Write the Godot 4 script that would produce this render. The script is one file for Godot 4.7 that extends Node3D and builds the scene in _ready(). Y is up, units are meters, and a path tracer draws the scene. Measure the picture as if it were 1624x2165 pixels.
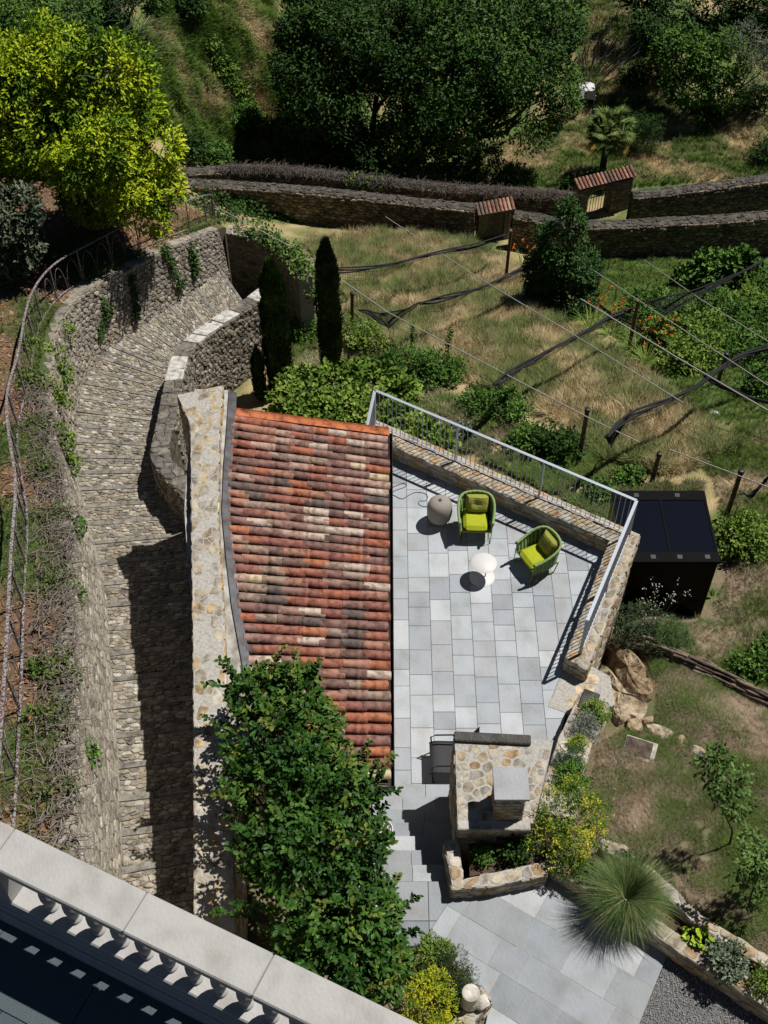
extends Node3D
# A terrace garden on a hillside, seen from a house above: y is up, metres, the terrace floor is y = 0.

var rng := RandomNumberGenerator.new()
var noise := FastNoiseLite.new()
var noise2 := FastNoiseLite.new()
var M := {}
var names := {}
const SUN := Vector3(-0.456, -1.0, 0.259)

# ------------------------------------------------------------------ mesh builder
class MB:
	var v := PackedVector3Array()
	var n := PackedVector3Array()
	var c := PackedColorArray()
	func tri(a: Vector3, b: Vector3, d: Vector3, col: Color, out: Vector3) -> void:
		var nn := (b - a).cross(d - a)
		if nn.dot(out) < 0.0:
			nn = -nn
			v.push_back(a); v.push_back(b); v.push_back(d)
		else:
			v.push_back(a); v.push_back(d); v.push_back(b)
		nn = nn.normalized()
		n.push_back(nn); n.push_back(nn); n.push_back(nn)
		c.push_back(col); c.push_back(col); c.push_back(col)
	func quad(a: Vector3, b: Vector3, d: Vector3, e: Vector3, col: Color, out: Vector3) -> void:
		tri(a, b, d, col, out); tri(a, d, e, col, out)
	func tris(a: Vector3, b: Vector3, d: Vector3, na: Vector3, nb: Vector3, nd: Vector3, col: Color) -> void:
		var nn := (b - a).cross(d - a)
		if nn.dot(na + nb + nd) < 0.0:
			v.push_back(a); v.push_back(b); v.push_back(d)
			n.push_back(na); n.push_back(nb); n.push_back(nd)
		else:
			v.push_back(a); v.push_back(d); v.push_back(b)
			n.push_back(na); n.push_back(nd); n.push_back(nb)
		c.push_back(col); c.push_back(col); c.push_back(col)
	func tric(a: Vector3, b: Vector3, d: Vector3, na: Vector3, nb: Vector3, nd: Vector3, ca: Color, cb: Color, cd: Color) -> void:
		var nn := (b - a).cross(d - a)
		if nn.dot(na + nb + nd) < 0.0:
			v.push_back(a); v.push_back(b); v.push_back(d)
			n.push_back(na); n.push_back(nb); n.push_back(nd)
			c.push_back(ca); c.push_back(cb); c.push_back(cd)
		else:
			v.push_back(a); v.push_back(d); v.push_back(b)
			n.push_back(na); n.push_back(nd); n.push_back(nb)
			c.push_back(ca); c.push_back(cd); c.push_back(cb)
	# a box in the frame x (size.x), y (size.y), z (size.z), centre at t.origin, with chamfered edges
	func box(t: Transform3D, s: Vector3, col := Color.WHITE, bev := 0.0) -> void:
		var h := s * 0.5
		var o := t.origin
		var B := [t.basis.x.normalized(), t.basis.y.normalized(), t.basis.z.normalized()]
		var b: float = min(bev, min(h.x, min(h.y, h.z)) * 0.9)
		var hh := [h.x, h.y, h.z]
		for ax in 3:
			var u: int = (ax + 1) % 3
			var w: int = (ax + 2) % 3
			for sg in [-1.0, 1.0]:
				var cc: Vector3 = o + B[ax] * hh[ax] * sg
				var du: Vector3 = B[u] * (hh[u] - b)
				var dw: Vector3 = B[w] * (hh[w] - b)
				quad(cc - du - dw, cc + du - dw, cc + du + dw, cc - du + dw, col, B[ax] * sg)
		if b > 0.0:
			for ax in 3:
				var u: int = (ax + 1) % 3
				var w: int = (ax + 2) % 3
				var da: Vector3 = B[ax] * (hh[ax] - b)
				for su in [-1.0, 1.0]:
					for sw in [-1.0, 1.0]:
						var p: Vector3 = o + B[u] * hh[u] * su + B[w] * (hh[w] - b) * sw
						var q: Vector3 = o + B[u] * (hh[u] - b) * su + B[w] * hh[w] * sw
						quad(p - da, p + da, q + da, q - da, col, B[u] * su + B[w] * sw)
			for sx in [-1.0, 1.0]:
				for sy in [-1.0, 1.0]:
					for sz in [-1.0, 1.0]:
						var X: Vector3 = B[0] * sx
						var Y: Vector3 = B[1] * sy
						var Z: Vector3 = B[2] * sz
						tri(o + X * h.x + Y * (h.y - b) + Z * (h.z - b), o + X * (h.x - b) + Y * h.y + Z * (h.z - b), o + X * (h.x - b) + Y * (h.y - b) + Z * h.z, col, X + Y + Z)
	func bar(a: Vector3, b: Vector3, w: float, hgt: float, col := Color.WHITE, bev := 0.0, upv := Vector3.UP) -> void:
		var d := b - a
		var x := d.normalized()
		var zz := x.cross(upv)
		if zz.length() < 0.01:
			zz = x.cross(Vector3.RIGHT)
		zz = zz.normalized()
		var y := zz.cross(x)
		box(Transform3D(Basis(x, y, zz), (a + b) * 0.5), Vector3(d.length(), hgt, w), col, bev)
	func tube(path: Array, r0: float, r1: float, col := Color.WHITE, seg := 6, cap := true) -> void:
		var np := path.size()
		var prev: Array = []
		var pn: Array = []
		var ref := Vector3(0.31, 0.9, 0.27).normalized()
		for i in np:
			var p: Vector3 = path[i]
			var d: Vector3 = (path[min(i + 1, np - 1)] - path[max(i - 1, 0)])
			d = d.normalized()
			var x := d.cross(ref)
			if x.length() < 0.05:
				x = d.cross(Vector3.RIGHT)
			x = x.normalized()
			var y := x.cross(d)
			var r := lerpf(r0, r1, float(i) / float(max(np - 1, 1)))
			var ring: Array = []
			var rn: Array = []
			for k in seg:
				var a := TAU * k / seg
				var e := x * cos(a) + y * sin(a)
				ring.push_back(p + e * r); rn.push_back(e)
			if i > 0:
				for k in seg:
					var k2 := (k + 1) % seg
					tris(prev[k], prev[k2], ring[k2], pn[k], pn[k2], rn[k2], col)
					tris(prev[k], ring[k2], ring[k], pn[k], rn[k2], rn[k], col)
			if cap and (i == 0 or i == np - 1):
				var od := -d if i == 0 else d
				for k in seg:
					tri(p, ring[k], ring[(k + 1) % seg], col, od)
			prev = ring; pn = rn
	# profile: Array of Vector2(radius, height), turned about the axis t.basis.y
	func lathe(t: Transform3D, prof: Array, seg := 24, col := Color.WHITE) -> void:
		var np := prof.size()
		for i in np - 1:
			var a: Vector2 = prof[i]
			var b: Vector2 = prof[i + 1]
			var tn := Vector2(b.y - a.y, a.x - b.x).normalized()
			var na := tn
			var nb := tn
			if i > 0:
				var z: Vector2 = prof[i - 1]
				var t0 := Vector2(a.y - z.y, z.x - a.x).normalized()
				if t0.dot(tn) > 0.5: na = (t0 + tn).normalized()
			if i < np - 2:
				var z2: Vector2 = prof[i + 2]
				var t1 := Vector2(z2.y - b.y, b.x - z2.x).normalized()
				if t1.dot(tn) > 0.5: nb = (t1 + tn).normalized()
			for k in seg:
				var a0 := TAU * k / seg
				var a1 := TAU * (k + 1) / seg
				var e0 := Vector3(cos(a0), 0, sin(a0))
				var e1 := Vector3(cos(a1), 0, sin(a1))
				var p0 := t * (e0 * a.x + Vector3.UP * a.y)
				var p1 := t * (e1 * a.x + Vector3.UP * a.y)
				var q0 := t * (e0 * b.x + Vector3.UP * b.y)
				var q1 := t * (e1 * b.x + Vector3.UP * b.y)
				var n00 := (t.basis * (e0 * na.x + Vector3.UP * na.y)).normalized()
				var n01 := (t.basis * (e1 * na.x + Vector3.UP * na.y)).normalized()
				var n10 := (t.basis * (e0 * nb.x + Vector3.UP * nb.y)).normalized()
				var n11 := (t.basis * (e1 * nb.x + Vector3.UP * nb.y)).normalized()
				if a.x > 0.0001: tris(p0, p1, q1, n00, n01, n11, col)
				if b.x > 0.0001: tris(p0, q1, q0, n00, n11, n10, col)
	# flat polygon (x, z) from y0 up to y1, with a small chamfer round the top
	func slab(pl: PackedVector2Array, y0: float, y1: float, col := Color.WHITE, bev := 0.004, sides := true) -> void:
		var m := pl.size()
		var cen := Vector2.ZERO
		for p in pl: cen += p
		cen /= m
		var top := PackedVector2Array()
		for p in pl:
			var d := cen - p
			top.push_back(p + d.normalized() * min(bev * 1.3, d.length() * 0.5))
		var idx := Geometry2D.triangulate_polygon(top)
		for i in range(0, idx.size(), 3):
			var a := top[idx[i]]
			var b := top[idx[i + 1]]
			var d := top[idx[i + 2]]
			tri(Vector3(a.x, y1, a.y), Vector3(b.x, y1, b.y), Vector3(d.x, y1, d.y), col, Vector3.UP)
		for i in m:
			var j := (i + 1) % m
			var e := pl[j] - pl[i]
			var o := Vector3(e.y, 0, -e.x)
			var mid := (pl[i] + pl[j]) * 0.5 - cen
			if o.x * mid.x + o.z * mid.y < 0: o = -o
			quad(Vector3(top[i].x, y1, top[i].y), Vector3(top[j].x, y1, top[j].y), Vector3(pl[j].x, y1 - bev, pl[j].y), Vector3(pl[i].x, y1 - bev, pl[i].y), col, o.normalized() + Vector3.UP)
			if sides:
				quad(Vector3(pl[i].x, y1 - bev, pl[i].y), Vector3(pl[j].x, y1 - bev, pl[j].y), Vector3(pl[j].x, y0, pl[j].y), Vector3(pl[i].x, y0, pl[i].y), col, o)
	func mesh(m: Material) -> ArrayMesh:
		var am := ArrayMesh.new()
		if v.is_empty(): return am
		var arr := []
		arr.resize(Mesh.ARRAY_MAX)
		arr[Mesh.ARRAY_VERTEX] = v
		arr[Mesh.ARRAY_NORMAL] = n
		arr[Mesh.ARRAY_COLOR] = c
		am.add_surface_from_arrays(Mesh.PRIMITIVE_TRIANGLES, arr)
		am.surface_set_material(0, m)
		return am

# ------------------------------------------------------------------ naming and tagging
func numbered(called: String) -> String:
	if not names.has(called):
		names[called] = 0
		return called
	names[called] += 1
	return "%s_%03d" % [called, names[called]]

func thing(called: String, label: String, category: String, at := Vector3.ZERO, group := "") -> Node3D:
	var o := Node3D.new()
	o.name = numbered(called)
	add_child(o)
	o.position = at
	o.set_meta("label", label)
	o.set_meta("category", category)
	if group: o.set_meta("group", group)
	return o

func struct(called: String, label := "") -> Node3D:
	var o := Node3D.new()
	o.name = numbered(called)
	add_child(o)
	o.set_meta("kind", "structure")
	if label: o.set_meta("label", label)
	return o

# commit a builder as one named part; vertices are in world space, the part sits in its parent's space
func part(called: String, mb: MB, m: Material, parent: Node3D, kind := "") -> MeshInstance3D:
	var o := MeshInstance3D.new()
	o.mesh = mb.mesh(m)
	o.name = called
	parent.add_child(o, true)
	var t := Vector3.ZERO
	var p: Node = parent
	while p != self and p is Node3D:
		t += p.position
		p = p.get_parent()
	o.position = -t
	if kind: o.set_meta("kind", kind)
	return o

func inst(called: String, mesh: Mesh, t: Transform3D, parent: Node3D) -> MeshInstance3D:
	var o := MeshInstance3D.new()
	o.mesh = mesh
	o.name = called
	parent.add_child(o, true)
	o.transform = Transform3D(t.basis, t.origin - parent.position)
	return o

func many(called: String, mesh: Mesh, xf: Array, cols: Array, parent: Node3D) -> MultiMeshInstance3D:
	var mm := MultiMesh.new()
	mm.transform_format = MultiMesh.TRANSFORM_3D
	mm.use_colors = not cols.is_empty()
	mm.mesh = mesh
	mm.instance_count = xf.size()
	for i in xf.size():
		mm.set_instance_transform(i, xf[i])
		if not cols.is_empty(): mm.set_instance_color(i, cols[i])
	var o := MultiMeshInstance3D.new()
	o.multimesh = mm
	o.name = called
	parent.add_child(o, true)
	o.position = -parent.position
	o.set_meta("kind", "stuff")
	return o

# ------------------------------------------------------------------ materials
func noise_tex(seed: int, freq: float, stops: Array, oct := 4, normal := false, bump := 4.0, size := 256) -> NoiseTexture2D:
	var fn := FastNoiseLite.new()
	fn.noise_type = FastNoiseLite.TYPE_SIMPLEX_SMOOTH
	fn.seed = seed
	fn.frequency = freq
	fn.fractal_octaves = oct
	var t := NoiseTexture2D.new()
	t.width = size
	t.height = size
	t.seamless = true
	t.noise = fn
	if normal:
		t.as_normal_map = true
		t.bump_strength = bump
	else:
		var g := Gradient.new()
		var off := PackedFloat32Array()
		var cols := PackedColorArray()
		for s in stops:
			off.push_back(s[0]); cols.push_back(s[1])
		g.offsets = off
		g.colors = cols
		t.color_ramp = g
	return t

func grey(a: float) -> Color: return Color(a, a, a)
func lin(r: float, g: float, b: float) -> Color: return Color(r, g, b).linear_to_srgb()

# a material: linear base colour (or the vertex colours), a grain texture mapped in the world, a relief
func mat(base: Color, rough: float, grain: Texture2D = null, relief: Texture2D = null, scl := 1.0, nscl := 0.6, vcol := false) -> StandardMaterial3D:
	var m := StandardMaterial3D.new()
	m.albedo_color = base.linear_to_srgb()
	m.roughness = rough
	m.metallic_specular = 0.4
	m.vertex_color_use_as_albedo = vcol
	if grain or relief:
		m.uv1_triplanar = true
		m.uv1_world_triplanar = true
		m.uv1_scale = Vector3.ONE * scl
	if grain: m.albedo_texture = grain
	if relief:
		m.normal_enabled = true
		m.normal_texture = relief
		m.normal_scale = nscl
	return m

func leafmat(trans := 0.5, rough := 0.55) -> StandardMaterial3D:
	var m := StandardMaterial3D.new()
	m.vertex_color_use_as_albedo = true
	m.roughness = rough
	m.metallic_specular = 0.25
	m.cull_mode = BaseMaterial3D.CULL_DISABLED
	if trans > 0.45:
		m.backlight_enabled = true
		m.backlight = Color(0.25 * trans, 0.32 * trans, 0.06 * trans)
	return m

# ------------------------------------------------------------------ stones: a surface cut into uneven cells
func cells(U: float, V: float, cu: float, cv: float, jit: float) -> Array:
	var nx: int = max(1, roundi(U / cu))
	var ny: int = max(1, roundi(V / cv))
	var su := U / nx
	var sv := V / ny
	var asp := su / sv
	var pts := []
	for j in range(-2, ny + 2):
		var row := PackedVector2Array()
		for i in range(-3, nx + 3):
			row.push_back(Vector2((i + 0.5 + (0.5 if j % 2 != 0 else 0.0) + rng.randf_range(-jit, jit)) * su, (j + 0.5 + rng.randf_range(-jit, jit)) * sv))
		pts.push_back(row)
	var out := []
	for j in range(2, ny + 2):
		for i in range(2, nx + 4):
			var p: Vector2 = pts[j][i]
			if p.x < -su * 0.4 or p.x > U + su * 0.4: continue
			var lo := Vector2(max(0.0, p.x - su * 1.6), max(0.0, p.y - sv * 1.6))
			var hi := Vector2(min(U, p.x + su * 1.6), min(V, p.y + sv * 1.6))
			if lo.x >= hi.x or lo.y >= hi.y: continue
			var pl := PackedVector2Array([lo, Vector2(hi.x, lo.y), hi, Vector2(lo.x, hi.y)])
			for dj in range(-2, 3):
				if pl.size() < 3: break
				if j + dj < 0 or j + dj >= pts.size(): continue
				for di in range(-2, 3):
					if (di == 0 and dj == 0) or i + di < 0 or i + di >= pts[0].size(): continue
					var q: Vector2 = pts[j + dj][i + di]
					var mid := (p + q) * 0.5
					# distances measured with the cells' own proportions
					var d := Vector2((q.x - p.x) / (asp * asp), q.y - p.y)
					var res := PackedVector2Array()
					var m := pl.size()
					for k in m:
						var a := pl[k]
						var b := pl[(k + 1) % m]
						var da := (a - mid).dot(d)
						var db := (b - mid).dot(d)
						if da <= 0.0: res.push_back(a)
						if (da < 0.0 and db > 0.0) or (da > 0.0 and db < 0.0):
							res.push_back(a.lerp(b, da / (da - db)))
					pl = res
					if pl.size() < 3: break
			if pl.size() >= 3: out.push_back(pl)
	return out

# one stone over a cell; map.call(u, v, h) gives the point h metres out of the surface
func stone(mb: MB, pl: PackedVector2Array, map: Callable, gap: float, hgt: float, col: Color, rnd := true, deep := 0.03) -> bool:
	var cen := Vector2.ZERO
	for p in pl: cen += p
	cen /= pl.size()
	var q := PackedVector2Array()
	for p in pl:
		var d := cen - p
		var l := d.length()
		if l < gap * 1.4: return false
		q.push_back(p + d / l * gap)
	if rnd:
		var r := PackedVector2Array()
		for i in q.size():
			var a := q[i]
			var b := q[(i + 1) % q.size()]
			if a.distance_to(b) < 0.006:
				r.push_back((a + b) * 0.5); continue
			r.push_back(a.lerp(b, 0.22)); r.push_back(a.lerp(b, 0.78))
		q = r
	var m := q.size()
	if m < 3: return false
	var c0: Vector3 = map.call(cen.x, cen.y, 0.0)
	var tilt := Vector2(rng.randf_range(-1, 1), rng.randf_range(-1, 1)) * hgt * 1.2
	var base := []
	var mid := []
	var top := []
	for p in q:
		var e := p - cen
		var hh := hgt + e.dot(tilt) * 2.0 + rng.randf_range(-0.12, 0.12) * hgt
		base.push_back(map.call(p.x, p.y, -deep))
		mid.push_back(map.call(p.x, p.y, hh * 0.6))
		var w := cen + e * 0.8
		top.push_back(map.call(w.x, w.y, hh))
	var ct: Vector3 = map.call(cen.x, cen.y, hgt * 1.06)
	var up := (ct - c0).normalized()
	for i in m:
		var j := (i + 1) % m
		var o: Vector3 = (base[i] + base[j]) * 0.5 - c0
		mb.quad(base[i], base[j], mid[j], mid[i], col, o)
		mb.quad(mid[i], mid[j], top[j], top[i], col, o.normalized() + up)
		mb.tri(top[i], top[j], ct, col, up)
	return true

func pick(pal: Array) -> Color:
	var a: Color = pal[rng.randi() % pal.size()]
	var k := rng.randf_range(0.82, 1.15)
	return Color(a.r * k, a.g * k, a.b * k)

# stones over a patch; the first 'own' of them are parts, the rest one joined part
func lay(parent: Node3D, called: String, pls: Array, map: Callable, gap: float, hgt: float, pal: Array, m: Material, own := 300, deep := 0.03, rnd := true, keep = null) -> int:
	var rest := MB.new()
	var used := 0
	for pl in pls:
		if keep != null and not keep.call(pl): continue
		var k := rng.randf_range(0.5, 1.35)
		if used < own:
			var mb := MB.new()
			if stone(mb, pl, map, gap * rng.randf_range(0.7, 1.4), hgt * k, pick(pal), rnd, deep):
				part(called, mb, m, parent)
				used += 1
		else:
			stone(rest, pl, map, gap * rng.randf_range(0.7, 1.4), hgt * k, pick(pal), rnd, deep)
	if rest.v.size() > 0:
		part(called + "_rest", rest, m, parent, "stuff")
	return used

# ------------------------------------------------------------------ paths
func along(path: Array, s: float) -> Vector3:
	for i in path.size() - 1:
		var l: float = path[i].distance_to(path[i + 1])
		if s <= l or i == path.size() - 2:
			return path[i].lerp(path[i + 1], s / max(l, 0.0001))
		s -= l
	return path[-1]

func plen(path: Array) -> float:
	var s := 0.0
	for i in path.size() - 1: s += path[i].distance_to(path[i + 1])
	return s

func smooth(path: Array, times := 2) -> Array:
	var p := path
	for t in times:
		var r := [p[0]]
		for i in p.size() - 1:
			r.push_back(p[i].lerp(p[i + 1], 0.25)); r.push_back(p[i].lerp(p[i + 1], 0.75))
		r.push_back(p[-1])
		p = r
	return p

func sag(a: Vector3, b: Vector3, d: float, k := 12) -> Array:
	var r := []
	for i in k + 1:
		var t := float(i) / k
		r.push_back(a.lerp(b, t) + Vector3.DOWN * d * 4.0 * t * (1.0 - t))
	return r

# ------------------------------------------------------------------ ground
const TERR := [Vector3(4.42, -10.70, 2.2188), Vector3(3.86, -10.86, -4.2085), Vector3(5.59, -11.10, 0.4723), Vector3(6.44, -10.58, -0.1693), Vector3(4.15, -9.29, 0.0184), Vector3(5.25, -9.01, 0.4730), Vector3(6.13, -8.97, -0.4384), Vector3(4.26, -8.01, -0.7423), Vector3(5.34, -7.61, 2.3843), Vector3(5.59, -6.82, -1.9893), Vector3(4.82, -7.26, -2.3595), Vector3(5.25, -12.71, -2.0167), Vector3(6.30, -11.86, 0.1019), Vector3(6.91, -11.48, -0.2715), Vector3(4.94, -14.16, -6.9493), Vector3(6.16, -13.28, 1.8031), Vector3(7.27, -12.48, 0.0883), Vector3(6.77, -15.17, 1.4340), Vector3(7.75, -15.17, -0.6826), Vector3(8.03, -17.58, -0.0282), Vector3(9.41, -20.30, -0.1316), Vector3(7.99, -18.57, 0.0115), Vector3(4.84, -20.82, -0.0188), Vector3(3.46, -21.48, -0.1485), Vector3(5.55, -19.38, 0.0952), Vector3(1.72, -22.81, -0.0821), Vector3(-0.81, -24.13, -0.0634), Vector3(-3.33, -24.62, 0.0581), Vector3(7.15, -21.76, 0.0894), Vector3(10.08, -23.56, -0.0057), Vector3(5.32, -26.11, 0.0416), Vector3(2.68, -27.67, -0.0212), Vector3(-0.18, -29.54, 0.0860), Vector3(-2.56, -29.54, -0.2004), Vector3(-1.54, -26.30, -0.0328), Vector3(7.56, -28.55, 0.0073), Vector3(9.89, -27.79, 0.0157), Vector3(12.22, -29.55, -0.0700), Vector3(1.49, -34.72, -0.0450), Vector3(4.83, -34.19, -0.0402), Vector3(10.53, -36.82, 0.0048), Vector3(14.11, -36.82, -0.1325), Vector3(-3.09, -40.66, 0.1031), Vector3(-0.24, -41.92, -0.0573), Vector3(3.68, -41.55, -0.0025), Vector3(5.59, -40.92, 0.0545), Vector3(9.47, -40.71, 0.1196), Vector3(15.30, -40.71, 0.1271), Vector3(-5.43, -39.94, -0.1068), Vector3(-7.47, -46.37, 1.0395), Vector3(-2.39, -47.79, 0.0115), Vector3(4.01, -47.35, -0.0137), Vector3(10.47, -48.16, -0.0861), Vector3(16.80, -47.86, -0.0031), Vector3(9.63, -53.49, 0.1622), Vector3(15.53, -53.28, 0.0554), Vector3(18.42, -57.66, 0.0512), Vector3(11.41, -57.66, -0.2000), Vector3(-7.58, -50.18, 1.2036), Vector3(-8.09, -51.37, -1.1433), Vector3(-10.02, -47.66, -1.0199), Vector3(-0.28, -56.75, 0.1613), Vector3(-2.61, -58.55, 0.1371), Vector3(2.00, -13.00, -1.1496), Vector3(2.00, -16.00, -0.9859), Vector3(0.50, -9.00, 0.9511), Vector3(-1.00, -13.00, -0.0084), Vector3(2.00, -7.00, -0.5832), Vector3(3.00, -6.00, -1.0088), Vector3(-1.00, -7.30, -0.8567), Vector3(-1.00, -5.50, 0.2183), Vector3(1.00, -4.00, 0.1900), Vector3(4.00, -4.00, -0.0446), Vector3(7.00, -4.00, -0.6029), Vector3(-4.00, -5.00, 0.0827), Vector3(-3.40, -9.00, 0.0152), Vector3(-4.40, -14.00, -0.2286), Vector3(-5.00, -18.00, -0.3908), Vector3(-6.00, -22.00, 0.0365), Vector3(-5.50, -26.00, -0.0424), Vector3(-4.20, -29.00, 0.1638), Vector3(-1.50, -17.50, 1.0578), Vector3(14.00, -8.00, -0.0487), Vector3(4.40, -6.40, 1.6623), Vector3(5.20, -5.80, 0.2968), Vector3(6.20, -5.20, 1.1931), Vector3(3.40, -5.50, 0.4026), Vector3(5.00, -4.60, -0.2161), Vector3(3.00, -7.00, 0.5763), Vector3(3.60, -6.90, 0.4387), Vector3(16.00, -16.00, -0.0254), Vector3(18.00, -25.00, -0.0476), Vector3(20.00, -36.00, 0.1445), Vector3(-12.00, -10.00, 0.1382), Vector3(-12.00, -20.00, 0.0473), Vector3(-14.00, -30.00, -0.0109), Vector3(-16.00, -42.00, 0.1473), Vector3(-14.00, -60.00, -0.2984), Vector3(20.00, -60.00, -0.1661), Vector3(0.00, -72.00, 0.0242), Vector3(4.30, -14.00, 7.5638), Vector3(3.00, -11.20, 2.2150)]
func ga(x: float, z: float) -> float:
	var s := 2.824 + -0.138 * x + 0.115 * z
	for p in TERR:
		var dx: float = p.x - x
		var dz: float = p.y - z
		s += p.z * sqrt(dx * dx + dz * dz + 1.44)
	var r := Vector2(x - 3.0, z + 25.0).length()
	if r > 45.0: s = lerpf(s, -9.0, clampf((r - 45.0) / 40.0, 0.0, 1.0))
	return s

# the same, read off a grid kept from building the ground
var gcache := []
func gfast(x: float, z: float) -> float:
	var fx := (x + 16.0) / 0.35
	var fz := (-3.0 - z) / 0.35
	if fx < 0.0 or fz < 0.0 or fx > 95.0 or fz > 115.0 or gcache.is_empty(): return ga(x, z)
	var i := int(fx)
	var j := int(fz)
	fx -= i
	fz -= j
	return lerpf(lerpf(gcache[j][i], gcache[j][i + 1], fx), lerpf(gcache[j + 1][i], gcache[j + 1][i + 1], fx), fz)

func gp(x: float, z: float, dh := 0.0) -> Vector3: return Vector3(x, ga(x, z) + dh, z)

# ------------------------------------------------------------------ the scene
func _ready() -> void:
	rng.seed = 20240611
	noise.seed = 5
	noise.frequency = 0.16
	noise.fractal_octaves = 4
	noise2.seed = 11
	noise2.frequency = 0.55
	noise2.fractal_octaves = 3
	# camera, sky, sun, exposure
	var cam := Camera3D.new()
	cam.name = "camera"
	add_child(cam)
	cam.position = Vector3(0, 19.2, 0)
	cam.rotation_degrees = Vector3(-49.5, 0, 0)
	cam.fov = 45.208
	cam.near = 0.1
	cam.far = 900.0
	cam.current = true
	var we := WorldEnvironment.new()
	we.name = "world_environment"
	var env := Environment.new()
	env.background_mode = Environment.BG_SKY
	var sm := ProceduralSkyMaterial.new()
	sm.sky_top_color = Color(0.28, 0.38, 0.54)
	sm.sky_horizon_color = Color(0.6, 0.66, 0.73)
	sm.ground_horizon_color = Color(0.32, 0.36, 0.34)
	sm.ground_bottom_color = Color(0.12, 0.14, 0.1)
	sm.sky_curve = 0.15
	var sky := Sky.new()
	sky.sky_material = sm
	env.sky = sky
	env.background_energy_multiplier = 0.33
	env.tonemap_mode = Environment.TONE_MAPPER_LINEAR
	env.tonemap_exposure = 1.21
	env.sdfgi_enabled = true
	env.ssao_enabled = true
	env.ssil_enabled = true
	we.environment = env
	add_child(we)
	var sun := DirectionalLight3D.new()
	sun.name = "sun"
	add_child(sun)
	sun.look_at_from_position(Vector3(0, 40, 0), Vector3(0, 40, 0) + SUN, Vector3(0, 0, -1))
	sun.light_energy = 1.6
	sun.light_color = Color(1.0, 0.98, 0.95)
	sun.light_angular_distance = 0.5
	sun.shadow_enabled = true
	materials()
	ground()
	left_bank()
	lane()
	lane_walls()
	outbuilding()
	boundary_wall()
	terrace()
	stairs_and_court()
	planters()
	far_walls()
	balustrade()
	objects()
	garden_objects()
	plants()
	grass()

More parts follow.
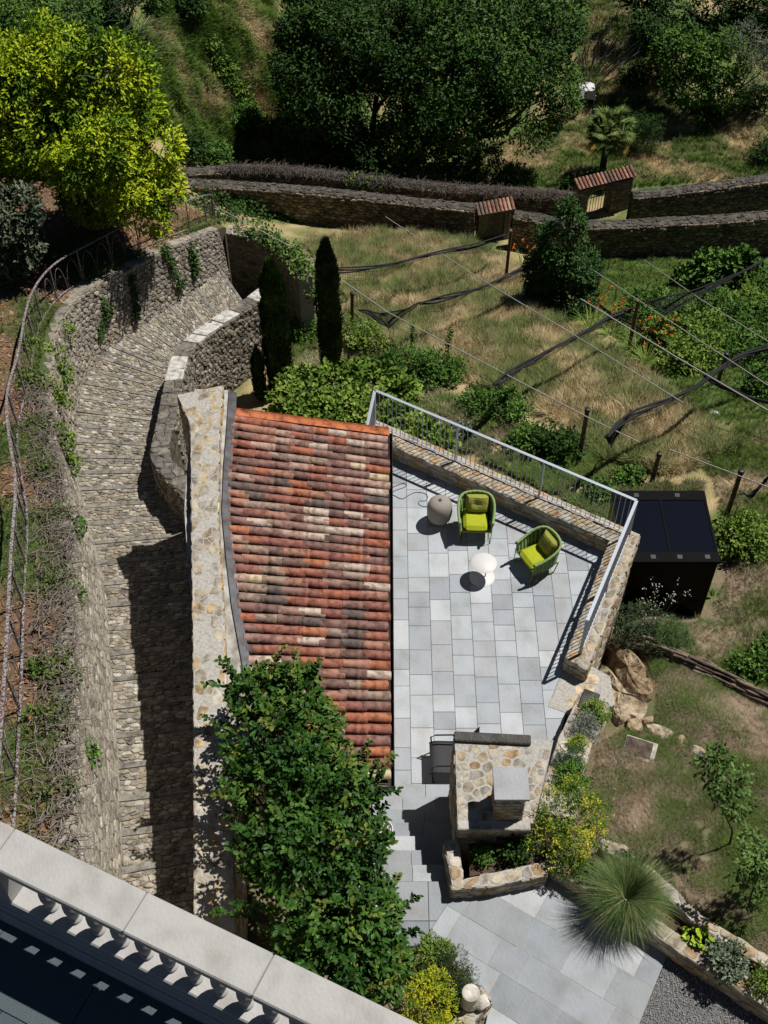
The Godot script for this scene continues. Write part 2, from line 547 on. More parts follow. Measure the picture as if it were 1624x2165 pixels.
func materials() -> void:
	var fine := noise_tex(1, 0.05, [[0.0, grey(0.76)], [0.45, grey(0.9)], [1.0, grey(1.0)]], 5)
	var coarse := noise_tex(2, 0.012, [[0.0, Color(0.55, 0.52, 0.48)], [0.5, Color(0.85, 0.84, 0.82)], [1.0, grey(1.0)]], 6)
	var speck := noise_tex(3, 0.22, [[0.0, grey(0.5)], [0.4, grey(0.8)], [0.62, grey(0.93)], [1.0, grey(1.0)]], 2)
	var bumpf := noise_tex(4, 0.06, [], 5, true, 6.0)
	var bumpc := noise_tex(5, 0.02, [], 6, true, 10.0)
	var bumpg := noise_tex(6, 0.15, [], 3, true, 5.0)
	M.fine = fine
	M.coarse = coarse
	M.bumpc = bumpc
	M.speck = speck
	M.stone = mat(Color.WHITE, 0.92, coarse, bumpf, 1.4, 0.5, true)
	M.oldstone = mat(Color.WHITE, 0.95, coarse, bumpf, 1.6, 0.9, true)
	M.mortar = mat(Color(0.4, 0.38, 0.345), 0.95, fine, bumpf, 1.0, 0.3)
	M.oldmortar = mat(Color(0.33, 0.3, 0.25), 0.97, coarse, bumpc, 0.9, 1.2)
	M.darkmortar = mat(Color(0.12, 0.105, 0.085), 0.97, coarse, bumpc, 0.9, 1.2)
	M.concrete = mat(Color(0.42, 0.415, 0.4), 0.9, coarse, bumpf, 0.8, 0.4)
	M.slate = mat(Color(0.075, 0.072, 0.068), 0.75, coarse, bumpf, 1.2, 0.8)
	var mottle := noise_tex(13, 0.008, [[0.0, Color(0.88, 0.87, 0.85)], [0.35, Color(0.94, 0.94, 0.93)], [0.55, grey(0.97)], [1.0, grey(1.0)]], 7, false, 4.0, 512)
	M.granite = mat(Color.WHITE, 0.8, mottle, bumpg, 0.37, 0.1, true)
	M.joint = mat(Color(0.36, 0.34, 0.3), 0.95, fine, null, 2.0)
	var lich := noise_tex(7, 0.02, [[0.0, Color(0.4, 0.36, 0.34)], [0.3, Color(0.74, 0.7, 0.68)], [0.5, Color(0.92, 0.9, 0.88)], [0.75, grey(1.0)], [1.0, grey(1.0)]], 5)
	M.tile = mat(Color.WHITE, 0.85, lich, bumpf, 1.1, 0.35, true)
	M.lead = mat(Color(0.1, 0.1, 0.115), 0.45, coarse, null, 1.0)
	M.lead.metallic = 0.5
	M.gutter = mat(Color(0.035, 0.026, 0.022), 0.4, coarse, null, 1.0)
	M.gutter.metallic = 0.3
	M.plaster = mat(Color(0.62, 0.58, 0.5), 0.93, coarse, bumpf, 0.7, 0.4)
	M.rail = mat(Color(0.4, 0.44, 0.5), 0.5, fine, null, 3.0)
	M.rail.metallic = 0.35
	var rust := noise_tex(8, 0.05, [[0.0, Color(0.2, 0.09, 0.05)], [0.42, Color(0.36, 0.19, 0.12)], [0.5, Color(0.55, 0.56, 0.58)], [1.0, Color(0.66, 0.68, 0.7)]], 4)
	M.rust = mat(Color(0.8, 0.8, 0.8), 0.75, rust, bumpf, 1.3, 0.5)
	var faint := noise_tex(12, 0.012, [[0.0, Color(0.88, 0.87, 0.85)], [0.4, grey(0.95)], [0.6, grey(0.98)], [1.0, grey(1.0)]], 6)
	M.lime = mat(Color(0.35, 0.345, 0.335), 0.75, faint, bumpg, 0.6, 0.1)
	M.darkfloor = mat(Color.WHITE, 0.7, speck, bumpg, 2.0, 0.6, true)
	M.soil = mat(Color(0.09, 0.06, 0.04), 0.98, fine, bumpc, 1.5, 1.0)
	M.ground = mat(Color.WHITE, 0.98, fine, bumpf, 0.9, 1.0, true)
	M.grass = leafmat(0.4, 0.75)
	var rocky := noise_tex(14, 0.015, [[0.0, Color(0.5, 0.44, 0.38)], [0.4, Color(0.8, 0.76, 0.7)], [0.7, grey(0.95)], [1.0, grey(1.0)]], 7)
	M.rock = mat(Color.WHITE, 0.92, rocky, bumpc, 0.8, 1.6, true)
	M.leaf = leafmat(0.8, 0.58)
	M.leafdark = leafmat(0.4, 0.5)
	M.leafdeep = leafmat(0.3, 0.45)
	M.needle = leafmat(0.15, 0.7)
	M.bark = mat(Color(0.1, 0.075, 0.055), 0.95, coarse, bumpc, 2.0, 1.0)
	M.twig = mat(Color.WHITE, 0.95, fine, null, 3.0, 0.5, true)
	M.wood = mat(Color.WHITE, 0.9, coarse, bumpc, 2.0, 0.8, true)
	M.white = mat(Color(0.5, 0.49, 0.49), 0.5)
	M.black = mat(Color(0.012, 0.012, 0.014), 0.5)
	M.net = mat(Color(0.014, 0.014, 0.018), 0.9)
	M.wire = mat(Color(0.27, 0.265, 0.25), 0.7)
	M.gravel = mat(Color.WHITE, 0.9, fine, null, 6.0, 0.5, true)

func gcol(x: float, z: float) -> Color:
	var a := noise.get_noise_2d(x * 2.2, z * 2.2)
	var b := noise2.get_noise_2d(x * 1.7 + 40.0, z * 1.7)
	var e := noise2.get_noise_2d(x * 6.0, z * 6.0 + 9.0)
	var straw := Color(0.42, 0.32, 0.17)
	var green := Color(0.08, 0.125, 0.03)
	var brown := Color(0.14, 0.095, 0.06)
	var k := clampf(0.6 + a * 1.4 + b * 0.8, 0.0, 1.0)
	var c: Color
	if z > -17.0:        # the lawn by the house, dry and patchy
		c = Color(0.24, 0.185, 0.125).lerp(Color(0.095, 0.125, 0.04), clampf(0.5 + a * 1.3 + b * 1.1, 0.0, 0.95))
		c = c.lerp(brown, clampf(e * 1.4, 0.0, 0.6))
	elif x > 7.5 + (z + 27.0) * 0.12 and z < -23.0 and z > -44.0:  # kitchen garden grass
		c = green.lerp(Color(0.1, 0.17, 0.035), 0.5 + a).lerp(brown, clampf(b * 1.5, 0.0, 0.7))
	elif z > -45.0:      # the meadow
		c = straw.lerp(Color(0.13, 0.16, 0.05), k)
	else:
		c = straw.lerp(Color(0.085, 0.14, 0.032), clampf((0.74 if x > 5.0 else 0.95) + a * 1.5, 0.0, 1.0))
	return Color(c.r * (1.0 + e * 0.35), c.g * (1.0 + e * 0.35), c.b * (1.0 + e * 0.3))

func ground() -> void:
	var xs := [-260.0, -120.0, -70.0, -45.0, -32.0, -24.0, -19.0]
	var x := -16.0
	while x < 19.0:
		xs.push_back(x); x += 0.35
	xs.append_array([19.0, 21.0, 25.0, 32.0, 45.0, 70.0, 120.0, 260.0])
	var zs := [30.0, 12.0, 4.0, 0.0]
	var z := -3.0
	while z > -62.0:
		zs.push_back(z); z -= 0.35 if z > -45.0 else 0.5
	zs.append_array([-62.0, -66.0, -72.0, -82.0, -100.0, -140.0, -220.0, -400.0])
	var hh := []
	var cc := []
	for zz in zs:
		var r := PackedFloat32Array()
		var c := PackedColorArray()
		for xx in xs:
			var y := ga(xx, zz)
			if absf(xx) < 20.0 and zz > -60.0: y += noise2.get_noise_2d(xx * 2.0, zz * 2.0) * 0.06
			r.push_back(y)
			c.push_back(gcol(xx, zz))
		hh.push_back(r); cc.push_back(c)
		if zz <= -3.0 and zz > -45.1: gcache.push_back(r.slice(7))
	var mb := MB.new()
	for j in zs.size() - 1:
		for i in xs.size() - 1:
			var p := []
			var q := []
			for o in [[0, 0], [1, 0], [1, 1], [0, 1]]:
				p.push_back(Vector3(xs[i + o[0]], hh[j + o[1]][i + o[0]], zs[j + o[1]]))
				q.push_back(cc[j + o[1]][i + o[0]])
			var n1: Vector3 = (p[1] - p[0]).cross(p[2] - p[0]).normalized()
			if n1.y < 0: n1 = -n1
			mb.tric(p[0], p[1], p[2], n1, n1, n1, q[0], q[1], q[2])
			mb.tric(p[0], p[2], p[3], n1, n1, n1, q[0], q[2], q[3])
	var g := struct("ground")
	part("hillside", mb, M.ground, g)

const LANE_L := [Vector3(-3.62, 1.83, -6.6), Vector3(-3.88, 1.5, -7.9), Vector3(-4.18, 1.14, -9.26), Vector3(-4.39, 0.87, -10.26), Vector3(-4.96, 0.26, -12.56), Vector3(-5.42, -0.28, -14.58), Vector3(-5.98, -0.71, -16.13), Vector3(-6.64, -1.19, -17.86), Vector3(-7.13, -1.66, -19.59), Vector3(-7.47, -2.11, -21.27), Vector3(-7.69, -2.53, -22.88), Vector3(-7.54, -2.89, -24.26), Vector3(-6.99, -3.21, -25.37), Vector3(-6.32, -3.63, -26.85), Vector3(-5.69, -4, -28.13), Vector3(-5.14, -4.34, -29.31), Vector3(-4.79, -4.63, -30.35)]
const LANE_HW := [2.6, 2.6, 2.6, 2.6, 2.45, 2.3, 2.25, 2.2, 2.2, 2.15, 2.05, 2.0, 1.95, 1.85, 1.75, 1.55, 1.3]
const PAR := [Vector3(-4.028, 0.232, -16.461), Vector3(-4.865, -0.151, -17.755), Vector3(-5.094, -0.299, -18.281), Vector3(-5.126, -0.648, -19.515), Vector3(-5.225, -1.084, -21.039), Vector3(-5.283, -1.429, -22.227), Vector3(-5.312, -1.887, -23.423), Vector3(-4.924, -2.472, -24.911), Vector3(-4.306, -2.84, -26.115), Vector3(-3.401, -3.299, -27.691)]

# the line of the top of the lane's uphill wall, then on round the end of the bank
func bank_edge() -> Array:
	var r := []
	for i in LANE_L.size():
		var d: Vector3 = LANE_L[min(i + 1, LANE_L.size() - 1)] - LANE_L[max(i - 1, 0)]
		var nrm := Vector3(d.z, 0, -d.x).normalized()
		r.push_back(LANE_L[i] + nrm * (0.3 if i < 7 else 0.2) + Vector3.UP * LANE_HW[i])
	return r

func bank_line() -> Array:
	var e := bank_edge()
	var r := [e[0] + Vector3(0.9, 0.4, 5.0)]
	r.append_array(e)
	r.append_array([Vector3(-4.9, -4.4, -32.0), Vector3(-5.6, -7.0, -34.5), Vector3(-7.0, -9.6, -37.5), Vector3(-9.0, -10.8, -42.0)])
	return r

func bank_dir(i: int, n: int) -> Vector3:
	var f := float(i) / n
	return Vector3(-1, 0, lerpf(0.1, -0.75, clampf((f - 0.35) / 0.5, 0.0, 1.0))).normalized()

func bank_pt(line: Array, i: int, t: float) -> Vector3:
	var p: Vector3 = line[i]
	var q := p + bank_dir(i, line.size()) * t
	var f := float(i) / line.size()
	q.y += lerpf(0.05, 0.1, f) * t + (noise.get_noise_2d(q.x * 1.3, q.z * 1.3) * 0.25 * minf(t / 1.5, 1.0))
	if f > 0.85: q.y += t * 0.16
	return q

func left_bank() -> void:
	var line := smooth(bank_line(), 2)
	var ts := [0.0, 0.3, 0.6, 0.9, 1.2, 1.6, 2.0, 2.5, 3.0, 3.6, 4.2, 5.0, 6.0, 7.0, 8.5, 10.0, 13.0, 18.0, 28.0, 60.0, 150.0]
	var mb := MB.new()
	for i in line.size() - 1:
		for j in ts.size() - 1:
			var p := [bank_pt(line, i, ts[j]), bank_pt(line, i + 1, ts[j]), bank_pt(line, i + 1, ts[j + 1]), bank_pt(line, i, ts[j + 1])]
			var q := []
			for w in p:
				var a := noise.get_noise_2d(w.x * 2.0, w.z * 2.0)
				var b := noise2.get_noise_2d(w.x * 4.0, w.z * 4.0)
				var c := Color(0.15, 0.09, 0.055).lerp(Color(0.06, 0.1, 0.028), clampf(0.55 + a * 1.8, 0.0, 0.95))
				q.push_back(Color(c.r * (1 + b * 0.5), c.g * (1 + b * 0.5), c.b * (1 + b * 0.5)))
			var n1: Vector3 = (p[1] - p[0]).cross(p[2] - p[0]).normalized()
			if n1.y < 0: n1 = -n1
			mb.tric(p[0], p[1], p[2], n1, n1, n1, q[0], q[1], q[2])
			mb.tric(p[0], p[2], p[3], n1, n1, n1, q[0], q[2], q[3])
		# the earth below the edge, behind the wall
		mb.quad(line[i], line[i + 1], line[i + 1] + Vector3.DOWN * 4.0, line[i] + Vector3.DOWN * 4.0, Color(0.09, 0.06, 0.04), Vector3.RIGHT)
	var g := struct("terrain")
	part("bank", mb, M.ground, g)

func lane_right(z: float) -> Vector3:
	var R := [Vector3(-2.42, 0, -5.4), Vector3(-2.55, 0, -6.81), Vector3(-2.86, 0, -9.76), Vector3(-3.05, 0, -11.5), Vector3(-3.27, 0, -13.48), Vector3(-3.52, 0, -15.73)]
	for i in PAR.size():
		if i > 0: R.push_back(Vector3(PAR[i].x, 0, PAR[i].z))
	for i in R.size() - 1:
		if z <= R[i].z and z >= R[i + 1].z:
			return R[i].lerp(R[i + 1], (R[i].z - z) / (R[i].z - R[i + 1].z))
	return R[-1]

# the right-hand z that faces a point of the left edge
const PAIR_Z := [-6.9, -8.15, -9.5, -10.5, -12.8, -14.8, -16.4, -18.0, -19.5, -20.9, -22.2, -23.2, -23.95, -24.9, -25.8, -26.6, -27.6]
func lane_pair(p: Vector3) -> float:
	var best := 1e9
	var z := 0.0
	for i in LANE_L.size() - 1:
		var a := Vector2(LANE_L[i].x, LANE_L[i].z)
		var b := Vector2(LANE_L[i + 1].x, LANE_L[i + 1].z)
		var q := Geometry2D.get_closest_point_to_segment(Vector2(p.x, p.z), a, b)
		var d := q.distance_to(Vector2(p.x, p.z))
		if d < best:
			best = d
			z = lerpf(PAIR_Z[i], PAIR_Z[i + 1], a.distance_to(q) / a.distance_to(b))
	return z

# stations across the lane: pairs of left and right edge points
func lane_stations() -> Array:
	var L := smooth(LANE_L, 1)
	var lf := []
	for p in L: lf.push_back(Vector3(p.x, 0, p.z))
	var total := plen(lf)
	var out := []
	var s := 0.0
	var zr := -6.1
	while s < total:
		var p := along(lf, s)
		var y := 1.83 - 0.26 * s
		var f := s / total
		# the right edge keeps pace with the left
		var rz := lane_pair(p)
		var r := lane_right(rz)
		out.push_back([Vector3(p.x - 0.1, y, p.z), Vector3(r.x + 0.06, y, r.z)])
		s += 0.7
	return out

func lane() -> void:
	var st := lane_stations()
	var g := struct("lane", "stepped cobbled lane between stone walls")
	var bed := MB.new()
	var pal := [Color(0.297, 0.270, 0.225), Color(0.378, 0.342, 0.279), Color(0.270, 0.257, 0.230), Color(0.225, 0.211, 0.189), Color(0.414, 0.378, 0.306), Color(0.333, 0.288, 0.225), Color(0.477, 0.459, 0.423)]
	var own := 0
	var rest := MB.new()
	var vis := 0
	for i in st.size() - 1:
		var a: Vector3 = st[i][0]
		var b: Vector3 = st[i][1]
		var c: Vector3 = st[i + 1][0]
		var d: Vector3 = st[i + 1][1]
		# tread slopes a little, then drops at the kerb stone
		var drop := 0.07
		var y0 := a.y
		var y1 := a.y - drop
		var A := a
		var B := b
		var C := Vector3(c.x, y1, c.z)
		var D := Vector3(d.x, y1, d.z)
		bed.quad(A, B, D, C, Color.WHITE, Vector3.UP)
		bed.quad(C, D, D + Vector3.DOWN * 0.4, C + Vector3.DOWN * 0.4, Color.WHITE, Vector3(0, 0, -1))
		var W := a.distance_to(b)
		var L := (a.distance_to(Vector3(c.x, a.y, c.z)) + b.distance_to(Vector3(d.x, b.y, d.z))) * 0.5
		var kerb := 0.11 / L
		# kerb stones along the lower edge
		var k0 := 0.0
		while k0 < 1.0:
			var k1 := minf(1.0, k0 + rng.randf_range(0.5, 1.0) / W)
			if 1.0 - k1 < 0.25 / W: k1 = 1.0
			var kb := MB.new()
			var e := 0.006 / W
			var w0 := rng.randf_range(-0.02, 0.02)
			var col := pick([Color(0.261, 0.248, 0.225), Color(0.306, 0.288, 0.257), Color(0.234, 0.225, 0.207)])
			var p0 := A.lerp(B, k0 + e).lerp(C.lerp(D, k0 + e), 1.0 - kerb + w0)
			var p1 := A.lerp(B, k1 - e).lerp(C.lerp(D, k1 - e), 1.0 - kerb - w0)
			var p2 := C.lerp(D, k1 - e)
			var p3 := C.lerp(D, k0 + e)
			var h := rng.randf_range(0.016, 0.03)
			var up := Vector3.UP * h
			kb.quad(p0 + up, p1 + up, p2 + up, p3 + up, col, Vector3.UP)
			kb.quad(p3 + up, p2 + up, p2 + Vector3.DOWN * 0.14, p3 + Vector3.DOWN * 0.14, col, Vector3(0, 0, -1))
			kb.quad(p0 + up, p1 + up, p1 + Vector3.DOWN * 0.05, p0 + Vector3.DOWN * 0.05, col, Vector3(0, 0, 1))
			kb.quad(p0 + up, p3 + up, p3 + Vector3.DOWN * 0.1, p0 + Vector3.DOWN * 0.1, col, A - B)
			kb.quad(p1 + up, p2 + up, p2 + Vector3.DOWN * 0.1, p1 + Vector3.DOWN * 0.1, col, B - A)
			part("kerb_stone", kb, M.oldstone, g)
			k0 = k1
		var map := func(u: float, v: float, h: float) -> Vector3:
			var fu := u / W
			var fv := v / L
			return A.lerp(B, fu).lerp(C.lerp(D, fu), fv) + Vector3.UP * h
		var cl := cells(W, L * (1.0 - kerb) - 0.01, 0.15, 0.085, 0.42)
		for pl in cl:
			var cx: Vector3 = map.call(pl[0].x, pl[0].y, 0.0)
			var big: bool = rng.randf() < 0.75
			if own < 300 and i > 1 and big:
				var mb := MB.new()
				if stone(mb, pl, map, rng.randf_range(0.006, 0.012), rng.randf_range(0.008, 0.034), pick(pal)):
					part("cobble", mb, M.oldstone, g)
					own += 1
			else:
				stone(rest, pl, map, rng.randf_range(0.006, 0.012), rng.randf_range(0.008, 0.034), pick(pal))
	part("cobble_rest", rest, M.oldstone, g, "stuff")
	part("lane_bed", bed, M.oldmortar, g)

func lane_walls() -> void:
	# uphill wall
	var e := bank_edge()
	var t := thing("retaining_wall", "high rough rubble retaining wall along the stepped lane below the rusty railing", "wall", Vector3.ZERO)
	var core := MB.new()
	var foot := []
	for i in LANE_L.size(): foot.push_back(LANE_L[i] + Vector3.DOWN * 0.5)
	var F := smooth(foot, 1)
	var T := smooth(e, 1)
	var B := []
	for i in T.size():
		var d: Vector3 = T[min(i + 1, T.size() - 1)] - T[max(i - 1, 0)]
		B.push_back(T[i] + Vector3(d.z, 0, -d.x).normalized() * 0.42 + Vector3.UP * 0.02)
	for i in T.size() - 1:
		core.quad(F[i], F[i + 1], T[i + 1], T[i], Color.WHITE, Vector3(1, 0, 0.3))
		core.quad(T[i], T[i + 1], B[i + 1], B[i], Color.WHITE, Vector3.UP)
	core.quad(F[-1], T[-1], B[-1], B[-1] + Vector3.DOWN * 3.0, Color.WHITE, Vector3(0, 0, -1))
	part("masonry", core, M.oldmortar, t)
	var len := plen(T)
	var map := func(u: float, v: float, h: float) -> Vector3:
		var s := 0.0
		var i := 0
		while i < T.size() - 2:
			var l: float = T[i].distance_to(T[i + 1])
			if s + l > u: break
			s += l; i += 1
		var f: float = clampf((u - s) / T[i].distance_to(T[i + 1]), 0.0, 1.0)
		var lo: Vector3 = F[i].lerp(F[i + 1], f)
		var hi: Vector3 = T[i].lerp(T[i + 1], f)
		var d: Vector3 = T[i + 1] - T[i]
		var out := Vector3(-d.z, 0.2, d.x).normalized()
		return lo.lerp(hi, v / 2.4) + out * h
	var palw := [Color(0.34, 0.31, 0.26), Color(0.4, 0.365, 0.305), Color(0.3, 0.275, 0.24), Color(0.44, 0.395, 0.32), Color(0.27, 0.25, 0.22), Color(0.37, 0.34, 0.295)]
	var cs := cells(len, 2.4, 0.23, 0.125, 0.3)
	var far_part := []
	var near_part := []
	for pl in cs:
		if pl[0].x > len * 0.52: far_part.push_back(pl)
		else: near_part.push_back(pl)
	far_part.shuffle()
	rng.seed = 77
	# stones of the bend first, shown singly
	var sorted := far_part.duplicate()
	sorted.sort_custom(func(a, b): return a[0].x < b[0].x)
	lay(t, "stone", sorted, map, 0.008, 0.045, palw, M.oldstone, 300, 0.05)
	# this end keeps much of its old limewash
	var limed := [Color(0.47, 0.435, 0.37), Color(0.42, 0.39, 0.34), Color(0.51, 0.475, 0.41), Color(0.35, 0.325, 0.285), Color(0.45, 0.41, 0.335)]
	var rest := MB.new()
	for pl in near_part:
		if rng.randf() < 0.9: stone(rest, pl, map, rng.randf_range(0.001, 0.009), rng.randf_range(0.002, 0.024), pick(limed), true, 0.04)
	part("weathered_stones", rest, M.oldstone, t, "stuff")
	# cap stones along the bend
	var capm := func(u: float, v: float, h: float) -> Vector3:
		var p := along(T, u)
		var p2 := along(T, minf(u + 0.1, len))
		var d := p2 - p
		if d.length() < 0.001: d = T[-1] - T[-2]
		return p + Vector3(d.z, 0, -d.x).normalized() * (v - 0.03) + Vector3.UP * h
	lay(t, "cap_stone", cells(len, 0.42, 0.55, 0.42, 0.08), capm, 0.012, 0.03, [Color(0.25, 0.235, 0.21), Color(0.31, 0.28, 0.24)], M.oldstone, 300, 0.05)
	# parapet on the garden side
	var pw := thing("parapet_wall", "low curved stone parapet with pale cap slabs on the garden side of the lane", "wall", Vector3.ZERO)
	var pin := smooth(PAR, 2)
	var plg := plen(pin)
	var pc := MB.new()
	var side := func(i: int) -> Vector3:
		var d: Vector3 = pin[min(i + 1, pin.size() - 1)] - pin[max(i - 1, 0)]
		return Vector3(-d.z, 0, d.x).normalized()
	var wid := 0.38
	for i in pin.size() - 1:
		var o0: Vector3 = side.call(i) * wid
		var o1: Vector3 = side.call(i + 1) * wid
		var a: Vector3 = pin[i]
		var b: Vector3 = pin[i + 1]
		pc.quad(a, b, b + o1, a + o0, Color.WHITE, Vector3.UP)
		pc.quad(a, b, b + Vector3.DOWN * 1.3, a + Vector3.DOWN * 1.3, Color.WHITE, -o0)
		pc.quad(a + o0, b + o1, b + o1 * 1.3 + Vector3.DOWN * 4.0, a + o0 * 1.3 + Vector3.DOWN * 4.0, Color.WHITE, o0)
	var oe: Vector3 = side.call(pin.size() - 1) * wid
	pc.quad(pin[-1], pin[-1] + oe, pin[-1] + oe + Vector3.DOWN * 4, pin[-1] + Vector3.DOWN * 4, Color.WHITE, Vector3(0, 0, -1))
	part("masonry", pc, M.darkmortar, pw)
	var omap := func(u: float, v: float, h: float) -> Vector3:
		var p := along(pin, u)
		var d := along(pin, minf(u + 0.15, plg)) - along(pin, maxf(u - 0.15, 0.0))
		d.y = 0.0
		var o := Vector3(-d.z, 0, d.x).normalized()
		return p + o * (wid * (1.0 + 0.3 * v / 4.0) + h) + Vector3.DOWN * v
	var pald := [Color(0.24, 0.21, 0.17), Color(0.3, 0.27, 0.22), Color(0.19, 0.17, 0.145), Color(0.35, 0.31, 0.25), Color(0.15, 0.135, 0.115)]
	var us: float = plg * 0.28
	lay(pw, "stone", cells(plg, 2.6, 0.21, 0.13, 0.34), omap, 0.01, 0.05, pald, M.oldstone, 300, 0.05, true, func(pl): return pl[0].x > us)
	var imap := func(u: float, v: float, h: float) -> Vector3:
		var p := along(pin, u)
		var d := along(pin, minf(u + 0.15, plg)) - along(pin, maxf(u - 0.15, 0.0))
		d.y = 0.0
		var o := Vector3(-d.z, 0, d.x).normalized()
		return p - o * h + Vector3.DOWN * v
	var ir := MB.new()
	for pl in cells(plg * 0.4, 1.1, 0.22, 0.13, 0.34): stone(ir, pl, imap, 0.012, 0.03, pick(pald))
	part("inner_stones", ir, M.oldstone, pw, "stuff")
	var tmap := func(u: float, v: float, h: float) -> Vector3:
		var p := along(pin, u)
		var d := along(pin, minf(u + 0.15, plg)) - along(pin, maxf(u - 0.15, 0.0))
		d.y = 0.0
		return p + Vector3(-d.z, 0, d.x).normalized() * (v - 0.02) + Vector3.UP * h
	var u0 := 0.0
	while u0 < plg:
		var u1 := minf(plg, u0 + rng.randf_range(0.55, 1.15))
		var f := u0 / plg
		var light: bool = (f > 0.42 and f < 0.54) or (f > 0.58 and f < 0.8) or f > 0.9
		if light:
			var mb := MB.new()
			var pl := PackedVector2Array([Vector2(u0, 0.0), Vector2((u0 + u1) * 0.5, -0.02), Vector2(u1, 0.0), Vector2(u1, wid + 0.04), Vector2((u0 + u1) * 0.5, wid + 0.06), Vector2(u0, wid + 0.04)])
			stone(mb, pl, tmap, 0.008, 0.05, Color(0.56, 0.555, 0.54), false, 0.04)
			part("cap_slab", mb, M.oldstone, pw)
		else:
			# old rubble capping, broken into uneven pieces
			var su := u0
			var cmap := func(u: float, v: float, h: float) -> Vector3: return tmap.call(su + u, v, h)
			for pl in cells(u1 - u0, wid + 0.05, 0.27, 0.2, 0.4):
				var mb := MB.new()
				if stone(mb, pl, cmap, 0.006, rng.randf_range(0.02, 0.045), pick([Color(0.17, 0.16, 0.145), Color(0.2, 0.185, 0.165), Color(0.15, 0.14, 0.13), Color(0.24, 0.22, 0.19)]), false, 0.04):
					part("cap_stone", mb, M.oldstone, pw)
		u0 = u1

# ------------------------------------------------------------------ outbuilding with the tiled roof
const ROOF_L := [Vector3(-2.84, 0, -17.0), Vector3(-2.81, 0, -16.46), Vector3(-2.77, 0, -14.84), Vector3(-2.71, 0, -13.73), Vector3(-2.36, 0, -11.72), Vector3(-2.14, 0, -10.8), Vector3(-1.75, 0, -8.9)]
const EAVE_X := 0.07
func roof_y(x: float) -> float: return 2.36 + (EAVE_X - x) * 0.165
func roof_left(z: float) -> float:
	for i in ROOF_L.size() - 1:
		if z >= ROOF_L[i].z and z <= ROOF_L[i + 1].z:
			return lerpf(ROOF_L[i].x, ROOF_L[i + 1].x, (z - ROOF_L[i].z) / (ROOF_L[i + 1].z - ROOF_L[i].z))
	return -1.75

func tile_mesh(col: Color, sd: int, len: float) -> ArrayMesh:
	var r := RandomNumberGenerator.new()
	r.seed = sd
	var mb := MB.new()
	var seg := 8
	var r0 := 0.097 + r.randf_range(-0.004, 0.004)    # lower, wide end
	var r1 := 0.076 + r.randf_range(-0.003, 0.003)
	var th := 0.014
	var xs := [0.0, -len * 0.5, -len]
	for k in seg:
		var a0 := lerpf(-1.45, 1.45, float(k) / seg)
		var a1 := lerpf(-1.45, 1.45, float(k + 1) / seg)
		var e0 := Vector3(0, cos(a0) * 0.85, sin(a0))
		var e1 := Vector3(0, cos(a1) * 0.85, sin(a1))
		for s in 2:
			var ra := lerpf(r0, r1, s * 0.5)
			var rb := lerpf(r0, r1, (s + 1) * 0.5)
			var pa := Vector3(xs[s], 0, 0)
			var pb := Vector3(xs[s + 1], 0.0, 0)
			mb.tris(pa + e0 * ra, pa + e1 * ra, pb + e1 * rb, e0, e1, e1, col)
			mb.tris(pa + e0 * ra, pb + e1 * rb, pb + e0 * rb, e0, e1, e0, col)
		mb.quad(e0 * r0, e1 * r0, e1 * (r0 - th), e0 * (r0 - th), col, Vector3.RIGHT)
	return mb.mesh(M.tile)

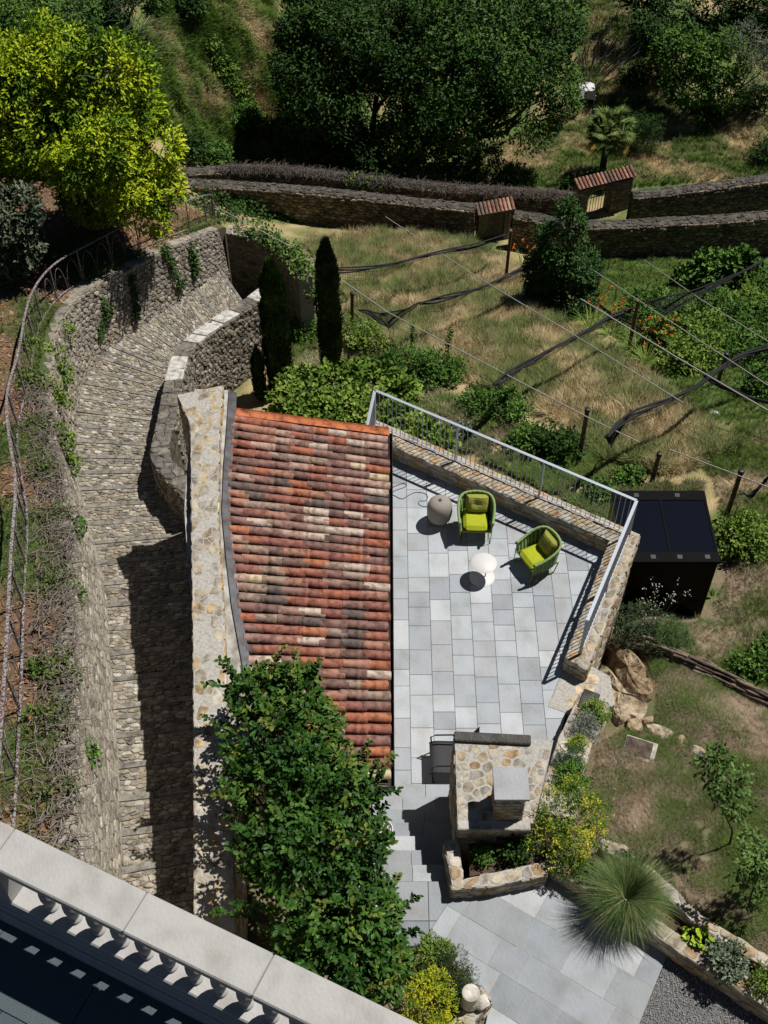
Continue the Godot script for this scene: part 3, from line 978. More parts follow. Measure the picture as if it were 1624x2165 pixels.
func outbuilding() -> void:
	var t := thing("outbuilding", "low outbuilding under a weathered barrel-tile roof beside the paved terrace", "building", Vector3.ZERO)
	var wl := MB.new()
	# walls
	var z0 := -16.25
	var z1 := -9.05
	var cx := -0.22
	var wy := -4.6
	wl.quad(Vector3(cx, roof_y(cx) - 0.1, z0), Vector3(cx, roof_y(cx) - 0.1, z1), Vector3(cx, wy, z1), Vector3(cx, wy, z0), Color.WHITE, Vector3.RIGHT)
	wl.quad(Vector3(cx, roof_y(cx) - 0.1, z1), Vector3(-2.0, roof_y(-2.0) - 0.1, z1), Vector3(-2.0, 0, z1), Vector3(cx, 0, z1), Color.WHITE, Vector3.BACK)
	wl.quad(Vector3(cx, roof_y(cx) - 0.1, z0), Vector3(-3.0, roof_y(-3.0) - 0.1, z0), Vector3(-3.0, wy, z0), Vector3(cx, wy, z0), Color.WHITE, Vector3.FORWARD)
	part("wall", wl, M.plaster, t)
	var roof := Node3D.new()
	roof.name = "roof"
	t.add_child(roof)
	# deck under the tiles
	var dk := MB.new()
	var zs := [-16.55, -15.5, -14.84, -13.73, -12.7, -11.72, -10.8, -9.8, -8.97]
	for i in zs.size() - 1:
		var l0 := roof_left(zs[i]) - 0.1
		var l1 := roof_left(zs[i + 1]) - 0.1
		var a := Vector3(l0, roof_y(l0) - 0.03, zs[i])
		var b := Vector3(l1, roof_y(l1) - 0.03, zs[i + 1])
		var c := Vector3(EAVE_X, roof_y(EAVE_X) - 0.03, zs[i + 1])
		var d := Vector3(EAVE_X, roof_y(EAVE_X) - 0.03, zs[i])
		dk.quad(a, b, c, d, Color(0.1, 0.06, 0.045), Vector3.UP)
		dk.quad(a + Vector3.DOWN * 0.1, b + Vector3.DOWN * 0.1, c + Vector3.DOWN * 0.1, d + Vector3.DOWN * 0.1, Color(0.1, 0.07, 0.05), Vector3.DOWN)
	dk.quad(Vector3(EAVE_X, roof_y(EAVE_X) - 0.03, zs[-1]), Vector3(-1.76, roof_y(-1.76) - 0.03, zs[-1]), Vector3(-1.76, roof_y(-1.76) - 0.13, zs[-1]), Vector3(EAVE_X, roof_y(EAVE_X) - 0.13, zs[-1]), Color(0.1, 0.07, 0.05), Vector3.BACK)
	part("deck", dk, M.tile, roof)
	var pal := [Color(0.29, 0.115, 0.08), Color(0.25, 0.105, 0.085), Color(0.21, 0.115, 0.1), Color(0.32, 0.165, 0.12), Color(0.32, 0.115, 0.07), Color(0.27, 0.165, 0.14), Color(0.17, 0.105, 0.09), Color(0.37, 0.25, 0.2), Color(0.28, 0.21, 0.165), Color(0.48, 0.4, 0.27), Color(0.12, 0.098, 0.088), Color(0.37, 0.145, 0.075), Color(0.23, 0.13, 0.115), Color(0.46, 0.38, 0.32)]
	var wts := [11, 10, 9, 8, 5, 9, 9, 7, 6, 4, 4, 2, 9, 5]
	var bag := []
	for i in pal.size():
		for k in wts[i]: bag.push_back(i)
	var meshes := []
	for i in pal.size():
		for k in 2: meshes.push_back(tile_mesh(pal[i], i * 7 + k, 0.45))
	var canal := MB.new()
	var rows := 37
	var rest_n := 0
	for r in rows:
		var zr := -16.13 + 0.195 * r
		var dz := lerpf(-0.08, 0.22, float(r) / rows)
		var xl := roof_left(zr + dz)
		var R := Vector3(EAVE_X, roof_y(EAVE_X), zr)
		var Lp := Vector3(xl, roof_y(xl), zr + dz)
		var d := (R - Lp).normalized()         # down the slope
		var zz := Vector3(0, 0, 1)
		var up := zz.cross(d).normalized()
		zz = d.cross(up)
		var total := R.distance_to(Lp)
		var s := 0.0
		var exp := 0.35 + rng.randf_range(-0.008, 0.008)
		var last: float = rng.randf_range(-0.02, 0.03)
		while s < total - 0.02:
			var p := R - d * (s - last) + up * (0.022 + rng.randf_range(-0.004, 0.006)) + zz * rng.randf_range(-0.006, 0.006)
			var yaw := rng.randf_range(-0.035, 0.035)
			p += zz * sin(s * 1.7 + r * 0.6) * 0.012 + up * sin(s * 2.3 + r * 1.1) * 0.005
			if rng.randf() < 0.03: p += d * rng.randf_range(0.02, 0.06)
			var bs := Basis(d, up, zz) * Basis(Vector3.UP, yaw) * Basis(Vector3.BACK, -0.055)
			var left := total - s
			if left < 0.45: bs = bs * Basis.from_scale(Vector3(maxf(left, 0.12) / 0.45 * 1.05, 1, 1))
			var m: ArrayMesh = meshes[bag[rng.randi() % bag.size()] * 2 + rng.randi() % 2]
			inst("roof_tile", m, Transform3D(bs, p), roof)
			s += exp
			last = rng.randf_range(-0.012, 0.012)
		# the channel tiles between two rows
		if r < rows - 1:
			var off := zz * 0.0975 + up * 0.012
			for k in 6:
				var a0 := lerpf(-1.2, 1.2, float(k) / 6)
				var a1 := lerpf(-1.2, 1.2, float(k + 1) / 6)
				var e0 := -up * cos(a0) * 0.04 + zz * sin(a0) * 0.06
				var e1 := -up * cos(a1) * 0.04 + zz * sin(a1) * 0.06
				canal.quad(R + off + e0 + up * 0.03, R + off + e1 + up * 0.03, Lp + off + e1 + up * 0.03, Lp + off + e0 + up * 0.03, Color(0.27, 0.14, 0.1), up)
	part("channel_tiles", canal, M.tile, roof, "stuff")
	# verge tiles along the far edge: new orange clay, laid on edge
	for k in 8:
		var f0 := k / 8.0
		var f1 := (k + 1) / 8.0 + 0.01
		var a := Vector3(roof_left(-16.4), 0, -16.42).lerp(Vector3(EAVE_X, 0, -16.36), f0)
		var b := Vector3(roof_left(-16.4), 0, -16.42).lerp(Vector3(EAVE_X, 0, -16.36), f1)
		a.y = roof_y(a.x) + 0.035 - 0.004 * (k % 2)
		b.y = roof_y(b.x) + 0.035 - 0.004 * (k % 2)
		var mb := MB.new()
		for s in 6:
			var a0 := lerpf(-1.3, 1.0, s / 6.0)
			var a1 := lerpf(-1.3, 1.0, (s + 1) / 6.0)
			var e0 := Vector3(0, -cos(a0) * 0.07 + 0.04, sin(a0) * 0.1)
			var e1 := Vector3(0, -cos(a1) * 0.07 + 0.04, sin(a1) * 0.1)
			mb.quad(a + e0, b + e0, b + e1, a + e1, Color(0.42, 0.14, 0.055), Vector3.UP)
		part("verge_tile", mb, M.tile, roof)
	# gutter along the eave
	var gt := MB.new()
	var gy := roof_y(EAVE_X)
	gt.box(Transform3D(Basis(), Vector3(0.1, gy - 0.075, -12.67)), Vector3(0.11, 0.012, 7.5), Color.WHITE)
	gt.box(Transform3D(Basis(), Vector3(0.155, gy - 0.03, -12.67)), Vector3(0.014, 0.1, 7.5), Color.WHITE, 0.004)
	gt.box(Transform3D(Basis(), Vector3(0.045, gy - 0.07, -12.67)), Vector3(0.012, 0.09, 7.5), Color.WHITE)
	gt.box(Transform3D(Basis(), Vector3(0.1, gy - 0.045, -8.92)), Vector3(0.12, 0.1, 0.012), Color.WHITE)
	part("gutter", gt, M.gutter, t)
	for k in 13:
		var br := MB.new()
		var z := -16.1 + 0.57 * k
		br.bar(Vector3(0.03, gy - 0.01, z), Vector3(0.162, gy + 0.022, z), 0.012, 0.006)
		part("gutter_bracket", br, M.gutter, t)
	var fb := MB.new()
	fb.bar(Vector3(EAVE_X, gy - 0.09, -8.93), Vector3(-1.75, roof_y(-1.75) - 0.09, -8.93), 0.03, 0.16, Color.WHITE, 0.004)
	part("fascia_board", fb, M.gutter, t)
	# lead flashing and the concrete strip at the top of the slope
	for i in 8:
		var za: float = lerpf(-16.9, -8.9, i / 8.0)
		var zb: float = lerpf(-16.9, -8.9, (i + 1) / 8.0) + 0.03
		var la := roof_left(za)
		var lb := roof_left(zb)
		var fl := MB.new()
		var y := 0.09 + 0.003 * (i % 2)
		var A := Vector3(la + 0.04, roof_y(la) + y - 0.02, za)
		var B := Vector3(lb + 0.04, roof_y(lb) + y - 0.02, zb)
		var C := Vector3(lb - 0.1, roof_y(lb) + y + 0.03, zb)
		var D := Vector3(la - 0.1, roof_y(la) + y + 0.03, za)
		fl.quad(A, B, C, D, Color.WHITE, Vector3.UP)
		fl.quad(A, B, B + Vector3.DOWN * 0.03, A + Vector3.DOWN * 0.03, Color.WHITE, Vector3.RIGHT)
		fl.quad(C, D, D + Vector3.UP * 0.05, C + Vector3.UP * 0.05, Color.WHITE, Vector3.RIGHT)
		part("flashing", fl, M.lead, t)

# ------------------------------------------------------------------ tall wall between lane and outbuilding
const BW_L := [Vector3(-3.85, 3.2, -16.53), Vector3(-3.6, 3.2, -15.95), Vector3(-3.52, 3.2, -15.73), Vector3(-3.27, 3.2, -13.48), Vector3(-3.05, 3.2, -11.5), Vector3(-2.86, 3.2, -9.76), Vector3(-2.55, 3.2, -6.81), Vector3(-2.42, 3.2, -5.4)]
const BW_R := [Vector3(-3.03, 3.2, -16.79), Vector3(-3.01, 3.2, -16.1), Vector3(-3.0, 3.2, -15.73), Vector3(-2.83, 3.2, -13.48), Vector3(-2.57, 3.2, -11.5), Vector3(-2.38, 3.2, -9.76), Vector3(-2.02, 3.2, -6.81), Vector3(-1.9, 3.2, -5.4)]
func boundary_wall() -> void:
	var t := thing("boundary_wall", "tall wall with honey stones set in mortar on its top, between tiled roof and stepped lane", "wall", Vector3.ZERO)
	var mb := MB.new()
	for i in BW_L.size() - 1:
		var a: Vector3 = BW_L[i]
		var b: Vector3 = BW_L[i + 1]
		var c: Vector3 = BW_R[i + 1]
		var d: Vector3 = BW_R[i]
		var bot := Vector3.DOWN * 7.0
		mb.quad(a, b, c, d, Color.WHITE, Vector3.UP)
		mb.quad(a, b, b + bot, a + bot, Color.WHITE, Vector3.LEFT)
		mb.quad(d, c, c + bot, d + bot, Color.WHITE, Vector3.RIGHT)
	mb.quad(BW_L[0], BW_R[0], BW_R[0] + Vector3.DOWN * 8.0, BW_L[0] + Vector3.DOWN * 8.0, Color.WHITE, Vector3.FORWARD)
	part("masonry", mb, M.mortar, t)
	var pal := [Color(0.52, 0.4, 0.24), Color(0.46, 0.38, 0.27), Color(0.55, 0.46, 0.32), Color(0.4, 0.34, 0.27), Color(0.5, 0.33, 0.15), Color(0.36, 0.33, 0.29), Color(0.58, 0.52, 0.42)]
	var len := plen(BW_L)
	var top := func(u: float, v: float, h: float) -> Vector3:
		return along(BW_L, u).lerp(along(BW_R, u * plen(BW_R) / len), v / 0.48) + Vector3.UP * h
	lay(t, "top_stone", cells(len, 0.48, 0.22, 0.14, 0.48), top, 0.014, 0.007, [Color(0.43, 0.36, 0.25), Color(0.4, 0.365, 0.31), Color(0.45, 0.4, 0.31), Color(0.37, 0.335, 0.28), Color(0.43, 0.33, 0.2), Color(0.35, 0.335, 0.31), Color(0.46, 0.43, 0.37)], M.stone, 300, 0.02, false, func(pl): return rng.randf() < 0.72)
	var face := func(u: float, v: float, h: float) -> Vector3:
		var p := along(BW_L, u)
		var d := along(BW_L, minf(u + 0.1, len)) - along(BW_L, maxf(u - 0.1, 0.0))
		return p + Vector3.DOWN * v + Vector3(-d.z, 0, d.x).normalized() * h
	var fr := MB.new()
	for pl in cells(len, 4.2, 0.24, 0.15, 0.34): stone(fr, pl, face, 0.012, 0.02, pick(pal))
	part("face_stones", fr, M.stone, t, "stuff")
	var rf := func(u: float, v: float, h: float) -> Vector3:
		var p := along(BW_R, u)
		var d := along(BW_R, minf(u + 0.1, len)) - along(BW_R, maxf(u - 0.1, 0.0))
		return p + Vector3.DOWN * v + Vector3(d.z, 0, -d.x).normalized() * h
	var fr2 := MB.new()
	for pl in cells(plen(BW_R), 2.4, 0.24, 0.13, 0.34): stone(fr2, pl, rf, 0.012, 0.02, pick(pal))
	part("inner_stones", fr2, M.stone, t, "stuff")
	# concrete strip between wall and flashing
	var cs := MB.new()
	for i in 8:
		var za: float = lerpf(-16.9, -8.9, i / 8.0)
		var zb: float = lerpf(-16.9, -8.9, (i + 1) / 8.0)
		var la := roof_left(za)
		var lb := roof_left(zb)
		var A := Vector3(la - 0.1, roof_y(la) + 0.13, za)
		var B := Vector3(lb - 0.1, roof_y(lb) + 0.13, zb)
		var C := Vector3(lb - 0.75, roof_y(lb) + 0.16, zb)
		var D := Vector3(la - 0.75, roof_y(la) + 0.16, za)
		cs.quad(A, B, C, D, Color.WHITE, Vector3.UP)
		cs.quad(A, B, B + Vector3.DOWN * 0.3, A + Vector3.DOWN * 0.3, Color.WHITE, Vector3.RIGHT)
	part("concrete_strip", cs, M.concrete, t)

# ------------------------------------------------------------------ terrace
const PAVE := [Color(0.335, 0.36, 0.39), Color(0.295, 0.317, 0.347), Color(0.365, 0.39, 0.417), Color(0.27, 0.29, 0.32), Color(0.315, 0.345, 0.372), Color(0.41, 0.43, 0.455), Color(0.31, 0.325, 0.345)]
# darker tones of the same granite for the court and the steps
const PAVE2 := [Color(0.285, 0.305, 0.33), Color(0.235, 0.255, 0.28), Color(0.33, 0.35, 0.375), Color(0.21, 0.23, 0.255), Color(0.26, 0.285, 0.31), Color(0.37, 0.385, 0.41), Color(0.25, 0.265, 0.28)]

func lay_slab(g: Node3D, pl: PackedVector2Array, bound: PackedVector2Array, y: float, col: Color, gap := 0.003, th := 0.05) -> void:
	var clipped := Geometry2D.intersect_polygons(pl, bound)
	for q in clipped:
		if Geometry2D.is_polygon_clockwise(q) and clipped.size() > 1: continue
		var ins := Geometry2D.offset_polygon(q, -gap)
		for w in ins:
			if w.size() < 3: continue
			var mb := MB.new()
			mb.slab(w, y - th, y + rng.randf_range(-0.0015, 0.0015), col, 0.004)
			part("paving_slab", mb, M.granite, g)

func terrace() -> void:
	var g := struct("terrace", "grey granite paving of the terrace")
	var inner := PackedVector2Array([Vector2(-0.35, -18.22), Vector2(4.457, -15.315), Vector2(3.311, -12.554), Vector2(3.318, -12.57), Vector2(2.96, -11.769), Vector2(3.28, -11.631), Vector2(2.95, -10.6), Vector2(2.74, -9.8), Vector2(1.1, -9.8), Vector2(1.1, -10.1), Vector2(-0.23, -10.1)])
	var base := MB.new()
	base.slab(inner, -1.0, -0.005, Color.WHITE, 0.001)
	part("screed", base, M.joint, g)
	var xs := [-0.35, 0.055, 0.472, 0.887, 1.280, 1.673, 2.089, 2.486, 2.893, 3.290, 3.628, 4.04, 4.45]
	for i in xs.size() - 1:
		var z := -18.2 - rng.randf_range(0.0, 0.4)
		while z < -9.7:
			var l: float = [0.44, 0.5, 0.55, 0.6, 0.68, 0.36][rng.randi() % 6]
			var pl := PackedVector2Array([Vector2(xs[i], z), Vector2(xs[i + 1], z), Vector2(xs[i + 1], z + l), Vector2(xs[i], z + l)])
			lay_slab(g, pl, inner, 0.0, pick2(PAVE))
			z += l
	# the low wall round it, stone capped
	var t := thing("terrace_wall", "low honey stone wall under the grey railing round the terrace", "wall")
	var I := [Vector3(-0.35, 0.4, -18.22), Vector3(4.457, 0.4, -15.315), Vector3(3.311, 0.4, -12.554)]
	var O := [Vector3(-0.35, 0.4, -18.761), Vector3(5.065, 0.4, -15.472), Vector3(3.678, 0.4, -12.308)]
	var mb := MB.new()
	for i in 2:
		mb.quad(I[i], I[i + 1], O[i + 1], O[i], Color.WHITE, Vector3.UP)
		mb.quad(I[i], I[i + 1], I[i + 1] + Vector3.DOWN * 0.6, I[i] + Vector3.DOWN * 0.6, Color.WHITE, I[1 - i] - O[1 - i] if i == 0 else Vector3.LEFT)
		mb.quad(O[i], O[i + 1], O[i + 1] + Vector3.DOWN * 4.4, O[i] + Vector3.DOWN * 5.2, Color.WHITE, Vector3(0.5, 0, -1) if i == 0 else Vector3(1, 0, 0.2))
	mb.quad(I[2], O[2], O[2] + Vector3.DOWN * 2.0, I[2] + Vector3.DOWN * 2.0, Color.WHITE, Vector3.BACK)
	part("masonry", mb, M.mortar, t)
	var pal := [Color(0.44, 0.35, 0.23), Color(0.42, 0.36, 0.27), Color(0.46, 0.4, 0.3), Color(0.38, 0.33, 0.265), Color(0.42, 0.29, 0.165), Color(0.36, 0.345, 0.32), Color(0.47, 0.43, 0.37)]
	for i in 2:
		var a: Vector3 = I[i]
		var b: Vector3 = I[i + 1]
		var c: Vector3 = O[i]
		var d: Vector3 = O[i + 1]
		var L := a.distance_to(b)
		var top := func(u: float, v: float, h: float) -> Vector3: return a.lerp(b, u / L).lerp(c.lerp(d, u / L), v / 0.5) + Vector3.UP * h
		lay(t, "top_stone", cells(L, 0.5, 0.24, 0.17, 0.34), top, 0.014, 0.014, pal, M.stone, 150, 0.02)
		var nrm := (b - a).cross(Vector3.UP).normalized()
		if nrm.dot(a - c) < 0: nrm = -nrm
		var inn := func(u: float, v: float, h: float) -> Vector3: return a.lerp(b, u / L) + Vector3.DOWN * v + nrm * h
		lay(t, "face_stone", cells(L, 0.4, 0.27, 0.13, 0.28), inn, 0.008, 0.02, pal, M.stone, 80, 0.02)
		var Lo := c.distance_to(d)
		var outm := func(u: float, v: float, h: float) -> Vector3: return c.lerp(d, u / Lo) + Vector3.DOWN * v - nrm * h
		var r := MB.new()
		for pl in cells(Lo, 4.0, 0.27, 0.17, 0.34): stone(r, pl, outm, 0.012, 0.03, pick(pal))
		part("outer_stones", r, M.oldstone, t, "stuff")
	var ea: Vector3 = I[2]
	var eb: Vector3 = O[2]
	var eL := ea.distance_to(eb)
	var en := (eb - ea).cross(Vector3.UP).normalized()
	if en.z < 0: en = -en
	var em := func(u: float, v: float, h: float) -> Vector3: return ea.lerp(eb, u / eL) + Vector3.DOWN * v + en * h
	lay(t, "end_stone", cells(eL, 0.42, 0.2, 0.13, 0.3), em, 0.008, 0.02, pal, M.stone, 40, 0.02)
	# railing
	var rl := thing("terrace_railing", "pale grey metal railing with thin upright bars round the terrace", "railing")
	var RT := [Vector3(-0.36, 1.47, -17.3), Vector3(-0.19, 1.47, -18.46), Vector3(4.83, 1.47, -15.43), Vector3(3.585, 1.47, -12.63)]
	for i in 3:
		var tr := MB.new()
		tr.bar(RT[i], RT[i + 1], 0.065, 0.014, Color.WHITE, 0.003)
		part("top_rail", tr, M.rail, rl)
		var dn := Vector3.DOWN * 1.0
		var lo := MB.new()
		lo.bar(RT[i] + dn, RT[i + 1] + dn, 0.035, 0.01)
		part("bottom_rail", lo, M.rail, rl)
		var n: int = maxi(1, roundi(RT[i].distance_to(RT[i + 1]) / 0.105))
		for k in range(1, n):
			var p: Vector3 = RT[i].lerp(RT[i + 1], float(k) / n)
			var bb := MB.new()
			bb.tube([p, p + dn], 0.0085, 0.0085, Color.WHITE, 5, false)
			part("bar", bb, M.rail, rl)
	for q in [[0, 0.0], [1, 0.0], [1, 0.333], [1, 0.666], [2, 0.0], [2, 0.5], [2, 1.0]]:
		var a: Vector3 = RT[q[0]].lerp(RT[q[0] + 1], q[1])
		var ax: Vector3 = (RT[q[0] + 1] - RT[q[0]]).normalized()
		var pb := MB.new()
		pb.box(Transform3D(Basis(ax, Vector3.UP, ax.cross(Vector3.UP)), a + Vector3.DOWN * 0.54), Vector3(0.02, 1.07, 0.06), Color.WHITE, 0.002)
		part("post", pb, M.rail, rl)
	# stone apron and natural rock at the end of the wall
	var ap := struct("pavement", "mortared stone apron by the rock")
	var apol := PackedVector2Array([Vector2(3.318, -12.57), Vector2(2.96, -11.769), Vector2(3.28, -11.631), Vector2(3.581, -11.416), Vector2(4.18, -11.808), Vector2(4.166, -12.415), Vector2(3.802, -12.674)])
	var am := MB.new()
	am.slab(apol, -0.8, 0.006, Color.WHITE, 0.01)
	part("mortar_bed", am, M.mortar, ap)
	var amap := func(u: float, v: float, h: float) -> Vector3: return Vector3(2.96 + u, 0.006 + h, -12.57 + v)
	lay(ap, "flat_stone", cells(1.3, 1.1, 0.36, 0.26, 0.4), amap, 0.03, 0.008, [Color(0.58, 0.48, 0.33), Color(0.6, 0.53, 0.42), Color(0.5, 0.38, 0.22)], M.stone, 60, 0.01, true, func(pl):
		var ok := true
		for p in pl:
			if not Geometry2D.is_point_in_polygon(Vector2(2.96 + p.x, -12.57 + p.y), apol): ok = false
		return ok and rng.randf() < 0.8)
	rock("boulder", "big smooth brown and cream boulder at the end of the terrace wall", [Vector3(4.498, -2.009, -14.514), Vector3(4.739, -1.642, -14.333), Vector3(4.969, -1.134, -13.726), Vector3(5.01, -0.447, -12.676), Vector3(4.994, -0.133, -12.116), Vector3(4.753, -0.125, -11.959), Vector3(4.602, -0.481, -12.384), Vector3(4.563, -1.338, -13.248), Vector3(4.475, -2.011, -14.139)], 0.13, 0.7, [Color(0.3, 0.225, 0.14), Color(0.4, 0.32, 0.22)])
	rock("rock_ledge", "cream cracked rock ledge stepping down beside the boulder", [Vector3(4.281, -2.317, -14.27), Vector3(4.486, -2.005, -14.098), Vector3(4.568, -1.2, -13.092), Vector3(4.582, -0.443, -12.297), Vector3(4.793, -0.128, -11.948), Vector3(4.807, -0.025, -11.736), Vector3(4.557, 0.094, -11.419), Vector3(4.417, 0.009, -11.548), Vector3(4.12, 0.102, -11.318), Vector3(4.16, -0.474, -12.06), Vector3(4.342, -2.017, -13.67)], 0.09, 0.6, [Color(0.5, 0.43, 0.32), Color(0.42, 0.355, 0.26)])

func pick2(pal: Array) -> Color:
	var i := rng.randi() % pal.size()
	if i == 5 and rng.randf() < 0.55: i = 0
	var a: Color = pal[i]
	var k := rng.randf_range(0.93, 1.07)
	return Color(a.r * k, a.g * k, a.b * k)

# an uneven rock over an outline (world points), rising to about hgt above it
func rock(called: String, label: String, outl: Array, hgt: float, deep: float, cols: Array, group := "", cat := "rock") -> void:
	var c := Vector3.ZERO
	for p in outl: c += p
	c /= outl.size()
	var t := thing(called, label, cat, c, group)
	var o: Array = outl.duplicate()
	o.push_back(outl[0])
	o = smooth(o, 1)
	o.pop_back()
	var m := o.size()
	var rings := [[1.02, -deep], [1.0, -0.05], [0.93, hgt * 0.55], [0.78, hgt * 0.85], [0.5, hgt], [0.22, hgt * 1.03]]
	var P := []
	for r in rings:
		var row := []
		for p in o:
			var q: Vector3 = c + (p - c) * r[0]
			q.y = lerpf(p.y, c.y, 1.0 - r[0]) + r[1] + noise2.get_noise_3d(q.x * 3.0, r[1] * 5.0, q.z * 3.0) * 0.12
			q.x += noise2.get_noise_3d(q.x * 4.0, q.z * 4.0, r[1] * 9.0) * 0.05
			row.push_back(q)
		P.push_back(row)
	var mb := MB.new()
	for r in rings.size() - 1:
		for i in m:
			var j := (i + 1) % m
			var col: Color = cols[0].lerp(cols[1], clampf(0.5 + noise2.get_noise_2d(P[r][i].x * 2.5, P[r][i].z * 2.5) * 1.8, 0.0, 1.0))
			mb.quad(P[r][i], P[r][j], P[r + 1][j], P[r + 1][i], col, (P[r][i] - c) * (1.0 if r < 2 else 0.3) + Vector3.UP * 0.3)
	for i in m:
		mb.tri(P[-1][i], P[-1][(i + 1) % m], c + Vector3.UP * hgt * 1.03, cols[0].lerp(cols[1], 0.5), Vector3.UP)
	part("stone_body", mb, M.rock, t)

# ------------------------------------------------------------------ stairs up to the court
const COURT := 1.28
func stairs_and_court() -> void:
	var zs := [-10.118, -9.8, -9.484, -9.17, -8.855, -8.54, -8.22, -7.888]
	var g := struct("stairs", "grey granite steps from the terrace up to the court")
	var x0 := -0.2
	var x1 := 1.16
	for i in 8:
		var y := 0.16 * (i + 1)
		var z2: float = zs[i + 1] if i < 7 else -7.2
		var bd := MB.new()
		bd.box(Transform3D(Basis(), Vector3((x0 + x1) * 0.5, (y - 0.03) * 0.5 - 0.3, (zs[i] + z2) * 0.5 + 0.01)), Vector3(x1 - x0, y - 0.03 + 0.6, z2 - zs[i] - 0.02))
		part("step_body", bd, M.joint, g)
		if i < 7:
			var cut: float = lerpf(x0, x1, rng.randf_range(0.3, 0.7))
			var cut2: float = minf(cut + rng.randf_range(0.4, 0.6), x1)
			var ed := [x0, cut, cut2, x1] if x1 - cut2 > 0.15 else [x0, cut, x1]
			for k in ed.size() - 1:
				var mb := MB.new()
				mb.slab(PackedVector2Array([Vector2(ed[k] + 0.003, zs[i] - 0.015), Vector2(ed[k + 1] - 0.003, zs[i] - 0.015), Vector2(ed[k + 1] - 0.003, z2 - 0.02), Vector2(ed[k] + 0.003, z2 - 0.02)]), y - 0.035, y, pick2(PAVE2), 0.004)
				part("tread", mb, M.granite, g)
	# court: landing slabs square to the stairs, the rest on the slant
	var c := struct("court", "grey granite paving of the upper court")
	var land := PackedVector2Array([Vector2(-0.6, -7.9), Vector2(1.2, -7.9), Vector2(1.205, -7.908), Vector2(0.725, -7.186), Vector2(0.543, -6.901), Vector2(-0.6, -6.9)])
	var z := -7.9
	for l in [0.62, 0.55, 0.5]:
		var x: float = -0.6
		for w in [0.55, 0.72, 0.5, 0.6]:
			lay_slab(c, PackedVector2Array([Vector2(x, z), Vector2(x + w, z), Vector2(x + w, z + l), Vector2(x, z + l)]), land, COURT, pick2(PAVE2), 0.004)
			x += w
		z += l
	var A := Vector2(1.205, -7.908)
	var Bq := Vector2(0.652, -7.078)
	var ct := PackedVector2Array([A, Vector2(2.462, -8.182), Vector2(4.238, -6.923), Vector2(3.551, -5.69), Vector2(3.1, -4.9), Vector2(1.2, -4.9), Vector2(1.506, -6.049), Bq])
	var u := Vector2(0.845, 0.534)
	var w := Vector2(-u.y, u.x)
	var bed := MB.new()
	bed.slab(ct, 0.2, COURT - 0.005, Color.WHITE, 0.001)
	bed.slab(land, 0.2, COURT - 0.006, Color.WHITE, 0.001)
	part("screed", bed, M.joint, c)
	var org: Vector2 = Vector2(1.299, -7.294)
	var rows := [-1.6, -1.05, -0.53, 0.0, 0.46, 0.95, 1.45, 1.98, 2.5, 3.0]
	for r in rows.size() - 1:
		var s := -1.6 - rng.randf_range(0.0, 0.5)
		while s < 4.6:
			var l: float = [0.55, 0.7, 0.8, 0.92, 0.45][rng.randi() % 5]
			var p0: Vector2 = org + u * s + w * rows[r]
			var p1: Vector2 = org + u * (s + l) + w * rows[r]
			var p2: Vector2 = org + u * (s + l) + w * rows[r + 1]
			var p3: Vector2 = org + u * s + w * rows[r + 1]
			lay_slab(c, PackedVector2Array([p0, p1, p2, p3]), ct, COURT, pick2(PAVE2), 0.0035)
			s += l
	# gravel drive beyond the paving
	var gr := struct("gravel_drive", "grey gravel drive beside the court")
	var gpoly := PackedVector2Array([Vector2(4.283, -6.966), Vector2(3.601, -5.793), Vector2(3.05, -4.9), Vector2(3.0, -3.0), Vector2(7.5, -3.0), Vector2(5.697, -5.891)])
	var gb := MB.new()
	gb.slab(gpoly, 0.6, COURT - 0.035, Color(0.14, 0.14, 0.145), 0.001)
	part("gravel_bed", gb, M.gravel, gr)
	var pm := MB.new()
	var ico := [Vector3(1, 0, 0), Vector3(-1, 0, 0), Vector3(0, 1, 0), Vector3(0, -1, 0), Vector3(0, 0, 1), Vector3(0, 0, -1)]
	for f in [[0, 2, 4], [4, 2, 1], [1, 2, 5], [5, 2, 0], [0, 3, 4], [4, 3, 1], [1, 3, 5], [5, 3, 0]]:
		pm.tris(ico[f[0]], ico[f[1]], ico[f[2]], ico[f[0]], ico[f[1]], ico[f[2]], Color.WHITE)
	var pmesh := pm.mesh(M.gravel)
	var xf := []
	var cols := []
	for k in 26000:
		var p := Vector2(rng.randf_range(3.0, 6.8), rng.randf_range(-7.0, -4.6))
		if not Geometry2D.is_point_in_polygon(p, gpoly): continue
		var s := rng.randf_range(0.006, 0.015)
		xf.push_back(Transform3D(Basis.from_euler(Vector3(rng.randf() * 6, rng.randf() * 6, rng.randf() * 6)) * Basis.from_scale(Vector3(s, s * 0.7, s * 1.2)), Vector3(p.x, COURT - 0.033 + s * 0.5, p.y)))
		var b := rng.randf_range(0.1, 0.42)
		cols.push_back(Color(b * 1.02, b, b * 0.97))
	many("pebbles", pmesh, xf, cols, gr)

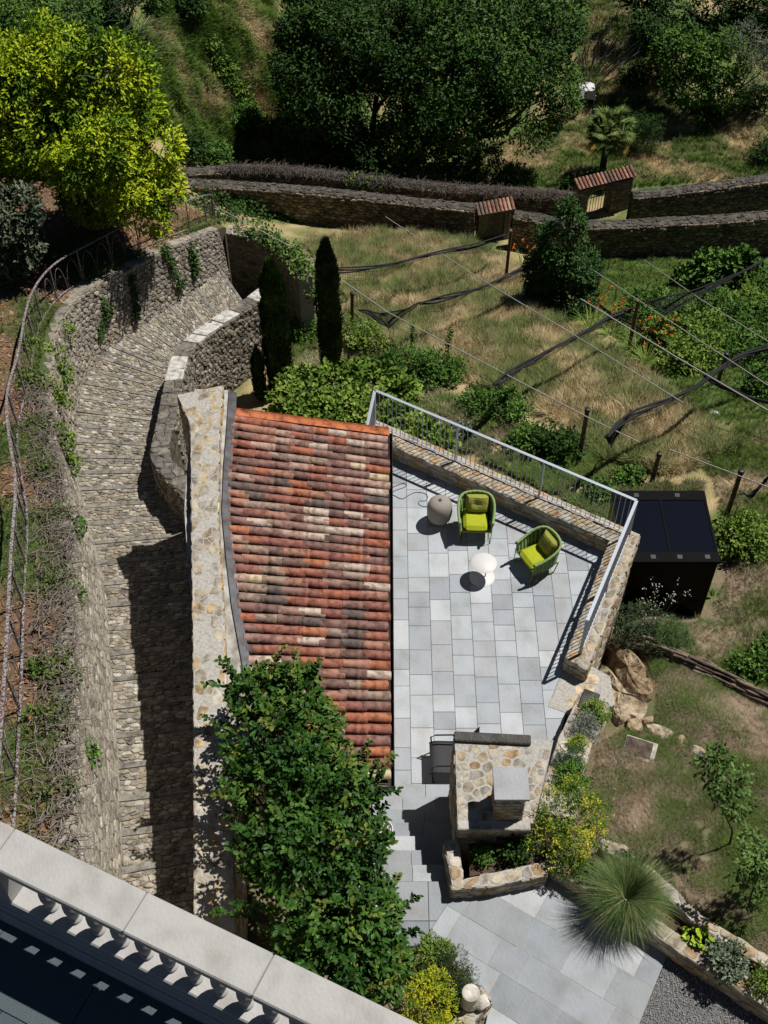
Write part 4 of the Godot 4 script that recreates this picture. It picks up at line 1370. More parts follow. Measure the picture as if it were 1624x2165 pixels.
# ------------------------------------------------------------------ walls and planters between court, terrace and lawn
func low_wall(called: String, label: String, I: Array, width: float, hgt: float, deep: float, pal: Array, cu := 0.24, own := 200, cat := "wall", flip := false) -> Node3D:
	# I: points of the top of one long edge; the wall is 'width' thick to the other side
	var t := thing(called, label, cat)
	var O := []
	for i in I.size():
		var d: Vector3 = I[min(i + 1, I.size() - 1)] - I[max(i - 1, 0)]
		var o := Vector3(d.z, 0, -d.x).normalized() * width
		O.push_back(I[i] + (-o if flip else o))
	var mb := MB.new()
	for i in I.size() - 1:
		var od: Vector3 = O[i] - I[i]
		mb.quad(I[i], I[i + 1], O[i + 1], O[i], Color.WHITE, Vector3.UP)
		mb.quad(I[i], I[i + 1], I[i + 1] + Vector3.DOWN * deep, I[i] + Vector3.DOWN * deep, Color.WHITE, -od)
		mb.quad(O[i], O[i + 1], O[i + 1] + Vector3.DOWN * deep, O[i] + Vector3.DOWN * deep, Color.WHITE, od)
	for e in [0, I.size() - 1]:
		mb.quad(I[e], O[e], O[e] + Vector3.DOWN * deep, I[e] + Vector3.DOWN * deep, Color.WHITE, (I[0] - I[1]) if e == 0 else (I[-1] - I[-2]))
	part("masonry", mb, M.mortar, t)
	var L := plen(I)
	var Lo := plen(O)
	var top := func(u: float, v: float, h: float) -> Vector3: return along(I, u).lerp(along(O, u * Lo / L), v / width) + Vector3.UP * h
	lay(t, "top_stone", cells(L, width, cu, minf(width, 0.19), 0.33), top, 0.014, 0.016, pal, M.stone, own, 0.02)
	for sd in [-1.0, 1.0]:
		var E: Array = I if sd < 0 else O
		var le := plen(E)
		var fm := func(u: float, v: float, h: float) -> Vector3:
			var p := along(E, u)
			var d := along(E, minf(u + 0.08, le)) - along(E, maxf(u - 0.08, 0.0))
			var o := Vector3(d.z, 0, -d.x).normalized() * (-1.0 if flip else 1.0)
			return p + Vector3.DOWN * v + o * sd * h
		lay(t, "face_stone", cells(le, hgt, cu * 1.15, 0.12, 0.28), fm, 0.007, 0.022, pal, M.stone, 60, 0.02)
	return t

func planters() -> void:
	var pal := [Color(0.44, 0.36, 0.25), Color(0.42, 0.37, 0.29), Color(0.46, 0.41, 0.32), Color(0.38, 0.335, 0.275), Color(0.42, 0.3, 0.18), Color(0.37, 0.355, 0.33), Color(0.48, 0.44, 0.38)]
	# oven block with a rough stone top
	var t := thing("stone_oven", "rough stone oven block with a mortared top and a square granite-capped chimney", "oven")
	var C := [Vector3(1.11, 2.2, -9.91), Vector3(2.66, 2.2, -9.81), Vector3(2.25, 2.08, -8.46), Vector3(1.11, 2.08, -8.46)]
	var mb := MB.new()
	mb.quad(C[0], C[1], C[2], C[3], Color.WHITE, Vector3.UP)
	for i in 4:
		var j := (i + 1) % 4
		var mid: Vector3 = (C[i] + C[j]) * 0.5 - Vector3(1.75, 2.1, -9.1)
		mb.quad(C[i], C[j], C[j] + Vector3.DOWN * 2.2, C[i] + Vector3.DOWN * 2.2, Color.WHITE, Vector3(mid.x, 0, mid.z))
	part("masonry", mb, M.mortar, t)
	var top := func(u: float, v: float, h: float) -> Vector3: return C[0].lerp(C[1], u / 1.5).lerp(C[3].lerp(C[2], u / 1.5), v / 1.4) + Vector3.UP * h
	lay(t, "top_stone", cells(1.5, 1.4, 0.2, 0.15, 0.46), top, 0.02, 0.006, pal, M.stone, 100, 0.01, true, func(pl): return pl[0].y > 0.14 and rng.randf() < 0.85)
	var lf := func(u: float, v: float, h: float) -> Vector3: return C[0].lerp(C[3], u / 1.45) + Vector3.DOWN * v + Vector3.LEFT * h
	lay(t, "face_stone", cells(1.45, 2.1, 0.26, 0.14, 0.3), lf, 0.008, 0.02, pal, M.stone, 100, 0.02)
	var nf := func(u: float, v: float, h: float) -> Vector3: return C[3].lerp(C[2], u / 1.1) + Vector3.DOWN * v + Vector3.BACK * h
	lay(t, "face_stone", cells(1.1, 0.8, 0.26, 0.12, 0.3), nf, 0.008, 0.02, pal, M.stone, 60, 0.02)
	var sl := MB.new()
	sl.bar(Vector3(1.1, 2.225, -9.86), Vector3(2.3, 2.225, -9.79), 0.17, 0.07, Color.WHITE, 0.015)
	part("slate_slab", sl, M.slate, t)
	var hd := MB.new()
	hd.bar(Vector3(1.1, 2.06, -8.43), Vector3(2.2, 2.06, -8.42), 0.16, 0.08, Color.WHITE, 0.015)
	part("slate_edge", hd, M.concrete, t)
	var ch := MB.new()
	ch.box(Transform3D(Basis(), Vector3(1.87, 2.32, -8.72)), Vector3(0.44, 0.62, 0.4), Color.WHITE, 0.01)
	for sx in [-1, 1]:
		for sz in [-1, 1]:
			ch.box(Transform3D(Basis(), Vector3(1.87 + sx * 0.17, 2.7, -8.72 + sz * 0.15)), Vector3(0.1, 0.18, 0.1), Color.WHITE, 0.01)
	var chim := part("chimney", ch, M.mortar, t)
	var chf := func(u: float, v: float, h: float) -> Vector3: return Vector3(1.65 + u, 2.62 - v, -8.52 + h)
	for pl in cells(0.44, 0.55, 0.2, 0.09, 0.25):
		var sb := MB.new()
		if stone(sb, pl, chf, 0.006, 0.015, pick(pal)): part("chimney_stone", sb, M.stone, chim)
	var chl := func(u: float, v: float, h: float) -> Vector3: return Vector3(1.65 - h, 2.62 - v, -8.52 - u)
	for pl in cells(0.4, 0.55, 0.2, 0.09, 0.25):
		var sb := MB.new()
		if stone(sb, pl, chl, 0.006, 0.015, pick(pal)): part("chimney_stone", sb, M.stone, chim)
	var cap := MB.new()
	cap.box(Transform3D(Basis(), Vector3(1.87, 2.82, -8.715)), Vector3(0.52, 0.06, 0.53), Color(0.3, 0.31, 0.33), 0.006)
	part("chimney_cap", cap, M.granite, chim)
	# planter in front of the oven
	low_wall("planter_wall", "L-shaped honey stone planter wall in front of the oven block", [Vector3(1.13, 1.62, -8.42), Vector3(1.17, 1.6, -7.78), Vector3(1.623, 1.6, -7.886), Vector3(2.421, 1.6, -8.066)], 0.2, 0.5, 1.6, pal, 0.2, 80, "wall", true)
	soil([Vector3(1.3, 1.45, -8.46), Vector3(1.3, 1.45, -7.9), Vector3(2.441, 1.45, -8.135), Vector3(2.9, 1.45, -8.7), Vector3(2.3, 1.45, -8.46)])
	# wall along the lawn, from the rock to the oven
	low_wall("planting_wall", "broad low stone wall with herbs on top between terrace and lawn", [Vector3(3.5, 0.47, -11.79), Vector3(3.3, 0.5, -11.36), Vector3(3.02, 0.55, -10.82), Vector3(2.7, 0.9, -9.9), Vector3(2.45, 1.4, -9.0)], 0.55, 0.7, 1.6, pal, 0.26, 90)
	var ss := MB.new()
	ss.box(Transform3D(Basis(Vector3.UP, 1.15), Vector3(3.62, 0.5, -11.58)), Vector3(0.42, 0.06, 0.3), Color.WHITE, 0.02)
	var tt := thing("slate_capstone", "dark slate slab on the rounded end of the herb wall", "stone slab")
	part("slab", ss, M.slate, tt)
	# planter along the court: two walls with soil between
	var fr := [Vector3(2.421, 1.6, -8.066), Vector3(3.15, 1.6, -7.538), Vector3(3.821, 1.62, -7.025), Vector3(4.287, 1.62, -6.66), Vector3(4.881, 1.64, -6.242), Vector3(5.563, 1.66, -5.727)]
	low_wall("court_wall", "honey stone planter wall along the court and gravel drive", fr, 0.22, 0.5, 1.0, pal, 0.26, 90)
	var bk := [Vector3(3.257, 1.68, -8.273), Vector3(3.752, 1.7, -7.96), Vector3(4.192, 1.7, -7.481), Vector3(4.482, 1.7, -7.116), Vector3(4.952, 1.72, -6.766), Vector3(5.595, 1.74, -6.286)]
	low_wall("lawn_edging_wall", "pale stone edging between the lawn and the court planting", bk, 0.16, 0.35, 0.7, pal, 0.34, 60)
	var so := []
	for p in fr: so.push_back(p + Vector3(0.08, -0.13, -0.1))
	for i in bk.size(): so.push_back(bk[bk.size() - 1 - i] + Vector3(0, -0.2, 0))
	soil(so)
	# wall end with the stone column, at the foot of the tree
	low_wall("bed_edging_wall", "low honey stone wall edging the tree bed beside the court", [Vector3(0.773, 1.55, -6.728), Vector3(1.168, 1.55, -6.374), Vector3(1.459, 1.55, -6.121), Vector3(1.519, 1.55, -6.003)], 0.24, 0.4, 0.8, pal, 0.2, 60, "wall", true)
	low_wall("bed_end_wall", "stone wall end with a pale column stump on it", [Vector3(1.519, 1.55, -6.003), Vector3(1.309, 1.55, -5.796), Vector3(1.134, 1.55, -5.572)], 0.24, 0.4, 0.8, pal, 0.2, 40, "wall", true)

func soil(pts: Array) -> void:
	var g := struct("planting_soil")
	var pl := PackedVector2Array()
	for p in pts: pl.push_back(Vector2(p.x, p.z))
	var idx := Geometry2D.triangulate_polygon(pl)
	var mb := MB.new()
	for i in range(0, idx.size(), 3): mb.tri(pts[idx[i]], pts[idx[i + 1]], pts[idx[i + 2]], Color.WHITE, Vector3.UP)
	part("earth", mb, M.soil, g)

# ------------------------------------------------------------------ the old lane walls at the bottom of the hill
func old_wall(called: String, label: String, T: Array, hgt: float, own: int) -> Node3D:
	var t := thing(called, label, "wall")
	var S := smooth(T, 2)
	var mb := MB.new()
	var w := 0.5
	var O := []
	for i in S.size():
		var d: Vector3 = S[min(i + 1, S.size() - 1)] - S[max(i - 1, 0)]
		O.push_back(S[i] + Vector3(d.z, 0, -d.x).normalized() * w)
	for i in S.size() - 1:
		var dn := Vector3.DOWN * (hgt + 1.5)
		# a rounded mortar cap
		var mid0: Vector3 = (S[i] + O[i]) * 0.5 + Vector3.UP * 0.12
		var mid1: Vector3 = (S[i + 1] + O[i + 1]) * 0.5 + Vector3.UP * 0.12
		mb.quad(S[i], S[i + 1], mid1, mid0, Color.WHITE, Vector3.UP)
		mb.quad(mid0, mid1, O[i + 1], O[i], Color.WHITE, Vector3.UP)
		mb.quad(S[i], S[i + 1], S[i + 1] + dn, S[i] + dn, Color.WHITE, Vector3.BACK)
		mb.quad(O[i], O[i + 1], O[i + 1] + dn, O[i] + dn, Color.WHITE, Vector3.FORWARD)
	part("masonry", mb, M.capmortar, t)
	var L := plen(S)
	var map := func(u: float, v: float, h: float) -> Vector3:
		var p := along(S, u)
		return p + Vector3.DOWN * v + Vector3.BACK * h
	var pal := [Color(0.2, 0.165, 0.125), Color(0.26, 0.215, 0.165), Color(0.155, 0.13, 0.105), Color(0.32, 0.27, 0.205), Color(0.12, 0.1, 0.085), Color(0.22, 0.17, 0.125)]
	lay(t, "stone", cells(L, hgt + 0.6, 0.27, 0.14, 0.34), map, 0.012, 0.06, pal, M.oldstone, own, 0.05)
	# rough mortar and rubble along the top
	var Lout := plen(O)
	var cap := func(u: float, v: float, h: float) -> Vector3:
		return along(S, u).lerp(along(O, u * Lout / L), v / w) + Vector3.UP * (0.12 * (1.0 - absf(2.0 * v / w - 1.0)) + h)
	var cr := MB.new()
	for pl in cells(L, w, 0.2, 0.13, 0.4): stone(cr, pl, cap, 0.012, rng.randf_range(0.0, 0.05), pick([Color(0.125, 0.115, 0.105), Color(0.15, 0.14, 0.125), Color(0.1, 0.095, 0.085)]), true, 0.05)
	part("cap_rubble", cr, M.oldstone, t, "stuff")
	return t

func far_walls() -> void:
	M.capmortar = mat(Color(0.17, 0.15, 0.13), 0.97, M.coarse, M.bumpc, 0.7, 1.2)
	var fw := [Vector3(-8.671, -10.1, -42.495), Vector3(-7.338, -10.2, -42.477), Vector3(-6.006, -10.3, -42.523), Vector3(-4.083, -10.4, -42.439), Vector3(-2.157, -10.5, -42.322), Vector3(-0.231, -10.6, -42.075), Vector3(1.684, -10.6, -41.722), Vector3(3.678, -10.6, -41.404)]
	old_wall("lane_wall", "long old rubble wall at the foot of the dry meadow, up to the plank door", fw, 1.8, 200)
	var fw2 := [Vector3(5.173, -10.6, -40.963), Vector3(6.378, -10.6, -40.651), Vector3(7.41, -10.7, -40.477), Vector3(8.437, -10.7, -40.384), Vector3(10.144, -10.7, -40.477), Vector3(11.068, -10.6, -40.465), Vector3(12.972, -10.6, -40.589), Vector3(15.321, -10.5, -40.763), Vector3(18.749, -10.4, -41.315)]
	old_wall("lane_wall", "old rubble wall behind the kitchen garden with black net on it", fw2, 1.9, 150)
	var bw := [Vector3(-8.632, -10.4, -43.529), Vector3(-7.091, -10.4, -43.764), Vector3(-4.976, -10.6, -44.162), Vector3(-2.213, -10.8, -43.982), Vector3(-0.237, -10.9, -43.723), Vector3(1.733, -11, -43.466), Vector3(3.703, -11.1, -43.376), Vector3(5.679, -11.2, -43.352), Vector3(7.887, -11.3, -43.229)]
	old_wall("lane_wall", "old wall covered with dry creeper behind the first lane wall", bw, 2.0, 100)
	var bw2 := [Vector3(10.346, -11.2, -43.153), Vector3(11.552, -11.1, -43.177), Vector3(12.732, -11, -43.299), Vector3(14.311, -10.9, -43.455), Vector3(15.99, -10.8, -43.712), Vector3(19.611, -10.6, -44.572)]
	old_wall("lane_wall", "old rubble wall running from the arched gate below the orchard", bw2, 2.4, 150)
	# floor of the sunken lane
	var lf := struct("path", "trodden lane between the two old walls")
	var mb := MB.new()
	var a := [Vector3(-9.301, -12.2, -45.611), Vector3(-2.334, -12.9, -45.847), Vector3(3.984, -13, -44.944), Vector3(9.14, -13.1, -43.86), Vector3(16.659, -13, -44.431), Vector3(20.481, -13, -45.29)]
	for i in a.size() - 1:
		var o := Vector3(0, 0.0, -2.0)
		mb.quad(a[i], a[i + 1], a[i + 1] + o, a[i] + o, Color(0.2, 0.17, 0.13), Vector3.UP)
	part("earth", mb, M.ground, lf)
	gateway()

func small_tiles(t: Node3D, a: Vector3, b: Vector3, depth: float, fall: float) -> void:
	# one row of barrel tiles laid across a wall top between a and b, sloping towards the garden
	var n: int = roundi(a.distance_to(b) / 0.165)
	var d := (b - a).normalized()
	var dn := Vector3(0, -fall, depth).normalized()
	var up := d.cross(dn).normalized()
	if up.y < 0: up = -up
	var pal := [Color(0.26, 0.13, 0.085), Color(0.3, 0.17, 0.12), Color(0.2, 0.12, 0.09), Color(0.34, 0.21, 0.15), Color(0.15, 0.1, 0.08)]
	for k in n:
		var p := a.lerp(b, (k + 0.5) / n)
		var col := pick(pal)
		var len := Vector2(fall, depth).length()
		for row in 2:
			var mb := MB.new()
			for s in 6:
				var a0 := lerpf(-1.4, 1.4, s / 6.0)
				var a1 := lerpf(-1.4, 1.4, (s + 1) / 6.0)
				var e0 := d * sin(a0) * 0.078 + up * cos(a0) * 0.07
				var e1 := d * sin(a1) * 0.078 + up * cos(a1) * 0.07
				var q := p + dn * len * (0.5 * row - 0.02) + up * (0.025 - 0.012 * row)
				var q2 := p + dn * len * (0.5 * row + 0.54)
				q2 += up * (0.01 - 0.012 * row)
				mb.tris(q + e0 * 0.9, q + e1 * 0.9, q2 + e1, e0.normalized(), e1.normalized(), e1.normalized(), col)
				mb.tris(q + e0 * 0.9, q2 + e1, q2 + e0, e0.normalized(), e1.normalized(), e0.normalized(), col)
			part("roof_tile", mb, M.tile, t)
	var dk := MB.new()
	dk.quad(a, b, b + dn * Vector2(fall, depth).length(), a + dn * Vector2(fall, depth).length(), Color(0.1, 0.07, 0.05), Vector3.UP)
	dk.quad(a, b, b + Vector3(0, -0.5, 0), a + Vector3(0, -0.5, 0), Color(0.1, 0.07, 0.05), Vector3.FORWARD)
	part("roof_deck", dk, M.tile, t)

func gateway() -> void:
	# arched gate in the upper wall
	var L := Vector3(8.237, -13, -43.925)
	var z := L.z
	var gt := thing("arched_gate", "brick gate arch with a small tiled roof and an iron gate in the old wall", "gate")
	var x0: float = 8.266
	var x1: float = 10.763
	var oa: float = 8.696
	var ob: float = 9.805
	var yt: float = -11.366
	var sp: float = -11.982
	var y0 := -13.6
	var br := MB.new()
	var col := Color.WHITE
	var zb := z - 0.5
	# front and back faces with an arched opening
	for zz in [z, zb]:
		var o := Vector3.BACK if zz == z else Vector3.FORWARD
		br.quad(Vector3(x0, y0, zz), Vector3(oa, y0, zz), Vector3(oa, yt, zz), Vector3(x0, yt, zz), col, o)
		br.quad(Vector3(ob, y0, zz), Vector3(x1, y0, zz), Vector3(x1, yt, zz), Vector3(ob, yt, zz), col, o)
		for k in 10:
			var a0 := PI * k / 10.0
			var a1 := PI * (k + 1) / 10.0
			var cxx := (oa + ob) * 0.5
			var r := (ob - oa) * 0.5
			var p0 := Vector3(cxx - cos(a0) * r, sp + sin(a0) * r * 0.75, zz)
			var p1 := Vector3(cxx - cos(a1) * r, sp + sin(a1) * r * 0.75, zz)
			br.quad(p0, p1, Vector3(p1.x, yt, zz), Vector3(p0.x, yt, zz), col, o)
			if zz == z:
				br.quad(p0, p1, Vector3(p1.x, p1.y, zb), Vector3(p0.x, p0.y, zb), col, Vector3.DOWN)
	br.quad(Vector3(oa, y0, z), Vector3(oa, sp, z), Vector3(oa, sp, zb), Vector3(oa, y0, zb), col, Vector3.RIGHT)
	br.quad(Vector3(ob, y0, z), Vector3(ob, sp, z), Vector3(ob, sp, zb), Vector3(ob, y0, zb), col, Vector3.LEFT)
	br.quad(Vector3(x0, y0, z), Vector3(x0, yt, z), Vector3(x0, yt, zb), Vector3(x0, y0, zb), col, Vector3.LEFT)
	br.quad(Vector3(x1, y0, z), Vector3(x1, yt, z), Vector3(x1, yt, zb), Vector3(x1, y0, zb), col, Vector3.RIGHT)
	br.quad(Vector3(x0, yt, z), Vector3(x1, yt, z), Vector3(x1, yt, zb), Vector3(x0, yt, zb), col, Vector3.UP)
	part("arch_wall", br, M.capmortar, gt)
	for q in [[x0, oa], [ob, x1]]:
		var pw: float = q[1] - q[0]
		var px: float = q[0]
		var pm := func(u: float, v: float, h: float) -> Vector3: return Vector3(px + u, y0 + v, z + h)
		for pl in cells(pw, yt - y0, 0.3, 0.15, 0.32):
			var sb := MB.new()
			if stone(sb, pl, pm, 0.012, 0.03, pick([Color(0.22, 0.18, 0.14), Color(0.28, 0.225, 0.17), Color(0.17, 0.14, 0.115), Color(0.27, 0.18, 0.13)])): part("pier_stone", sb, M.oldstone, gt)
	# brick ring round the arch
	for k in 15:
		var a := PI * (k + 0.5) / 15.0
		var cxx := (oa + ob) * 0.5
		var r := (ob - oa) * 0.5 + 0.09
		var p := Vector3(cxx - cos(a) * r, sp + sin(a) * r * 0.8, z + 0.012)
		var bm := MB.new()
		bm.box(Transform3D(Basis(Vector3.BACK, PI * 0.5 - a), p), Vector3(0.075, 0.17, 0.03), pick([Color(0.34, 0.19, 0.13), Color(0.26, 0.16, 0.12)]), 0.006)
		part("arch_brick", bm, M.stone, gt)
	var up := Vector3(x0 - 0.12, yt + 0.2, z - 0.5)
	small_tiles(gt, up, Vector3(x1 + 0.1, yt + 0.3, z - 0.48), 0.54, 0.16)
	var leafn := Node3D.new()
	leafn.name = "iron_gate"
	gt.add_child(leafn)
	for k in 9:
		var xx := lerpf(oa + 0.04, ob - 0.04, k / 8.0)
		var bb := MB.new()
		bb.tube([Vector3(xx, y0, z - 0.25), Vector3(xx, sp + 0.12, z - 0.25)], 0.014, 0.014, Color.WHITE, 5)
		part("bar", bb, M.rust, leafn)
	for yy in [sp - 0.1, sp - 0.9]:
		var bb := MB.new()
		bb.bar(Vector3(oa, yy, z - 0.25), Vector3(ob, yy, z - 0.25), 0.02, 0.04)
		part("cross_bar", bb, M.rust, leafn)
	# it stands askew to the view
	gt.transform = Transform3D(Basis(Vector3.UP, 0.34), Vector3(x0, 0, z)) * Transform3D(Basis(), Vector3(-x0, 0, -z))
	# plank door in the near wall
	var d := thing("garden_door", "grey plank door under a small tiled roof in the old wall", "door")
	var dz: float = -41.614
	var da: float = 3.863
	var db: float = 5.215
	var dt: float = -10.889
	var jm := MB.new()
	jm.box(Transform3D(Basis(), Vector3(da + 0.15, (dt - 12.9) * 0.5, dz - 0.2)), Vector3(0.3, dt + 12.9, 0.4), Color(0.2, 0.17, 0.14), 0.02)
	jm.box(Transform3D(Basis(), Vector3(db - 0.12, (dt - 12.9) * 0.5, dz - 0.2)), Vector3(0.24, dt + 12.9, 0.4), Color(0.2, 0.17, 0.14), 0.02)
	jm.box(Transform3D(Basis(), Vector3((da + db) * 0.5, dt - 0.06, dz - 0.2)), Vector3(db - da, 0.16, 0.36), Color(0.18, 0.15, 0.12), 0.02)
	part("jamb", jm, M.wood, d)
	for k in 5:
		var pm := MB.new()
		var w := (db - da - 0.54) / 5.0
		pm.box(Transform3D(Basis(), Vector3(da + 0.3 + w * (k + 0.5), (dt - 13.0) * 0.5, dz - 0.22)), Vector3(w - 0.01, dt + 12.8, 0.04), pick([Color(0.16, 0.14, 0.12), Color(0.2, 0.18, 0.15)]), 0.005)
		part("plank", pm, M.wood, d)
	small_tiles(d, Vector3(da - 0.1, dt + 0.16, dz - 0.45), Vector3(db + 0.15, dt + 0.26, dz - 0.45), 0.55, 0.18)
	d.transform = Transform3D(Basis(Vector3.UP, 0.2), Vector3(da, 0, dz)) * Transform3D(Basis(), Vector3(-da, 0, -dz))

# ------------------------------------------------------------------ balustrade of the upper terrace
func balustrade() -> void:
	var a := Vector3(-3.45, 9.0, -5.066)
	var u := Vector3(0.904, 0, 0.428).normalized()
	var n := Vector3(-u.z, 0, u.x)     # towards the house
	var W := 0.39
	var t := thing("balustrade", "pale stone balustrade with a broad coping and turned balusters on the upper terrace", "balustrade", Vector3(-3.45, 7.6, -5.066))
	var s0 := -3.5
	for s1 in [-1.0, 0.16, 1.55, 2.8, 4.2, 5.6]:
		var mb := MB.new()
		var c: Vector3 = a + u * (s0 + s1) * 0.5 + n * W * 0.5 - Vector3.UP * 0.055
		mb.box(Transform3D(Basis(u, Vector3.UP, n), c), Vector3(s1 - s0 - 0.003, 0.11, W), Color.WHITE, 0.014)
		mb.box(Transform3D(Basis(u, Vector3.UP, n), c - Vector3.UP * 0.075), Vector3(s1 - s0 - 0.004, 0.05, W - 0.09), Color.WHITE, 0.01)
		part("coping", mb, M.lime, t)
		s0 = s1
	# plinth: two mouldings and a base
	var pl := MB.new()
	for q in [[0.42, 0.08, 7.72, 0.02], [0.37, 0.07, 7.8, 0.02], [0.33, 0.08, 7.87, 0.02], [0.29, 0.08, 7.945, 0.015]]:
		pl.box(Transform3D(Basis(u, Vector3.UP, n), Vector3(a.x, q[2], a.z) + u * 1.0 + n * W * 0.5), Vector3(9.0, q[1], q[0]), Color.WHITE, q[3])
	pl.box(Transform3D(Basis(u, Vector3.UP, n), Vector3(a.x, 7.63, a.z) + u * 1.0 + n * W * 0.5), Vector3(9.0, 0.12, 0.45), Color.WHITE, 0.02)
	part("plinth", pl, M.lime, t)
	var prof := [Vector2(0.075, 0.0), Vector2(0.078, 0.035), Vector2(0.06, 0.05), Vector2(0.055, 0.075), Vector2(0.075, 0.12), Vector2(0.092, 0.19), Vector2(0.09, 0.26), Vector2(0.068, 0.36), Vector2(0.046, 0.47), Vector2(0.04, 0.54), Vector2(0.055, 0.57), Vector2(0.045, 0.59), Vector2(0.07, 0.62), Vector2(0.078, 0.66), Vector2(0.078, 0.7)]
	var bm := MB.new()
	bm.lathe(Transform3D(Basis.from_scale(Vector3(0.82, 1.21, 0.82)), Vector3.ZERO), prof, 20)
	var bmesh := bm.mesh(M.lime)
	for k in range(-10, 20):
		var s := 0.46 + k * 0.262
		if s < 0.3 and s > -0.5: continue
		inst("baluster", bmesh, Transform3D(Basis(), Vector3(a.x, 7.984, a.z) + u * s + n * W * 0.5), t)
	var pier := MB.new()
	pier.box(Transform3D(Basis(u, Vector3.UP, n), Vector3(a.x, 8.4, a.z) - u * 0.08 + n * W * 0.5), Vector3(0.34, 0.86, 0.28), Color.WHITE, 0.01)
	part("pier", pier, M.lime, t)
	# the upper terrace behind it: dark slabs, and the house wall below
	var g := struct("upper_terrace", "dark stone floor of the upper terrace")
	var o := Vector3(a.x, 7.6, a.z) + n * (W * 0.5 + 0.2)
	for i in range(-4, 7):
		var w0 := 0.0
		for j in 4:
			var w1 := w0 + 0.72
			var sh := 0.45 if j % 2 else 0.0
			var p := []
			for q in [[0, 0], [1, 0], [1, 1], [0, 1]]:
				var r: Vector3 = o + u * ((i + q[0]) * 1.1 + sh) + n * (w0 if q[1] == 0 else w1)
				p.push_back(Vector2(r.x, r.z))
			var mb := MB.new()
			var inn := Geometry2D.offset_polygon(PackedVector2Array(p), -0.004)
			if inn.size():
				mb.slab(inn[0], 7.52, 7.6, pick([Color(0.1, 0.13, 0.14), Color(0.085, 0.11, 0.125), Color(0.12, 0.145, 0.15)]), 0.003)
				part("floor_slab", mb, M.darkfloor, g)
			w0 = w1
	var b := MB.new()
	b.box(Transform3D(Basis(u, Vector3.UP, n), Vector3(a.x, 3.9, a.z) + u * 1.0 + n * 2.1), Vector3(9.4, 7.22, 3.9), Color.WHITE)
	part("building_mass", b, M.plaster, g)

# ------------------------------------------------------------------ furniture on the terrace
func ball(mb: MB, t: Transform3D, col: Color, seg := 8, rings := 5) -> void:
	var prof := []
	for i in rings + 1:
		var a := PI * i / rings - PI * 0.5
		prof.push_back(Vector2(maxf(cos(a), 0.0), sin(a)))
	mb.lathe(t, prof, seg, col)

# a soft cushion: a box blown up, in the frame t, size s
func cushion(mb: MB, t: Transform3D, s: Vector3, col: Color, plump := 0.35, dimple := 0.0) -> void:
	var n := 8
	for side in [-1.0, 1.0]:
		var P := []
		for j in n + 1:
			var row := []
			for i in n + 1:
				var x := 2.0 * i / n - 1.0
				var y := 2.0 * j / n - 1.0
				var e := pow(maxf(0.0, (1.0 - pow(absf(x), 3.0)) * (1.0 - pow(absf(y), 3.0))), plump)
				var h := e * s.y * 0.5
				h -= dimple * exp(-(x * x + y * y) * 9.0)
				h += noise2.get_noise_3d(x * 2.0 + t.origin.x * 5.0, y * 2.0, side) * s.y * 0.1 * e
				row.push_back(t * Vector3(x * s.x * 0.5 * (1.0 - 0.05 * y * y), h * side, y * s.z * 0.5 * (1.0 - 0.05 * x * x)))
			P.push_back(row)
		for j in n:
			for i in n:
				mb.quad(P[j][i], P[j][i + 1], P[j + 1][i + 1], P[j + 1][i], col, t.basis.y * side)

